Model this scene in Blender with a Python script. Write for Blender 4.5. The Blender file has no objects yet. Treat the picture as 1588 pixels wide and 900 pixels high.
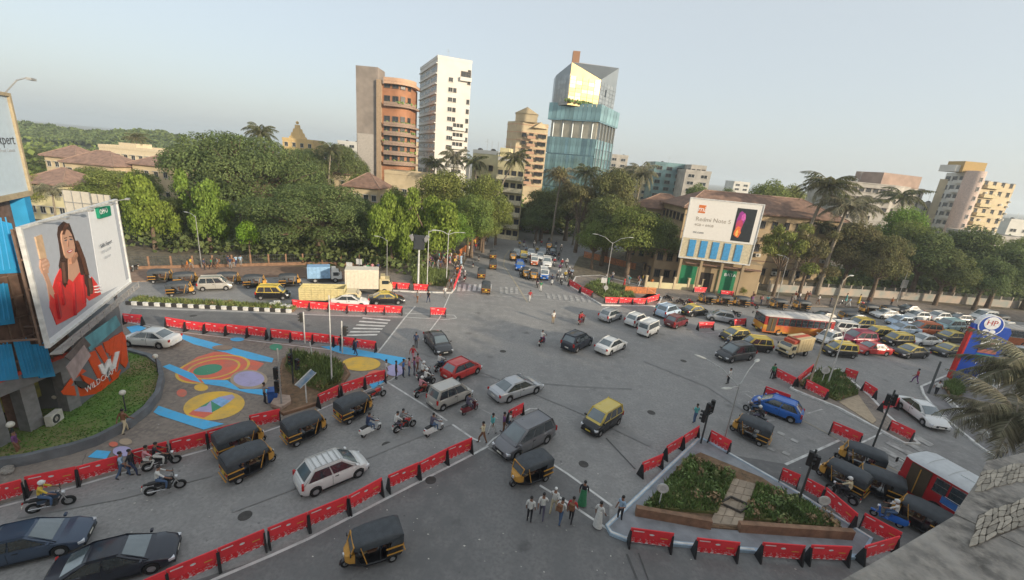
import bpy, bmesh, math, random
from math import sin, cos, pi, radians, sqrt, atan2, tan, exp
from mathutils import Vector, Matrix

# ------------------------------------------------------------------ camera
SC = bpy.context.scene
COL = SC.collection
FPX, PITCH, ROLL, CAMH = 655.0, radians(16.6), radians(5.4), 19.0
_F = Vector((0, cos(PITCH), -sin(PITCH)))
_R0 = Vector((1, 0, 0))
_U0 = _R0.cross(_F)
_R = cos(ROLL) * _R0 + sin(ROLL) * _U0
_U = -sin(ROLL) * _R0 + cos(ROLL) * _U0
cam = bpy.data.cameras.new('camera')
cam.sensor_width = 36.0
cam.lens = FPX / 1588.0 * 36.0
cam.clip_start, cam.clip_end = 0.1, 9000
camo = bpy.data.objects.new('camera', cam)
COL.objects.link(camo)
camo.matrix_world = Matrix(((_R.x, _U.x, -_F.x, 0), (_R.y, _U.y, -_F.y, 0), (_R.z, _U.z, -_F.z, CAMH), (0, 0, 0, 1)))
SC.camera = camo

# ------------------------------------------------------------------ sky, sun, exposure
SUN_AZ, SUN_EL = radians(126), radians(15)          # azimuth clockwise from +Y
w = bpy.data.worlds.new('World'); SC.world = w; w.use_nodes = True
nt = w.node_tree; nt.nodes.clear()
sky = nt.nodes.new('ShaderNodeTexSky'); sky.sky_type = 'NISHITA'; sky.sun_disc = False
sky.sun_elevation = SUN_EL; sky.sun_rotation = SUN_AZ
sky.air_density = 1.0; sky.dust_density = 3.0; sky.ozone_density = 1.6; sky.altitude = 0
hz = nt.nodes.new('ShaderNodeMixRGB'); hz.blend_type = 'MIX'; hz.inputs[0].default_value = 0.72
hz.inputs[2].default_value = (2.8, 2.96, 3.0, 1)   # even pale city haze
bgn = nt.nodes.new('ShaderNodeBackground'); bgn.inputs[1].default_value = 0.11
wo = nt.nodes.new('ShaderNodeOutputWorld')
nt.links.new(sky.outputs[0], hz.inputs[1]); nt.links.new(hz.outputs[0], bgn.inputs[0]); nt.links.new(bgn.outputs[0], wo.inputs[0])
sl = bpy.data.lights.new('sun', 'SUN'); sl.energy = 2.2; sl.angle = radians(1.5); sl.color = (1.0, 0.86, 0.66)
so = bpy.data.objects.new('sun', sl); COL.objects.link(so)
_sd = Vector((sin(SUN_AZ) * cos(SUN_EL), cos(SUN_AZ) * cos(SUN_EL), sin(SUN_EL)))
so.rotation_euler = _sd.to_track_quat('Z', 'Y').to_euler()
SC.view_settings.view_transform = 'Standard'; SC.view_settings.look = 'None'
SC.view_settings.exposure = 1.25; SC.view_settings.gamma = 1.0
SC.render.engine = 'CYCLES'
SC.cycles.max_bounces = 5; SC.cycles.diffuse_bounces = 3; SC.cycles.glossy_bounces = 2
SC.cycles.transmission_bounces = 2; SC.cycles.transparent_max_bounces = 6; SC.cycles.volume_bounces = 1
SC.cycles.use_denoising = True

# ------------------------------------------------------------------ where things stand: measured on the photograph, turned into metres
def ray(x, y):
    return _F * FPX + _R * (x - 794) - _U * (y - 450)
def G(x, y, z=0.0):
    d = ray(x, y); t = (z - CAMH) / d.z
    return Vector((d.x * t, d.y * t, z))
def AT(x, y, Y):
    d = ray(x, y); t = Y / d.y
    return Vector((d.x * t, Y, CAMH + d.z * t))
def PL(x, y, A, B):
    """point on the vertical plane through the ground points A and B"""
    n = Vector((B.y - A.y, A.x - B.x, 0)); d = ray(x, y); o = Vector((0, 0, CAMH))
    t = n.dot(A - o) / n.dot(d)
    return o + d * t
def V2(p): return (p[0], p[1])

# ------------------------------------------------------------------ objects
KIDS = {}
def link(o): COL.objects.link(o)
def O(name, mesh, parent=None, loc=(0, 0, 0), rot=0, scale=None, linked=True):
    o = bpy.data.objects.new(name, mesh)
    if linked: COL.objects.link(o)
    o.location = loc
    o.rotation_euler = rot if isinstance(rot, (tuple, list)) else (0, 0, rot)
    if scale is not None: o.scale = scale
    if parent is not None:
        o.parent = parent; KIDS.setdefault(parent, []).append(o)
    return o
USED = {}
def tagit(o, label, cat, group=None, kind='thing'):
    o['label'] = label; o['category'] = cat; o['kind'] = kind
    if group: o['group'] = group
    return o
def T(name, label, cat, loc=(0, 0, 0), rot=0, group=None, mesh=None, kind='thing', scale=None):
    return tagit(O(name, mesh, None, loc, rot, scale), label, cat, group, kind)
def S(name, mesh, label, cat, kind='structure'):
    o = O(name, mesh); o['kind'] = kind; o['label'] = label; o['category'] = cat
    return o
def proto(name):                    # an unlinked pattern that only its copies show
    return O(name, None, linked=False)
PROTOS = []
def P(name, mesh, parent, loc=(0, 0, 0), rot=0, scale=None):
    return O(name, mesh, parent, loc, rot, scale, linked=False)
def over(o, mats):
    for slot, m in mats:
        if slot < len(o.material_slots):
            o.material_slots[slot].link = 'OBJECT'; o.material_slots[slot].material = m
def copy_tree(src, mats=None, parent=None, drop=()):
    c = src.copy(); COL.objects.link(c)
    if parent is not None:
        c.parent = parent; KIDS.setdefault(parent, []).append(c)
    if mats:
        k = src.name.split('.')[0]
        if k in mats: over(c, mats[k])
    for ch in KIDS.get(src, []):
        if ch.name.split('.')[0] in drop: continue
        copy_tree(ch, mats, c, drop)
    return c
def place(src, label, cat, loc, rot, group=None, mats=None, scale=None, drop=(), name=None):
    c = copy_tree(src, mats, None, drop)
    c.location = loc; c.rotation_euler = rot if isinstance(rot, (tuple, list)) else (0, 0, rot)
    if scale is not None: c.scale = scale
    if name: c.name = name
    return tagit(c, label, cat, group)

# ------------------------------------------------------------------ materials
MATS = {}
def mat(name, col, rough=0.6, metal=0.0, var=0.18, scale=3.0, bump=0.0, coat=0.0, rnd=0.0, spec=0.5, alpha=1.0, trans=0.0, island=0.0, col2=None, detail=4.0, emit=0.0):
    if name in MATS: return MATS[name]
    m = bpy.data.materials.new(name); m.use_nodes = True; t = m.node_tree; N = t.nodes; Lk = t.links
    b = N['Principled BSDF']
    b.inputs['Roughness'].default_value = rough; b.inputs['Metallic'].default_value = metal
    b.inputs['Specular IOR Level'].default_value = spec
    if coat: b.inputs['Coat Weight'].default_value = coat; b.inputs['Coat Roughness'].default_value = 0.08
    c = (*col, 1)
    tc = N.new('ShaderNodeTexCoord'); no = N.new('ShaderNodeTexNoise')
    no.inputs['Scale'].default_value = scale; no.inputs['Detail'].default_value = detail
    Lk.new(tc.outputs['Object'], no.inputs['Vector'])
    mr = N.new('ShaderNodeMapRange'); mr.inputs[1].default_value = 0.3; mr.inputs[2].default_value = 0.7
    Lk.new(no.outputs['Fac'], mr.inputs[0])
    mx = N.new('ShaderNodeMixRGB')
    c2 = (*col2, 1) if col2 else (col[0] * (1 + var), col[1] * (1 + var), col[2] * (1 + var), 1)
    c1 = c if col2 else (col[0] * (1 - var), col[1] * (1 - var), col[2] * (1 - var), 1)
    mx.inputs[1].default_value = c1; mx.inputs[2].default_value = c2
    Lk.new(mr.outputs[0], mx.inputs[0]); out = mx.outputs[0]
    if rnd or island:
        hs = N.new('ShaderNodeHueSaturation')
        a = N.new('ShaderNodeMath'); a.operation = 'MULTIPLY_ADD'
        if island:
            gi = N.new('ShaderNodeNewGeometry'); Lk.new(gi.outputs['Random Per Island'], a.inputs[0]); k = island
        else:
            oi = N.new('ShaderNodeObjectInfo'); Lk.new(oi.outputs['Random'], a.inputs[0]); k = rnd
        a.inputs[1].default_value = 2 * k; a.inputs[2].default_value = 1 - k
        Lk.new(a.outputs[0], hs.inputs['Value'])
        if island and rnd:
            oi = N.new('ShaderNodeObjectInfo'); a2 = N.new('ShaderNodeMath'); a2.operation = 'MULTIPLY_ADD'
            Lk.new(oi.outputs['Random'], a2.inputs[0]); a2.inputs[1].default_value = rnd * 0.12; a2.inputs[2].default_value = 0.5 - rnd * 0.06
            Lk.new(a2.outputs[0], hs.inputs['Hue'])
        Lk.new(out, hs.inputs['Color']); out = hs.outputs[0]
    Lk.new(out, b.inputs['Base Color'])
    rv = N.new('ShaderNodeMath'); rv.operation = 'MULTIPLY_ADD'; Lk.new(no.outputs['Fac'], rv.inputs[0])
    rv.inputs[1].default_value = 0.2; rv.inputs[2].default_value = max(0.02, rough - 0.1); Lk.new(rv.outputs[0], b.inputs['Roughness'])
    if bump:
        bp = N.new('ShaderNodeBump'); bp.inputs['Strength'].default_value = bump; bp.inputs['Distance'].default_value = 0.05
        n2 = N.new('ShaderNodeTexNoise'); n2.inputs['Scale'].default_value = scale * 6; n2.inputs['Detail'].default_value = 5
        Lk.new(tc.outputs['Object'], n2.inputs['Vector']); Lk.new(n2.outputs['Fac'], bp.inputs['Height']); Lk.new(bp.outputs[0], b.inputs['Normal'])
    if trans: b.inputs['Transmission Weight'].default_value = trans
    if alpha < 1: b.inputs['Alpha'].default_value = alpha
    MATS[name] = m
    return m

def ground_mat(name, cols, scales, rough=0.9, bump=0.3, cracks=0.0, streak=None, stains=False):
    """several layers of noise: base, broad patches, fine grain, optional cracks"""
    m = bpy.data.materials.new(name); m.use_nodes = True; t = m.node_tree; N = t.nodes; Lk = t.links
    b = N['Principled BSDF']; tc = N.new('ShaderNodeTexCoord'); vec = tc.outputs['Object']
    last = None
    for i, (c, s) in enumerate(zip(cols, scales)):
        if i == 0:
            rgb = N.new('ShaderNodeRGB'); rgb.outputs[0].default_value = (*c, 1); last = rgb.outputs[0]; continue
        no = N.new('ShaderNodeTexNoise'); no.inputs['Scale'].default_value = s; no.inputs['Detail'].default_value = 6; no.inputs['Roughness'].default_value = 0.62
        v = vec
        if streak and i == streak[0]:
            mp = N.new('ShaderNodeMapping'); mp.inputs['Rotation'].default_value[2] = streak[1]; mp.inputs['Scale'].default_value = (1, streak[2], 1)
            Lk.new(vec, mp.inputs[0]); v = mp.outputs[0]
        Lk.new(v, no.inputs['Vector'])
        r = N.new('ShaderNodeMapRange'); r.inputs[1].default_value = 0.42; r.inputs[2].default_value = 0.68; Lk.new(no.outputs['Fac'], r.inputs[0])
        mx = N.new('ShaderNodeMixRGB'); mx.inputs[2].default_value = (*c, 1); Lk.new(r.outputs[0], mx.inputs[0]); Lk.new(last, mx.inputs[1]); last = mx.outputs[0]
    if cracks:
        vo = N.new('ShaderNodeTexVoronoi'); vo.feature = 'DISTANCE_TO_EDGE'; vo.inputs['Scale'].default_value = cracks
        wn = N.new('ShaderNodeTexNoise'); wn.inputs['Scale'].default_value = cracks * 3; Lk.new(vec, wn.inputs['Vector'])
        av = N.new('ShaderNodeVectorMath'); av.operation = 'MULTIPLY_ADD'; av.inputs[1].default_value = (2.2, 2.2, 0)
        Lk.new(wn.outputs['Color'], av.inputs[0]); Lk.new(vec, av.inputs[2]); Lk.new(av.outputs[0], vo.inputs['Vector'])
        lt = N.new('ShaderNodeMath'); lt.operation = 'LESS_THAN'; lt.inputs[1].default_value = 0.0035; Lk.new(vo.outputs[0], lt.inputs[0])
        h = N.new('ShaderNodeMath'); h.operation = 'MULTIPLY'; h.inputs[1].default_value = 0.35; Lk.new(lt.outputs[0], h.inputs[0])
        mx = N.new('ShaderNodeMixRGB'); mx.inputs[2].default_value = (0.03, 0.03, 0.03, 1); Lk.new(h.outputs[0], mx.inputs[0]); Lk.new(last, mx.inputs[1]); last = mx.outputs[0]
    if stains:
        for sc_, th, dk, cl in ((.33, .16, .5, (.04, .039, .038)), (1.1, .1, .55, (.05, .048, .046)), (2.3, .055, .5, (.5, .48, .45))):
            vo = N.new('ShaderNodeTexVoronoi'); vo.inputs['Scale'].default_value = sc_; wn = N.new('ShaderNodeTexNoise'); wn.inputs['Scale'].default_value = sc_ * 7; Lk.new(vec, wn.inputs['Vector'])
            av = N.new('ShaderNodeVectorMath'); av.operation = 'MULTIPLY_ADD'; av.inputs[1].default_value = (.25 / sc_, .25 / sc_, 0); Lk.new(wn.outputs['Color'], av.inputs[0]); Lk.new(vec, av.inputs[2]); Lk.new(av.outputs[0], vo.inputs['Vector'])
            r = N.new('ShaderNodeMapRange'); r.inputs[1].default_value = th; r.inputs[2].default_value = th * .4; r.inputs[3].default_value = 0; r.inputs[4].default_value = dk; Lk.new(vo.outputs['Distance'], r.inputs[0])
            wt = N.new('ShaderNodeMath'); wt.operation = 'MULTIPLY'; Lk.new(r.outputs[0], wt.inputs[0]); sp = N.new('ShaderNodeSeparateColor'); Lk.new(vo.outputs['Color'], sp.inputs[0]); Lk.new(sp.outputs[0], wt.inputs[1])
            mx = N.new('ShaderNodeMixRGB'); mx.inputs[2].default_value = (*cl, 1); Lk.new(wt.outputs[0], mx.inputs[0]); Lk.new(last, mx.inputs[1]); last = mx.outputs[0]
    Lk.new(last, b.inputs['Base Color']); b.inputs['Roughness'].default_value = rough; b.inputs['Specular IOR Level'].default_value = 0.3
    no = N.new('ShaderNodeTexNoise'); no.inputs['Scale'].default_value = 14; no.inputs['Detail'].default_value = 4; Lk.new(vec, no.inputs['Vector'])
    bp = N.new('ShaderNodeBump'); bp.inputs['Strength'].default_value = bump; bp.inputs['Distance'].default_value = 0.03
    Lk.new(no.outputs['Fac'], bp.inputs['Height']); Lk.new(bp.outputs[0], b.inputs['Normal'])
    MATS[name] = m
    return m

# ------------------------------------------------------------------ mesh builder
class MB:
    def __init__(s): s.v = []; s.f = []; s.m = []
    def add(s, vs, fs, m=0):
        o = len(s.v); s.v += [tuple(v) for v in vs]
        for f in fs: s.f.append(tuple(i + o for i in f)); s.m.append(m)
        return s
    def box(s, c, d, m=0, rz=0.0, taper=1.0, M=None):
        x, y, z = d[0] / 2, d[1] / 2, d[2] / 2; vs = []
        for k, tz in ((-1, 1.0), (1, taper)):
            for sx, sy in ((-1, -1), (1, -1), (1, 1), (-1, 1)):
                px, py, pz = sx * x * tz, sy * y * tz, k * z
                if M is not None: q = M @ Vector((px, py, pz)); px, py, pz = q
                elif rz: px, py = px * cos(rz) - py * sin(rz), px * sin(rz) + py * cos(rz)
                vs.append((c[0] + px, c[1] + py, c[2] + pz))
        return s.add(vs, [(3, 2, 1, 0), (4, 5, 6, 7), (0, 1, 5, 4), (1, 2, 6, 5), (2, 3, 7, 6), (3, 0, 4, 7)], m)
    def tube(s, p0, p1, r0, r1=None, n=8, m=0, caps=True):
        r1 = r0 if r1 is None else r1
        p0 = Vector(p0); p1 = Vector(p1); d = (p1 - p0).normalized()
        a = d.cross(Vector((0, 0, 1)) if abs(d.z) < 0.9 else Vector((1, 0, 0))).normalized(); b = d.cross(a)
        vs = []
        for p, r in ((p0, r0), (p1, r1)):
            for i in range(n):
                t = 2 * pi * i / n; vs.append(p + a * (cos(t) * r) + b * (sin(t) * r))
        fs = [(i, (i + 1) % n, n + (i + 1) % n, n + i) for i in range(n)]
        if caps: fs += [tuple(range(n - 1, -1, -1)), tuple(range(n, 2 * n))]
        return s.add(vs, fs, m)
    def path(s, pts, r, n=6, m=0):
        for i in range(len(pts) - 1):
            ra = r[i] if isinstance(r, (list, tuple)) else r; rb = r[i + 1] if isinstance(r, (list, tuple)) else r
            s.tube(pts[i], pts[i + 1], ra, rb, n, m)
        return s
    def loft(s, secs, m=0, caps=True, closed=True):
        n = len(secs[0]); vs = [p for sec in secs for p in sec]; fs = []
        for k in range(len(secs) - 1):
            for i in range(n if closed else n - 1):
                j = (i + 1) % n; fs.append((k * n + i, k * n + j, (k + 1) * n + j, (k + 1) * n + i))
        if caps: fs += [tuple(range(n - 1, -1, -1)), tuple(range((len(secs) - 1) * n, len(secs) * n))]
        return s.add(vs, fs, m)
    def prism(s, pts, z0, z1, m=0, mtop=None, bottom=True):
        n = len(pts); a = sum(pts[i][0] * pts[(i + 1) % n][1] - pts[(i + 1) % n][0] * pts[i][1] for i in range(n))
        if a < 0: pts = list(reversed(pts))
        vs = [(p[0], p[1], z0) for p in pts] + [(p[0], p[1], z1) for p in pts]
        s.add(vs, [(i, (i + 1) % n, n + (i + 1) % n, n + i) for i in range(n)] + ([tuple(range(n - 1, -1, -1))] if bottom else []), m)
        return s.add(vs[n:], [tuple(range(n))], m if mtop is None else mtop)
    def sheet(s, pts, z, m=0):
        n = len(pts); a = sum(pts[i][0] * pts[(i + 1) % n][1] - pts[(i + 1) % n][0] * pts[i][1] for i in range(n))
        if a < 0: pts = list(reversed(pts))
        return s.add([(p[0], p[1], z) for p in pts], [tuple(range(n))], m)
    def ribbon(s, pts, w, z0, z1, m=0, mtop=None):
        """a strip of width w along a line of ground points; flat when z0 == z1"""
        L = []; Rr = []
        for i, p in enumerate(pts):
            a = Vector(V2(pts[max(i - 1, 0)])); b = Vector(V2(pts[min(i + 1, len(pts) - 1)])); d = (b - a).normalized(); n = Vector((-d.y, d.x)) * (w / 2)
            q = Vector(V2(p)); L.append(q + n); Rr.append(q - n)
        for i in range(len(pts) - 1):
            q = [L[i], Rr[i], Rr[i + 1], L[i + 1]]
            if z0 == z1: s.add([(p.x, p.y, z1) for p in q], [(0, 1, 2, 3)], m if mtop is None else mtop)
        if z0 != z1:
            s.loft([[(L[i].x, L[i].y, z0), (Rr[i].x, Rr[i].y, z0), (Rr[i].x, Rr[i].y, z1), (L[i].x, L[i].y, z1)] for i in range(len(pts))], m)
        return s
    def ball(s, c, r, m=0, nu=10, nv=6):
        rx, ry, rz = r if isinstance(r, (tuple, list)) else (r, r, r); vs = [(c[0], c[1], c[2] + rz)]
        for i in range(1, nv):
            t = pi * i / nv
            for j in range(nu):
                p = 2 * pi * j / nu; vs.append((c[0] + rx * sin(t) * cos(p), c[1] + ry * sin(t) * sin(p), c[2] + rz * cos(t)))
        vs.append((c[0], c[1], c[2] - rz)); fs = []
        for j in range(nu): fs.append((0, 1 + j, 1 + (j + 1) % nu))
        for i in range(nv - 2):
            for j in range(nu):
                a = 1 + i * nu + j; b = 1 + i * nu + (j + 1) % nu; fs.append((a, a + nu, b + nu, b))
        e = len(vs) - 1
        for j in range(nu): fs.append((e, 1 + (nv - 2) * nu + (j + 1) % nu, 1 + (nv - 2) * nu + j))
        return s.add(vs, fs, m)
    def wheel(s, c, R, wd, m=0, n=16, ax='y'):
        prof = [(R * 0.55, wd / 2), (R * 0.9, wd / 2), (R, wd / 2 - 0.035), (R, -wd / 2 + 0.035), (R * 0.9, -wd / 2), (R * 0.55, -wd / 2)]
        secs = []
        for i in range(n):
            t = 2 * pi * i / n; secs.append([(c[0] + r * cos(t), c[1] + y, c[2] + r * sin(t)) for r, y in prof])
        secs.append(secs[0]); return s.loft(secs, m, caps=False)
    def mesh(s, name, mats, smooth=None, bevel=0.0):
        me = bpy.data.meshes.new(name); me.from_pydata(s.v, [], s.f)
        for k in (mats if isinstance(mats, (list, tuple)) else [mats]): me.materials.append(k)
        if any(s.m): me.polygons.foreach_set('material_index', s.m)
        if bevel:
            bm = bmesh.new(); bm.from_mesh(me); bmesh.ops.remove_doubles(bm, verts=bm.verts, dist=1e-4)
            ed = [e for e in bm.edges if len(e.link_faces) == 2 and e.calc_face_angle(0) > 0.45]
            bmesh.ops.bevel(bm, geom=ed, offset=bevel, segments=2, affect='EDGES', profile=0.6)
            bmesh.ops.recalc_face_normals(bm, faces=bm.faces); bm.to_mesh(me); bm.free()
        me.update()
        if smooth:
            me.polygons.foreach_set('use_smooth', [True] * len(me.polygons)); me.set_sharp_from_angle(angle=radians(smooth))
        return me
def lettering(text, size, m, extr=0.004, align='CENTER', shear=0.0):
    """real letter shapes as a mesh lying in the XZ plane, reading from -Y"""
    c = bpy.data.curves.new('lettering', 'FONT'); c.body = text; c.size = size; c.extrude = extr; c.align_x = align; c.shear = shear; c.resolution_u = 2
    o = bpy.data.objects.new('lettering', c); COL.objects.link(o)
    dg = bpy.context.evaluated_depsgraph_get()
    me = bpy.data.meshes.new_from_object(o.evaluated_get(dg), depsgraph=dg)
    bpy.data.objects.remove(o); bpy.data.curves.remove(c)
    me.transform(Matrix.Rotation(pi / 2, 4, 'X')); me.materials.clear(); me.materials.append(m)
    return me
def wob(n, r, seed, k=0.12):
    rg = random.Random(seed); return [1 + rg.uniform(-k, k) for _ in range(n)]
def ellipse_px(cx, cy, rx, ry, n=28, rot=0.0):
    return [G(cx + rx * cos(t) * cos(rot) - ry * sin(t) * sin(rot), cy + rx * cos(t) * sin(rot) + ry * sin(t) * cos(rot)) for t in [2 * pi * i / n for i in range(n)]]
def px(*ps): return [G(x, y) for x, y in ps]
# ------------------------------------------------------------------ palette
ASPH = ground_mat('asphalt', [(.27, .263, .252), (.335, .325, .31), (.2, .195, .188), (.33, .318, .302), (.225, .219, .211)], [1, .045, .13, .9, 5], .85, .25, streak=(2, radians(35), .16), stains=True)
TERR = ground_mat('dusty_ground', [(.2, .165, .12), (.12, .125, .06), (.26, .22, .17), (.1, .09, .07)], [1, .03, .2, 1.2], .95, .4)
PAVE = ground_mat('worn_paving', [(.24, .2, .17), (.29, .25, .215), (.17, .145, .13), (.32, .27, .22)], [1, .12, .5, 3], .9, .25, cracks=.16)
PAVR = ground_mat('red_paving', [(.27, .18, .13), (.33, .24, .18), (.2, .14, .11)], [1, .3, 2], .9, .25)
CONC = ground_mat('old_concrete', [(.3, .28, .25), (.17, .155, .14), (.4, .37, .33), (.07, .065, .058), (.34, .31, .27)], [1, .7, 3, 1.9, 14], .92, .6)
SOIL = ground_mat('soil', [(.2, .12, .07), (.27, .18, .11), (.11, .08, .05)], [1, .7, 3], .95, .6)
LAWN = ground_mat('lawn_turf', [(.12, .23, .045), (.09, .18, .035), (.16, .24, .07), (.26, .19, .1)], [1, .4, 3, .22], .95, .6)
BEDG = ground_mat('bed_undergrowth', [(.14, .16, .055), (.22, .19, .08), (.09, .11, .04)], [1, 1.2, 4], .95, .8)
KWHT = mat('kerb_white', (.62, .61, .58), .8, var=.22, scale=2.5)
KBLK = mat('kerb_black', (.035, .033, .032), .8, var=.3)
KBLU = mat('kerb_pale_blue', (.34, .44, .53), .8, var=.2, scale=2)
LINE = mat('road_paint', (.7, .69, .66), .8, col2=(.46, .45, .43), scale=1.3, detail=8)
LINEW = mat('worn_road_paint', (.5, .485, .46), .85, col2=(.22, .215, .205), scale=1.6, detail=9)
LINEY = mat('yellowish_road_paint', (.42, .36, .25), .85, col2=(.3, .27, .22), scale=1.6, detail=9)
MBLUE = mat('mural_blue', (.08, .48, .84), .85, col2=(.12, .5, .82), scale=.8, detail=8)
MRED = mat('mural_red', (.84, .16, .085), .85, col2=(.62, .2, .14), scale=.8, detail=8)
MYEL = mat('mural_yellow', (.88, .53, .06), .85, col2=(.66, .44, .12), scale=.8, detail=8)
MGRN = mat('mural_green', (.05, .3, .17), .85, col2=(.1, .32, .2), scale=.8, detail=8)
MLAV = mat('mural_lavender', (.48, .43, .66), .85, col2=(.42, .38, .56), scale=.8, detail=8)
MTAN = mat('mural_tan', (.5, .38, .26), .85, col2=(.4, .31, .22), scale=.8, detail=8)
WALLG = mat('grey_plaster', (.16, .17, .18), .85, var=.25, scale=1.2, bump=.3)
BRN = mat('brown_planter_wall', (.24, .14, .085), .9, var=.3, scale=2, bump=.4)
BLK = mat('black_plastic', (.018, .018, .018), .5, var=.3)
STEEL = mat('galvanised_steel', (.42, .42, .41), .45, .5, var=.15)
WPOST = mat('white_painted_steel', (.6, .6, .58), .5, var=.2)
DPOST = mat('dark_painted_steel', (.05, .055, .055), .5, var=.2)

# ------------------------------------------------------------------ the ground, road and paved areas
S('ground', MB().sheet([(-3500, -600), (3500, -600), (3500, 4500), (-3500, 4500)], -.012).mesh('ground', TERR), 'dusty brown ground under the trees and buildings', 'ground')
road_pts = [(-140, -40), (-140, G(200, 437).y)] + px((200, 437), (440, 428), (590, 440), (700, 447), (722, 405), (742, 372), (792, 352), (850, 353), (935, 358), (1010, 362), (1010, 392), (940, 388), (898, 398), (878, 437), (985, 470), (1190, 475), (1400, 480), (1588, 500)) + [(220, 96), (220, -40)]
road = S('road', MB().sheet(road_pts, 0).mesh('road', ASPH), 'grey asphalt of the wide junction', 'road')
S('pavement', MB().prism([(-140, 55.5), V2(G(200, 438)), V2(G(440, 429.5)), V2(G(588, 441)), V2(G(590, 427)), V2(G(440, 413)), V2(G(215, 419)), (-140, 63)], -.01, .13).mesh('pavement', PAVR), 'dusty red-brown footpath beside the park fence', 'pavement')
S('far_pavement', MB().prism(px((985, 468), (1190, 474), (1400, 479), (1588, 499)) + [Vector((220, 97, 0)), Vector((220, 104, 0))] + px((1588, 484), (1400, 468), (1190, 460), (1020, 448)), -.01, .14).mesh('far_pavement', PAVE), 'worn pavement in front of the beige police quarters', 'pavement')
# the painted plaza
plaza = S('plaza', MB().sheet(px((150, 500), (195, 498), (260, 511), (420, 530), (585, 549), (632, 557), (622, 578), (600, 592), (494, 634), (436, 658), (323, 694), (188, 733), (46, 770), (-70, 802), (-160, 760), (-120, 600)), .004).mesh('plaza', PAVE), 'brown-grey paved plaza with painted shapes', 'plaza')
lay = [.008]
def worn(m):
    t = m.node_tree; b = t.nodes['Principled BSDF']; src = b.inputs['Base Color'].links[0].from_socket; tc = t.nodes.new('ShaderNodeTexCoord'); n = t.nodes.new('ShaderNodeTexNoise'); n.inputs['Scale'].default_value = 1.3; n.inputs['Detail'].default_value = 9; n.inputs['Roughness'].default_value = .75
    r = t.nodes.new('ShaderNodeMapRange'); r.inputs[1].default_value = .5; r.inputs[2].default_value = .75; r.inputs[4].default_value = .42; x = t.nodes.new('ShaderNodeMixRGB'); x.inputs[2].default_value = (.2, .18, .16, 1)
    t.links.new(tc.outputs['Object'], n.inputs['Vector']); t.links.new(n.outputs['Fac'], r.inputs[0]); t.links.new(r.outputs[0], x.inputs[0]); t.links.new(src, x.inputs[1]); t.links.new(x.outputs[0], b.inputs['Base Color'])
for m_ in (MBLUE, MRED, MYEL, MGRN, MLAV, MTAN, LINE, LINEW): worn(m_)
def paint(pts, m, name='painted_shape', parent=plaza):
    lay[0] += .0012
    return O(name, MB().sheet([V2(p) for p in pts], lay[0]).mesh(name, m), parent)
def zpx(ox, oy, s, *ps): return [G(ox + x / s, oy + y / s) for x, y in ps]
paint(zpx(220, 500, 5, (250, 100), (320, 95), (700, 195), (1020, 280), (1010, 312), (850, 290), (640, 235), (400, 170)), MBLUE, 'painted_stripe')
paint(zpx(220, 500, 5, (300, 352), (430, 270), (560, 230), (640, 232), (950, 320), (880, 385), (700, 425), (640, 445), (430, 440), (360, 400)), MRED, 'painted_panel')
cc = G(220 + 560 / 5, 500 + 358 / 5)
def ring(c, r0, r1, m, name, sx=1.0, n=40):
    lay[0] += .0012; vs = []
    for i in range(n):
        t = 2 * pi * i / n
        for r in (r0, r1): vs.append((c.x + r * cos(t), c.y + r * sin(t), lay[0]))
    O(name, MB().add(vs, [(2 * i, 2 * i + 1, (2 * i + 3) % (2 * n), (2 * i + 2) % (2 * n)) for i in range(n)]).mesh(name, m), plaza)
ring(cc, 0.01, 2.62, MRED, 'painted_disc'); ring(cc, 2.42, 2.62, MYEL, 'painted_ring'); ring(cc, 1.72, 1.9, MYEL, 'painted_ring'); 
cg = G(220 + 512 / 5, 500 + 368 / 5); ring(cg, 0.01, 1.0, MGRN, 'painted_disc')
paint(ellipse_px(386, 589, 29, 15), MTAN, 'painted_disc'); paint(ellipse_px(386, 588, 24, 12), MLAV, 'painted_disc')
paint(px((252, 569), (263, 565), (300, 580), (312, 594), (296, 590)), MBLUE, 'painted_stripe')
paint(px((312, 589), (352, 590), (372, 604), (420, 604), (418, 615), (385, 610), (345, 600), (318, 596)), MBLUE, 'painted_stripe')
paint(ellipse_px(312, 601.5, 11, 5.5), MYEL, 'painted_disc'); paint(ellipse_px(282, 610, 8, 6), MRED, 'painted_disc')
paint(ellipse_px(332, 630, 48, 22, rot=-.12), MYEL, 'painted_disc')
q = lambda *p: zpx(220, 500, 5, *p)
paint(q((360, 715), (400, 682), (555, 705), (480, 745)), MRED, 'painted_panel')
paint(q((400, 690), (535, 612), (545, 702)), MLAV, 'painted_triangle'); paint(q((535, 612), (620, 660), (545, 702)), MGRN, 'painted_triangle')
paint(q((535, 612), (600, 582), (690, 612), (620, 660)), mat('mural_sky', (.25, .45, .72), .85), 'painted_triangle'); paint(q((600, 582), (700, 562), (722, 585), (690, 612)), MLAV, 'painted_triangle')
paint(q((440, 665), (535, 612), (500, 650)), MGRN, 'painted_triangle')
paint(q((90, 700), (130, 650), (400, 740), (640, 790), (480, 835), (130, 722)), MBLUE, 'painted_stripe')
paint(ellipse_px(428, 539, 10, 5), MGRN, 'painted_disc'); paint(ellipse_px(368, 527, 11, 3), MBLUE, 'painted_disc')
paint(px((497, 538), (525, 537), (585, 548), (630, 556), (614, 569), (589, 557), (529, 549)), MBLUE, 'painted_stripe')
paint(ellipse_px(560, 565, 30, 11), MYEL, 'painted_disc'); paint(ellipse_px(612, 575, 14, 9), MLAV, 'painted_disc'); paint(ellipse_px(585, 583, 16, 8), MRED, 'painted_disc')
paint(px((572, 596), (590, 588), (600, 590), (578, 604)), MBLUE, 'painted_stripe')
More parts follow.
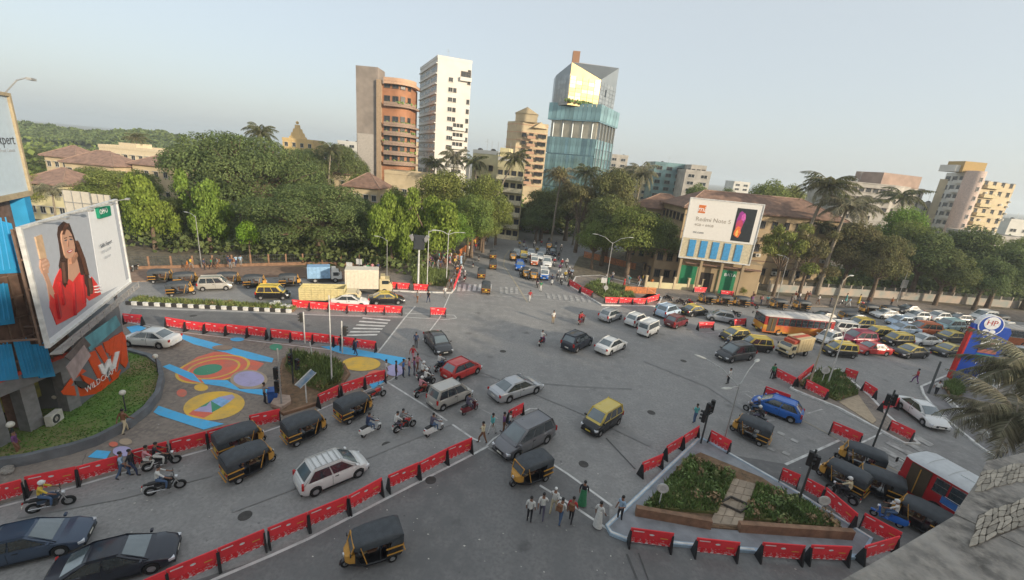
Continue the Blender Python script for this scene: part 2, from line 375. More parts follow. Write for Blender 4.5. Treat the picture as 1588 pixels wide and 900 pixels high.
paint(px((136, 710), (150, 699), (172, 701), (165, 713)), MBLUE, 'painted_panel'); paint(ellipse_px(190, 701, 15, 8), MLAV, 'painted_disc'); paint(ellipse_px(195, 686, 10, 5), MTAN, 'painted_disc')
paint(ellipse_px(176, 690, 7, 4), MRED, 'painted_disc'); paint(px((196, 508), (215, 505), (235, 512), (205, 518)), MBLUE, 'painted_stripe')
paint(ellipse_px(345, 540, 16, 4), mat('mural_ochre', (.4, .27, .18), .9, col2=(.28, .22, .17), scale=1, detail=8), 'painted_disc')
# raised lawn with its grey retaining wall
lw = [(150, 545), (200, 551), (232, 560), (247, 572), (252, 592), (246, 618), (228, 642), (200, 664), (150, 690), (110, 703), (40, 720), (-40, 732)]
lawn_edge = px(*lw)
lawn = S('lawn', MB().prism([V2(p) for p in lawn_edge] + [V2(G(-140, 690)), V2(G(-100, 600)), V2(G(120, 555))], 0, .42).mesh('lawn', LAWN), 'raised green lawn with a bare corner round the shop', 'lawn')
O('retaining_wall', MB().ribbon([V2(p) for p in lawn_edge[1:]], .32, 0, .62).mesh('retaining_wall', WALLG), lawn)
rg = random.Random(4); gm = MB(); gx = [V2(p) for p in lawn_edge] + [V2(G(60, 600))]
def inside(p, poly):
    c = False; j = len(poly) - 1
    for i in range(len(poly)):
        if (poly[i][1] > p[1]) != (poly[j][1] > p[1]) and p[0] < (poly[j][0] - poly[i][0]) * (p[1] - poly[i][1]) / (poly[j][1] - poly[i][1]) + poly[i][0]: c = not c
        j = i
    return c
def tufts(mb, poly, z, n, h, wd, rg, m=0):
    xs = [p[0] for p in poly]; ys = [p[1] for p in poly]; k = 0
    while k < n:
        p = (rg.uniform(min(xs), max(xs)), rg.uniform(min(ys), max(ys))); 
        if not inside(p, poly): continue
        k += 1
        for _ in range(3):
            a = rg.uniform(0, 2 * pi); hh = h * rg.uniform(.5, 1.3); l = hh * rg.uniform(.1, .7); b = rg.uniform(0, 6.3)
            mb.add([(p[0] - cos(a) * wd, p[1] - sin(a) * wd, z), (p[0] + cos(a) * wd, p[1] + sin(a) * wd, z), (p[0] + cos(b) * l, p[1] + sin(b) * l, z + hh)], [(0, 1, 2)], m)
GRS = mat('grass_blades', (.12, .23, .045), .9, island=.35, scale=.6, var=.3)
tufts(gm, gx, .42, 5000, .06, .05, rg)
S('grass', gm.mesh('grass', GRS), 'short green grass on the raised lawn', 'grass', 'stuff')

# darker, newer asphalt on the near lanes
ASPN = ground_mat('newer_asphalt', [(.17, .168, .165), (.215, .21, .204), (.125, .124, .122), (.215, .208, .2), (.148, .145, .142)], [1, .05, .14, .9, 5], .85, .25, streak=(2, radians(28), .14), stains=True)
O('newer_surface', MB().sheet([V2(p) for p in px((-250, 960), (120, 960), (420, 862), (602, 772), (735, 704), (757, 693), (830, 702), (945, 783), (945, 830), (975, 840), (1160, 858), (1330, 868), (1500, 930), (1100, 1100), (300, 1100))], .0034).mesh('newer_surface', ASPN), road)
O('newer_surface', MB().sheet([V2(p) for p in px((205, 479), (450, 488), (625, 494), (590, 540), (420, 528), (262, 508), (196, 496))], .0034).mesh('newer_surface', ASPN), road)
O('newer_surface', MB().sheet([V2(p) for p in px((1130, 705), (1218, 720), (1300, 684), (1600, 860), (1480, 880), (1352, 838), (1240, 770))], .0034).mesh('newer_surface', ASPN), road)
# painted lines on the road
road_z = [.0045]
def line(pts, wd=.14, m=LINE, name='road_marking'):
    road_z[0] += .0006
    return O(name, MB().ribbon([V2(p) for p in pts], wd, road_z[0], road_z[0]).mesh(name, m), road)
def quad(pts, m=LINEW, name='crossing_stripe'):
    road_z[0] += .0006
    return O(name, MB().sheet([V2(p) for p in pts], road_z[0]).mesh(name, m), road)
line(px((601, 593), (660, 630), (733, 680)), .16); line(px((745, 685), (733, 680)), .16)
line(px((757, 692), (735, 704), (602, 772), (480, 835), (420, 862), (330, 900), (250, 940)), .17)
line(px((627, 575), (606, 590), (520, 625), (436, 661), (375, 682), (323, 697), (213, 727), (120, 754), (40, 776), (-40, 797)), .15)
line(px((585, 548), (628, 493), (644, 475)), .15); line(px((656, 527), (682, 493), (698, 456)), .14)
line(px((540, 489.5), (628, 492), (690, 496), (708, 493.5), (704, 489), (628, 486)), .14)
line(px((195, 499), (260, 513), (420, 532), (585, 551), (634, 559)), .14)
line(px((205, 478), (340, 482), (470, 488), (560, 491)), .14)
line(px((700, 455.5), (800, 461), (920, 471.5), (985, 476)), .2, LINEW); line(px((708, 450), (800, 456), (880, 461)), .2, LINEW)
line(px((818, 469), (800, 440), (781, 412), (783, 398), (790, 388)), .25, LINEY)
line(px((827, 701), (880, 735), (949, 785)), .16); line(px((837, 753), (880, 779), (941, 820)), .16)
line(px((757, 695), (768, 702), (778, 709)), .15, LINEW)
line(px((808, 655), (832, 640), (833, 634), (822, 634), (800, 645)), .13); line(px((832, 640), (800, 660), (765, 681), (754, 692)), .13)
line(px((722, 621), (760, 642), (772, 650)), .12, LINEW)
line(px((1167, 618), (1151, 608), (1160, 607), (1190, 623)), .15, LINEW); line(px((1240, 650), (1290, 676), (1330, 700), (1400, 735)), .14, LINEY); line(px((1245, 643.5), (1275, 635)), .13, LINEW)
line(px((1218, 721), (1260, 702), (1302, 683)), .2, LINE); line(px((1330, 690), (1375, 668), (1422, 690)), .14, LINE); line(px((1180, 657), (1200, 651)), .25, LINEW)
line(px((1080, 516), (1106, 516), (1118, 513)), .14, LINEW); line(px((1018, 476), (1040, 482)), .14, LINEW)
line(px((735, 582), (820, 594), (900, 600), (980, 604)), .25, mat('faint_road_line', (.23, .225, .215), .9, col2=(.17, .167, .163), scale=.7)); line(px((940, 680), (985, 728)), .1, mat('tar_seam', (.09, .088, .086), .9))
line(px((972, 860), (1000, 930)), .12, MATS['tar_seam']); line(px((990, 858), (1016, 930)), .08, MATS['tar_seam'])
for i in range(6):
    t = i / 5.0; a = G(563 - 24 * t, 492.5 + 27 * t); b = G(606 - 20 * t, 496.5 + 22 * t); n = Vector((0, .4, 0)); quad([a, b, b - n, a - n], LINE)
for i in range(7):
    x = 711 + i * 8; quad(px((x, 441.5), (x + 4, 441.5), (x + 2.5, 452), (x - 2.5, 452)), LINE)
for i in range(4):
    x = 775 + i * 8; quad(px((x, 445.5), (x + 4, 445.5), (x + 4.5, 456), (x, 456)))
for i in range(8):
    x = 846 + i * 9; quad(px((x, 455 + i * .9), (x + 4, 455.3 + i * .9), (x + 8, 464 + i * .9), (x + 3, 463.6 + i * .9)))
for pts, wd in ((((650, 545), (760, 580), (905, 640), (1010, 690)), .7), (((360, 790), (480, 745), (610, 690), (700, 655)), .6), (((1000, 560), (1100, 600), (1160, 640)), .6), (((30, 800), (190, 770), (330, 735)), .5)):
    line(px(*pts), wd, mat('trench_patch', (.22, .215, .208), .9, col2=(.275, .267, .256), scale=1.2, detail=9), 'trench_patch')
mh = MB().tube((0, 0, 0), (0, 0, .006), .34, .34, 16).mesh('manhole_cover', mat('cast_iron', (.07, .065, .06), .7, .3, var=.3))
for (x, y) in ((668, 745), (905, 720), (1010, 640), (780, 545), (600, 690), (380, 800), (1120, 830), (300, 490), (1060, 560)): O('manhole_cover', mh, road, G(x, y, .004))
for (x, y) in ((1185, 675), (1207, 669), (1192, 693), (1228, 680), (1215, 700)):
    quad(px((x, y), (x + 11, y + 5), (x + 8, y + 8), (x - 3, y + 3)), LINEW, 'worn_arrow')
for i in range(5):
    x, y = 1352 + i * 14, 700 - i * 8; quad(px((x, y), (x + 40, y + 22), (x + 34, y + 26), (x - 7, y + 4)), LINEW)

# ------------------------------------------------------------------ traffic islands
def island(label, pts, z=.14, m=PAVE, kerb=KBLU, kw=.3):
    o = S('traffic_island', MB().prism([V2(p) for p in pts], 0, z).mesh('traffic_island', m), label, 'island')
    O('kerb', MB().ribbon([V2(p) for p in pts] + [V2(pts[0])], kw, 0, z + .03).mesh('kerb', kerb), o); return o
tri = island('triangular island with garden beds and pale blue kerb', px((1085, 681), (1127, 704), (1240, 769), (1350, 838), (1335, 866), (1240, 863), (1169, 856), (1073, 848), (969, 838), (947, 829), (941, 819)), .15, mat('blue_grey_paving', (.25, .26, .275), .9, var=.2, scale=1.5), KBLU, .24)
O('kerb_edge', MB().ribbon([V2(p) for p in px((1085, 681), (941, 819), (947, 829), (969, 838), (1073, 848), (1169, 856))], .12, .0, .195).mesh('kerb_edge', KWHT), tri)
O('kerb_edge', MB().ribbon([V2(p) for p in px((1127, 704), (1240, 769), (1350, 838))], .12, .0, .195).mesh('kerb_edge', KWHT), tri)
O('soil_bed', MB().prism(px((985, 803), (1062, 716), (1085, 706), (1180, 745), (1312, 832), (1143, 826), (1098, 822)), .15, .24).mesh('soil_bed', SOIL), tri)
bedA = px((997, 794), (1068, 714), (1137, 745), (1110, 803)); bedB = px((1172, 757), (1250, 788), (1302, 826), (1152, 811))
O('garden_bed', MB().prism(bedA, .2, .42).mesh('garden_bed', BEDG), tri); O('garden_bed', MB().prism(bedB, .2, .42).mesh('garden_bed', BEDG), tri)
path = O('stone_path', MB().prism(px((1133, 747), (1170, 757), (1147, 823), (1098, 819)), .2, .3).mesh('stone_path', mat('path_stone', (.36, .28, .2), .9, var=.2, scale=2)), tri)
def edge_slabs(parent, A, B, C, D, nu, nv, z, m, name='paver', gap=.03, h=.05):
    """pavers one by one on a four-cornered ground patch"""
    for i in range(nu):
        for j in range(nv):
            def P2(u, v):
                return (A.lerp(B, u)).lerp(D.lerp(C, u), v)
            e = .03
            q = [P2((i + e) / nu, (j + e) / nv), P2((i + 1 - e) / nu, (j + e) / nv), P2((i + 1 - e) / nu, (j + 1 - e) / nv), P2((i + e) / nu, (j + 1 - e) / nv)]
            O(name, MB().prism(q, z, z + h + random.Random(i * 7 + j).uniform(0, .012)).mesh(name, m), parent)
pp = px((1133, 747), (1170, 757), (1147, 823), (1098, 819)); edge_slabs(path, *pp, 3, 6, .3, mat('path_paver', (.36, .285, .21), .9, rnd=.16, var=.15, scale=3))
dia = G(1138, 791); O('diamond_edging', MB().ribbon([(dia.x + .95 * cos(t), dia.y + .6 * sin(t)) for t in [0, pi / 2, pi, 1.5 * pi, 2 * pi]], .09, .3, .5).mesh('diamond_edging', mat('dark_edging', (.08, .07, .06), .9)), tri)
for a, b in (((984, 801), (1100, 822)), ((1143, 826), (1318, 838))):
    O('planter_wall', MB().ribbon(px(a, b), .3, .15, .72).mesh('planter_wall', BRN), tri)
LEAFD = mat('shrub_leaves', (.13, .18, .05), .75, island=.4, scale=.5, var=.35, rnd=.3)
LEAFY = mat('yellow_green_leaves', (.24, .25, .09), .75, island=.35, scale=.5, var=.3, rnd=.3)
def bedplants(name, label, poly, z, n, h, seed, m=None):
    b = MB(); rg = random.Random(seed); tufts(b, [V2(p) for p in poly], z, n, h, .07, rg, 0); tufts(b, [V2(p) for p in poly], z, n // 2, h * .6, .06, rg, 1)
    pl = [V2(p) for p in poly]; cl = 0
    while cl < 26:
        c = (rg.uniform(min(p[0] for p in pl), max(p[0] for p in pl)), rg.uniform(min(p[1] for p in pl), max(p[1] for p in pl)))
        if not inside(c, pl): continue
        cl += 1; R_ = rg.uniform(.2, .55); mi = rg.choice((0, 0, 1, 2))
        for _ in range(70):
            d = Vector((rg.gauss(0, 1), rg.gauss(0, 1), abs(rg.gauss(0, 1)))).normalized() * R_ * rg.uniform(.5, 1.05); u = Vector((rg.uniform(-1, 1), rg.uniform(-1, 1), rg.uniform(-1, 1))).normalized() * .1; v = u.cross(d).normalized() * .06; q = Vector((c[0], c[1], z)) + d
            b.add([q - u, q + v, q + u, q - v], [(0, 1, 2, 3)], mi)
    return S(name, b.mesh(name, [LEAFD, LEAFY, mat('dry_leaf_litter', (.28, .19, .1), .9, island=.35)]), label, 'plants', 'stuff')
bedplants('bed_plants', 'dense green plants filling the wide bed of the triangular island', bedA, .4, 1100, .27, 1)
bedplants('bed_plants', 'dense green plants in the bed beside the island path, nearer the bus', bedB, .4, 900, .27, 2)
upr = island('long island with dry grass between the right-hand lanes', px((1226, 604), (1245, 588), (1264, 576), (1300, 574), (1322, 594), (1350, 618), (1376, 646), (1424, 690), (1402, 689), (1300, 634)), .14, PAVE, KWHT, .25)
bedC = px((1240, 600), (1268, 580), (1300, 579), (1322, 602), (1330, 614), (1296, 624)); O('garden_bed', MB().prism(bedC, .1, .3).mesh('garden_bed', BEDG), upr)
O('concrete_apron', MB().prism(px((1300, 626), (1330, 615), (1358, 655), (1352, 660)), .1, .2).mesh('concrete_apron', mat('tan_concrete', (.42, .33, .23), .9, var=.15)), upr)
bedplants('bed_plants', 'dry green plants on the island under the tall street lamp', bedC, .3, 800, .5, 3)
mid = island('green island at the mouth of the far road with red barricades', px((588, 450), (640, 453.5), (700, 455), (706, 447), (712, 420), (700, 409), (600, 411), (566, 430)), .14, PAVE, KWHT, .25)
bedD = px((640, 443), (692, 446), (696, 425), (640, 420)); O('garden_bed', MB().prism(bedD, .1, .3).mesh('garden_bed', BEDG), mid)
bedplants('bed_plants', 'low green hedge on the island at the far road mouth', bedD, .3, 1200, .8, 4, )
nri = island('island with an orange fence in front of the beige building', px((885, 445), (933, 474), (1019, 476), (1026, 463), (1000, 446), (930, 428), (893, 430)), .14, PAVE, KWHT, .25)
bedE = px((905, 447), (935, 464), (985, 465), (978, 450), (925, 437)); O('garden_bed', MB().prism(bedE, .1, .3).mesh('garden_bed', BEDG), nri)
bedplants('bed_plants', 'low green plants inside the orange-fenced island', bedE, .3, 900, .5, 5)
cnr = island('petrol station corner with curved kerb and shrubs', px((1428, 601), (1432, 613), (1452, 640), (1520, 695), (1560, 722), (1700, 790), (1760, 600), (1588, 560), (1470, 583)), .13, mat('station_paving', (.2, .19, .19), .9, var=.2, scale=.8), KWHT, .2)
O('low_wall', MB().ribbon([V2(p) for p in px((1466, 622), (1494, 652), (1550, 697))], .2, .1, .55).mesh('low_wall', KWHT), cnr)
bedF = px((1462, 603), (1478, 597), (1492, 612), (1478, 624)); O('garden_bed', MB().prism(bedF, .1, .35).mesh('garden_bed', SOIL), cnr)
bedplants('bed_plants', 'reddish-green shrubs at the foot of the blue totem sign', bedF, .35, 500, .7, 6)
cen = island('small garden island between the painted plaza and the lane', px((436, 577), (440, 560), (452, 549), (500, 556), (533, 568), (541, 582), (530, 598), (492, 628), (440, 644), (424, 632)), .2, SOIL, BRN, .22)
bedG = px((442, 575), (452, 553), (500, 560), (530, 572), (530, 595), (500, 612), (470, 600)); O('garden_bed', MB().prism(bedG, .2, .4).mesh('garden_bed', BEDG), cen)
bedplants('bed_plants', 'dry bushy plants on the small garden island by the plaza', bedG, .4, 900, .6, 7)
O('stone_plinth', MB().prism(px((420, 634), (430, 619), (450, 621), (452, 630), (436, 640)), .2, .45).mesh('stone_plinth', mat('pinkish_stone', (.38, .28, .22), .9, var=.2)), cen)
# median of black and white kerb blocks
ka, kb = G(196, 472.5), G(452, 485)
med = S('median_strip', MB().ribbon([V2(ka + Vector((0, .9, 0))), V2(kb + Vector((0, .9, 0)))], 1.5, 0, .22).mesh('median_strip', SOIL), 'narrow planted median with striped kerb', 'median')
bw = MB().box((0, 0, .2), (1, .26, .4), 0).mesh('kerb_block', KWHT, bevel=.02); bb = MB().box((0, 0, .2), (1, .26, .4), 0).mesh('kerb_block', KBLK, bevel=.02)
nblk = 30; dv = (kb - ka) / nblk
for i in range(nblk):
    O('kerb_block', bw if i % 2 else bb, med, ka + dv * (i + .5), atan2(dv.y, dv.x), (dv.length * .97, 1, 1))
bedplants('median_plants', 'low dark scrub growing along the striped median', [ka + Vector((0, .3, 0)), kb + Vector((0, .3, 0)), kb + Vector((0, 1.6, 0)), ka + Vector((0, 1.6, 0))], .22, 1100, .42, 8)
# ------------------------------------------------------------------ buildings
def rgbm(name, col, **k): return mat(name, col, **k)
GLASS = mat('window_glass', (.03, .036, .042), .2, var=.4, scale=.4, rnd=.5, spec=.35)
FRAMEW = mat('white_window_frame', (.5, .48, .44), .6)
FRAMED = mat('dark_window_frame', (.12, .09, .07), .6)
CREAM = mat('cream_plaster', (.52, .42, .27), .85, var=.14, scale=.35, bump=.2, detail=8)
PALEY = mat('pale_yellow_plaster', (.56, .5, .3), .85, var=.16, scale=.4, detail=8)
OFFW = mat('off_white_plaster', (.62, .6, .55), .8, var=.1, scale=.3, detail=8)
GREYW = mat('weathered_grey_plaster', (.4, .37, .33), .9, var=.25, scale=.4, detail=8)
ORNG = mat('terracotta_cladding', (.36, .165, .085), .75, var=.16, scale=.5, detail=8)
SLAB = mat('grey_stone_cladding', (.26, .22, .19), .7, var=.2, scale=.4, detail=8)
ROOFT = mat('brown_roof_tiles', (.2, .12, .085), .9, var=.3, scale=1.2, bump=.5)
WHITEB = mat('white_paint_wall', (.66, .63, .58), .8, var=.07, scale=.3, detail=8)
TEAL = mat('teal_glass', (.2, .33, .35), .12, .3, var=.35, scale=.25, spec=.7, rnd=.25)
TEALD = mat('deep_teal_glass', (.15, .26, .3), .07, .35, var=.4, scale=.2, spec=.7, rnd=.3)
GLAREG = mat('glare_gold_panel', (.6, .45, .2), .45, .2, var=.05, scale=.4)  # warm glare on the crown face, put into the panel colour
SILV = mat('silver_panel', (.27, .3, .32), .35, .35, var=.08, scale=.3)
TANK = mat('black_water_tank_plastic', (.03, .03, .03), .5)

def win_mesh(fm, gm, shade=False, nm=2, sill=True):
    b = MB(); t = .06
    b.box((0, -.02, 0), (.94, .03, .94), 1)
    for s in (-1, 1):
        b.box((s * (.5 - t / 2), -.04, 0), (t, .09, 1), 0); b.box((0, -.04, s * (.5 - t / 2)), (1 - 2 * t, .09, t), 0)
    for i in range(1, nm): b.box((-.5 + i / nm, -.045, 0), (.035, .05, .86), 0)
    if shade: b.box((0, -.3, .56), (1.15, .6, .06), 0)
    if sill: b.box((0, -.1, -.53), (1.1, .2, .05), 0)
    return b.mesh('window', [fm, gm])
WIN_W = win_mesh(FRAMEW, GLASS); WIN_D = win_mesh(FRAMED, GLASS); WIN_S = win_mesh(FRAMEW, GLASS, True); WIN_B = win_mesh(FRAMED, GLASS, True, 3)
def facade(parent, Pt, Qt, z0, floors, fh, cols, wd, ht, wm, zoff=1.5, u0=0.0, u1=1.0, skip=0.0, seed=0, inset=.06, name='window', mats=None):
    """a grid of windows, each its own part, on the wall that runs Pt->Qt seen with Pt on the left"""
    d = Vector((Qt[0] - Pt[0], Qt[1] - Pt[1])); L = d.length; a = atan2(d.y, d.x); n = Vector((d.y, -d.x)).normalized(); rg = random.Random(seed)
    for f in range(floors):
        for c in range(cols):
            if rg.random() < skip: continue
            u = u0 + (u1 - u0) * (c + .5) / cols
            o = O(name, wm, parent, (Pt[0] + d.x * u + n.x * inset * .3, Pt[1] + d.y * u + n.y * inset * .3, z0 + f * fh + zoff), a, (wd, 1, ht))
            if mats: over(o, mats)
def bands(parent, foot, z0, floors, fh, m, h=.35, out=.12, name='floor_band'):
    c = sum((Vector(V2(p)) for p in foot), Vector((0, 0))) / len(foot)
    for f in range(floors):
        q = [Vector(V2(p)) + (Vector(V2(p)) - c).normalized() * out for p in foot]
        O(name, MB().prism(q, z0 + f * fh, z0 + f * fh + h).mesh(name, m), parent)
def tower(name, label, foot, h, m, cat='building', base=-.01, par=.9, parm=None):
    b = T(name, label, cat); O('wall', MB().prism(foot, base, h).mesh('wall', m), b)
    c = sum((Vector(V2(p)) for p in foot), Vector((0, 0))) / len(foot)
    if par: O('parapet', MB().ribbon([V2(p) for p in foot] + [V2(foot[0])], .25, h, h + par).mesh('parapet', parm or m), b)
    return b
def rect(Pl, Pr, depth):
    """footprint from its two front corners, seen left and right, going back by depth"""
    a = Vector(V2(Pl)); b = Vector(V2(Pr)); d = (b - a).normalized(); n = Vector((-d.y, d.x)) * depth
    return [a, b, b + n, a + n]
def balcony(parent, Pt, Qt, z, out, m, name='balcony', ph=.95, open_=False, rail=None):
    d = Vector((Qt[0] - Pt[0], Qt[1] - Pt[1])); L = d.length; a = atan2(d.y, d.x)
    b = MB(); b.box((L / 2, -out / 2, 0), (L, out, .2), 0); k = 1 if rail else 0
    b.box((L / 2, -out + .06, .1 + ph / 2), (L, .12, ph), k)
    for s in (.06, L - .06): b.box((s, -out / 2 + .05, .1 + ph / 2), (.12, out - .14, ph), k)
    return O(name, b.mesh(name, [m, rail or m]), parent, (Pt[0], Pt[1], z), a)
def roof_kit(parent, c, z, seed, n=3):
    rg = random.Random(seed)
    for i in range(n):
        x = c[0] + rg.uniform(-4, 4); y = c[1] + rg.uniform(-2, 2); b = MB(); b.tube((0, 0, 0), (0, 0, 1.3), .7, .7, 10); b.tube((0, 0, 1.3), (0, 0, 1.55), .7, .25, 10)
        O('water_tank', b.mesh('water_tank', TANK if rg.random() < .6 else OFFW, 40), parent, (x, y, z))
    x, y = c[0] + rg.uniform(-3, 3), c[1]; O('antenna', MB().tube((0, 0, 0), (0, 0, 4), .05, .03, 5).box((0, 0, 3.2), (1.2, .05, .05)).box((0, 0, 3.7), (.8, .05, .05)).mesh('antenna', STEEL), parent, (x, y, z))

# --- terracotta tower with a grey slab
Y1 = 146
b1 = T('balcony_tower', 'terracotta tower block with curved balconies behind a tall grey slab', 'tower block')
a0, a1 = AT(553, 200, Y1), AT(586, 200, Y1); zt = AT(570, 103, Y1).z
O('stair_slab', MB().prism(rect(a0, a1, 7), 0, zt).mesh('stair_slab', SLAB), b1)
O('cladding_panel', MB().box((0, 0, 0), (5.3, .12, 14)).mesh('cladding_panel', mat('pale_grey_panel', (.42, .38, .34), .6)), b1, ((a0.x + a1.x) / 2 - .6, Y1 - .05, 17))
c0, c1 = AT(586.5, 200, Y1), AT(632, 200, Y1); zt2 = AT(610, 126, Y1).z
ft = rect(c0, c1, 12); rad = 4.2; q0 = Vector((c1.x - rad, c0.y + rad)); curve = [Vector((q0.x + rad * cos(t), q0.y + rad * sin(t))) for t in [(-pi / 2) + (pi / 2) * i / 8 for i in range(9)]]
foot1 = [Vector(V2(c0))] + curve + [ft[2], ft[3]]
O('wall', MB().prism(foot1, 0, zt2 - 1).mesh('wall', ORNG), b1)
O('corner_fin', MB().box((0, 0, zt2 / 2), (1.6, 1.2, zt2)).mesh('corner_fin', mat('sand_cladding', (.36, .26, .17), .8)), b1, (c0.x + .5, c0.y - .3, 0))
crop = [Vector((c1.x - rad - 3.2, c0.y - 1.5))] + [Vector((q0.x + (rad + 1.5) * cos(t), q0.y + (rad + 1.5) * sin(t))) for t in [(-pi / 2) + (pi / 2) * i / 8 for i in range(9)]] + [Vector((c1.x + 1.5, c0.y + 10)), Vector((c1.x - 2, c0.y + 10)), Vector((c1.x - rad - 3.2, c0.y + 3))]
zs = [AT(610, y, Y1).z for y in (254, 239, 224, 209, 195, 164)]; zs = sorted(zs)
DKREC = mat('shadowy_recess', (.12, .07, .05), .8)
for i, z in enumerate(zs):
    O('balcony', MB().prism(crop, z - .35, z + .25).ribbon([V2(p) for p in crop[:10]], .14, z + .25, z + .95, 0).mesh('balcony', mat('balcony_concrete', (.3, .21, .16), .8)), b1)
    nz = zs[i + 1] if i < len(zs) - 1 else z + 4
    for u in (.12, .5, .85):
        p = crop[1].lerp(crop[5], u) if u > .4 else crop[0].lerp(crop[1], .6)
    rgp = random.Random(i); pb = MB()
    for k in range(14):
        p = crop[rgp.randint(0, 8)].lerp(crop[9], rgp.uniform(0, .15)); pb.ball((p.x + rgp.uniform(-.4, .4), p.y + rgp.uniform(0, .8), z + .9), rgp.uniform(.25, .55), 0, 5, 3)
    O('balcony_plants', pb.mesh('balcony_plants', LEAFD), b1)['kind'] = 'stuff'
O('roof_terrace', MB().prism(crop, zt2 - 1, zt2 - .2).ribbon([V2(p) for p in crop[:10]], .16, zt2 - .2, zt2 + .8).mesh('roof_terrace', mat('terrace_band', (.52, .33, .22), .8)), b1)
for i, z in enumerate(zs + [zs[-1] + 4.2]):
    for u in (.30, .58):
        p = Vector(V2(c0)).lerp(Vector(V2(c1)), u); O('window', WIN_D, b1, (p.x, p.y - .03, z + 1.9), 0, (2.0, 1, 1.9))
    for k in (3, 6):
        p = curve[k]; O('window', WIN_D, b1, (p.x + .04, p.y - .04, z + 1.9), atan2(p.y - q0.y, p.x - q0.x) + pi / 2, (1.5, 1, 2.1))
# --- white tower
C = AT(677, 150, 150); Rr = AT(729, 150, 154); L = AT(651, 150, 173); zt = AT(678, 90, 150).z
foot = [Vector(V2(L)), Vector(V2(C)), Vector(V2(Rr)), Vector(V2(L)) + Vector(V2(Rr)) - Vector(V2(C))]
b2 = tower('white_tower', 'tall white apartment tower with ribbon windows on its shaded side', foot, zt, WHITEB, 'tower block')
WIN_R = win_mesh(WHITEB, GLASS, False, 4, False)
facade(b2, L, C, zt - 3.0 * 14 - 1.2, 14, 3.0, 3, (Vector(V2(C)) - Vector(V2(L))).length / 3.15, 1.5, WIN_R)
dL = Vector(V2(C)) - Vector(V2(L)); nL = Vector((dL.y, -dL.x)).normalized()
for f in range(15):
    z = zt - 3.0 * 14 - 1.4 + f * 3.0; O('floor_ledge', MB().box((dL.length / 2, -.25, 0), (dL.length, .5, .3)).mesh('floor_ledge', WHITEB), b2, (L.x, L.y, z), atan2(dL.y, dL.x))
facade(b2, C, Rr, zt - 3.0 * 14 - 1.2, 13, 3.0, 1, 1.5, 1.4, WIN_W, u0=.3, u1=.5); facade(b2, C, Rr, zt - 3.0 * 14 - 1.2, 13, 3.0, 1, 1.1, 1.3, WIN_D, u0=.46, u1=.6, skip=.2, seed=4)
facade(b2, C, Rr, zt - 3.0 * 14 - 1.2, 14, 3.0, 1, 1.0, 1.4, WIN_D, u0=.88, u1=1.0, skip=.2, seed=2)
dR = Vector(V2(Rr)) - Vector(V2(C))
for f in range(8):
    facade(b2, Vector(V2(C)) + dR * .52, Vector(V2(C)) + dR * .84, zt - 42 + f * 3.0, 1, 3, 3, 1.0, 1.5, WIN_D, 1.4)
    p = Vector(V2(C)) + dR * .5; q2 = Vector(V2(C)) + dR * .9; balcony(b2, p, q2, zt - 42 + f * 3.0, .9, WHITEB, ph=.8)
balcony(b2, Vector(V2(C)) + dR * .66, Vector(V2(C)) + dR, zt - 5.5, 1, WHITEB); O('window', WIN_D, b2, (C.x + dR.x * .84, C.y + dR.y * .84 - .05, zt - 3.6), atan2(dR.y, dR.x), (3.4, 1, 2))
roof_kit(b2, ((C.x + Rr.x) / 2, C.y + 5), zt, 3, 2)
# --- gabled cream block and the yellow block by the road
Y3 = 190; A, B = AT(785, 220, Y3 + 6), AT(826, 220, Y3); D = AT(848, 220, Y3 + 3); zt = AT(805, 188, Y3).z
b3 = T('gabled_block', 'cream apartment block with gabled roof tops behind the yellow building', 'building')
f3 = [Vector(V2(A)), Vector(V2(AT(800, 220, Y3))), Vector(V2(D)), Vector(V2(D)) + Vector((0, 14)), Vector(V2(A)) + Vector((0, 12))]
O('wall', MB().prism(f3, 0, zt).mesh('wall', CREAM), b3)
def gable(parent, P0, P1, z, h, dep, m, name='gable_roof', over_=.4):
    d = Vector((P1[0] - P0[0], P1[1] - P0[1])); L = d.length; b = MB(); y0, y1 = -over_, dep; vs = [(-.3, y0, 0), (L + .3, y0, 0), (L / 2, y0, h), (-.3, y1, 0), (L + .3, y1, 0), (L / 2, y1, h)]
    b.add(vs, [(0, 1, 2), (5, 4, 3), (0, 2, 5, 3), (2, 1, 4, 5), (1, 0, 3, 4)]); return O(name, b.mesh(name, m), parent, (P0[0], P0[1], z), atan2(d.y, d.x))
p0, p1, p2 = Vector(V2(AT(798, 200, Y3))), Vector(V2(AT(832, 200, Y3))), Vector(V2(D))
O('stair_head', MB().prism(rect(p0, p1, 8), zt, AT(810, 176, Y3).z).mesh('stair_head', CREAM), b3)
gable(b3, p0, p1, AT(810, 176, Y3).z, 2.6, 8, CREAM); gable(b3, AT(828, 200, Y3 - .6), AT(848, 200, Y3 + 2.4), zt - 2, 2.4, 8, CREAM)
for f in range(7):
    z = zt - 5.2 - f * 3.1
    for x in (812, 823, 836, 843):
        p = AT(x, 220, Y3); O('window', WIN_B, b3, (p.x, Y3 - .06 + (0 if x < 833 else (x - 826) * .13), z), 0, (1.9, 1, 1.5))
    balcony(b3, AT(817, 220, Y3), AT(830, 220, Y3), z - 1.3, 1, mat('salmon_balcony', (.55, .33, .22), .8))
bands(b3, f3, zt - 26, 9, 3.1, mat('salmon_balcony', (.55, .33, .22)), .25, .15)
Y4 = 112
b4 = T('corner_block', 'pale yellow four-storey block with balconies beside the palm at the road bend', 'building')
p0, p1, p2 = AT(731, 280, Y4 + 4), AT(770, 280, Y4 - .5), AT(812, 280, Y4 - 2); zt = AT(745, 238, Y4).z; zt2 = AT(790, 250, Y4 - 2).z
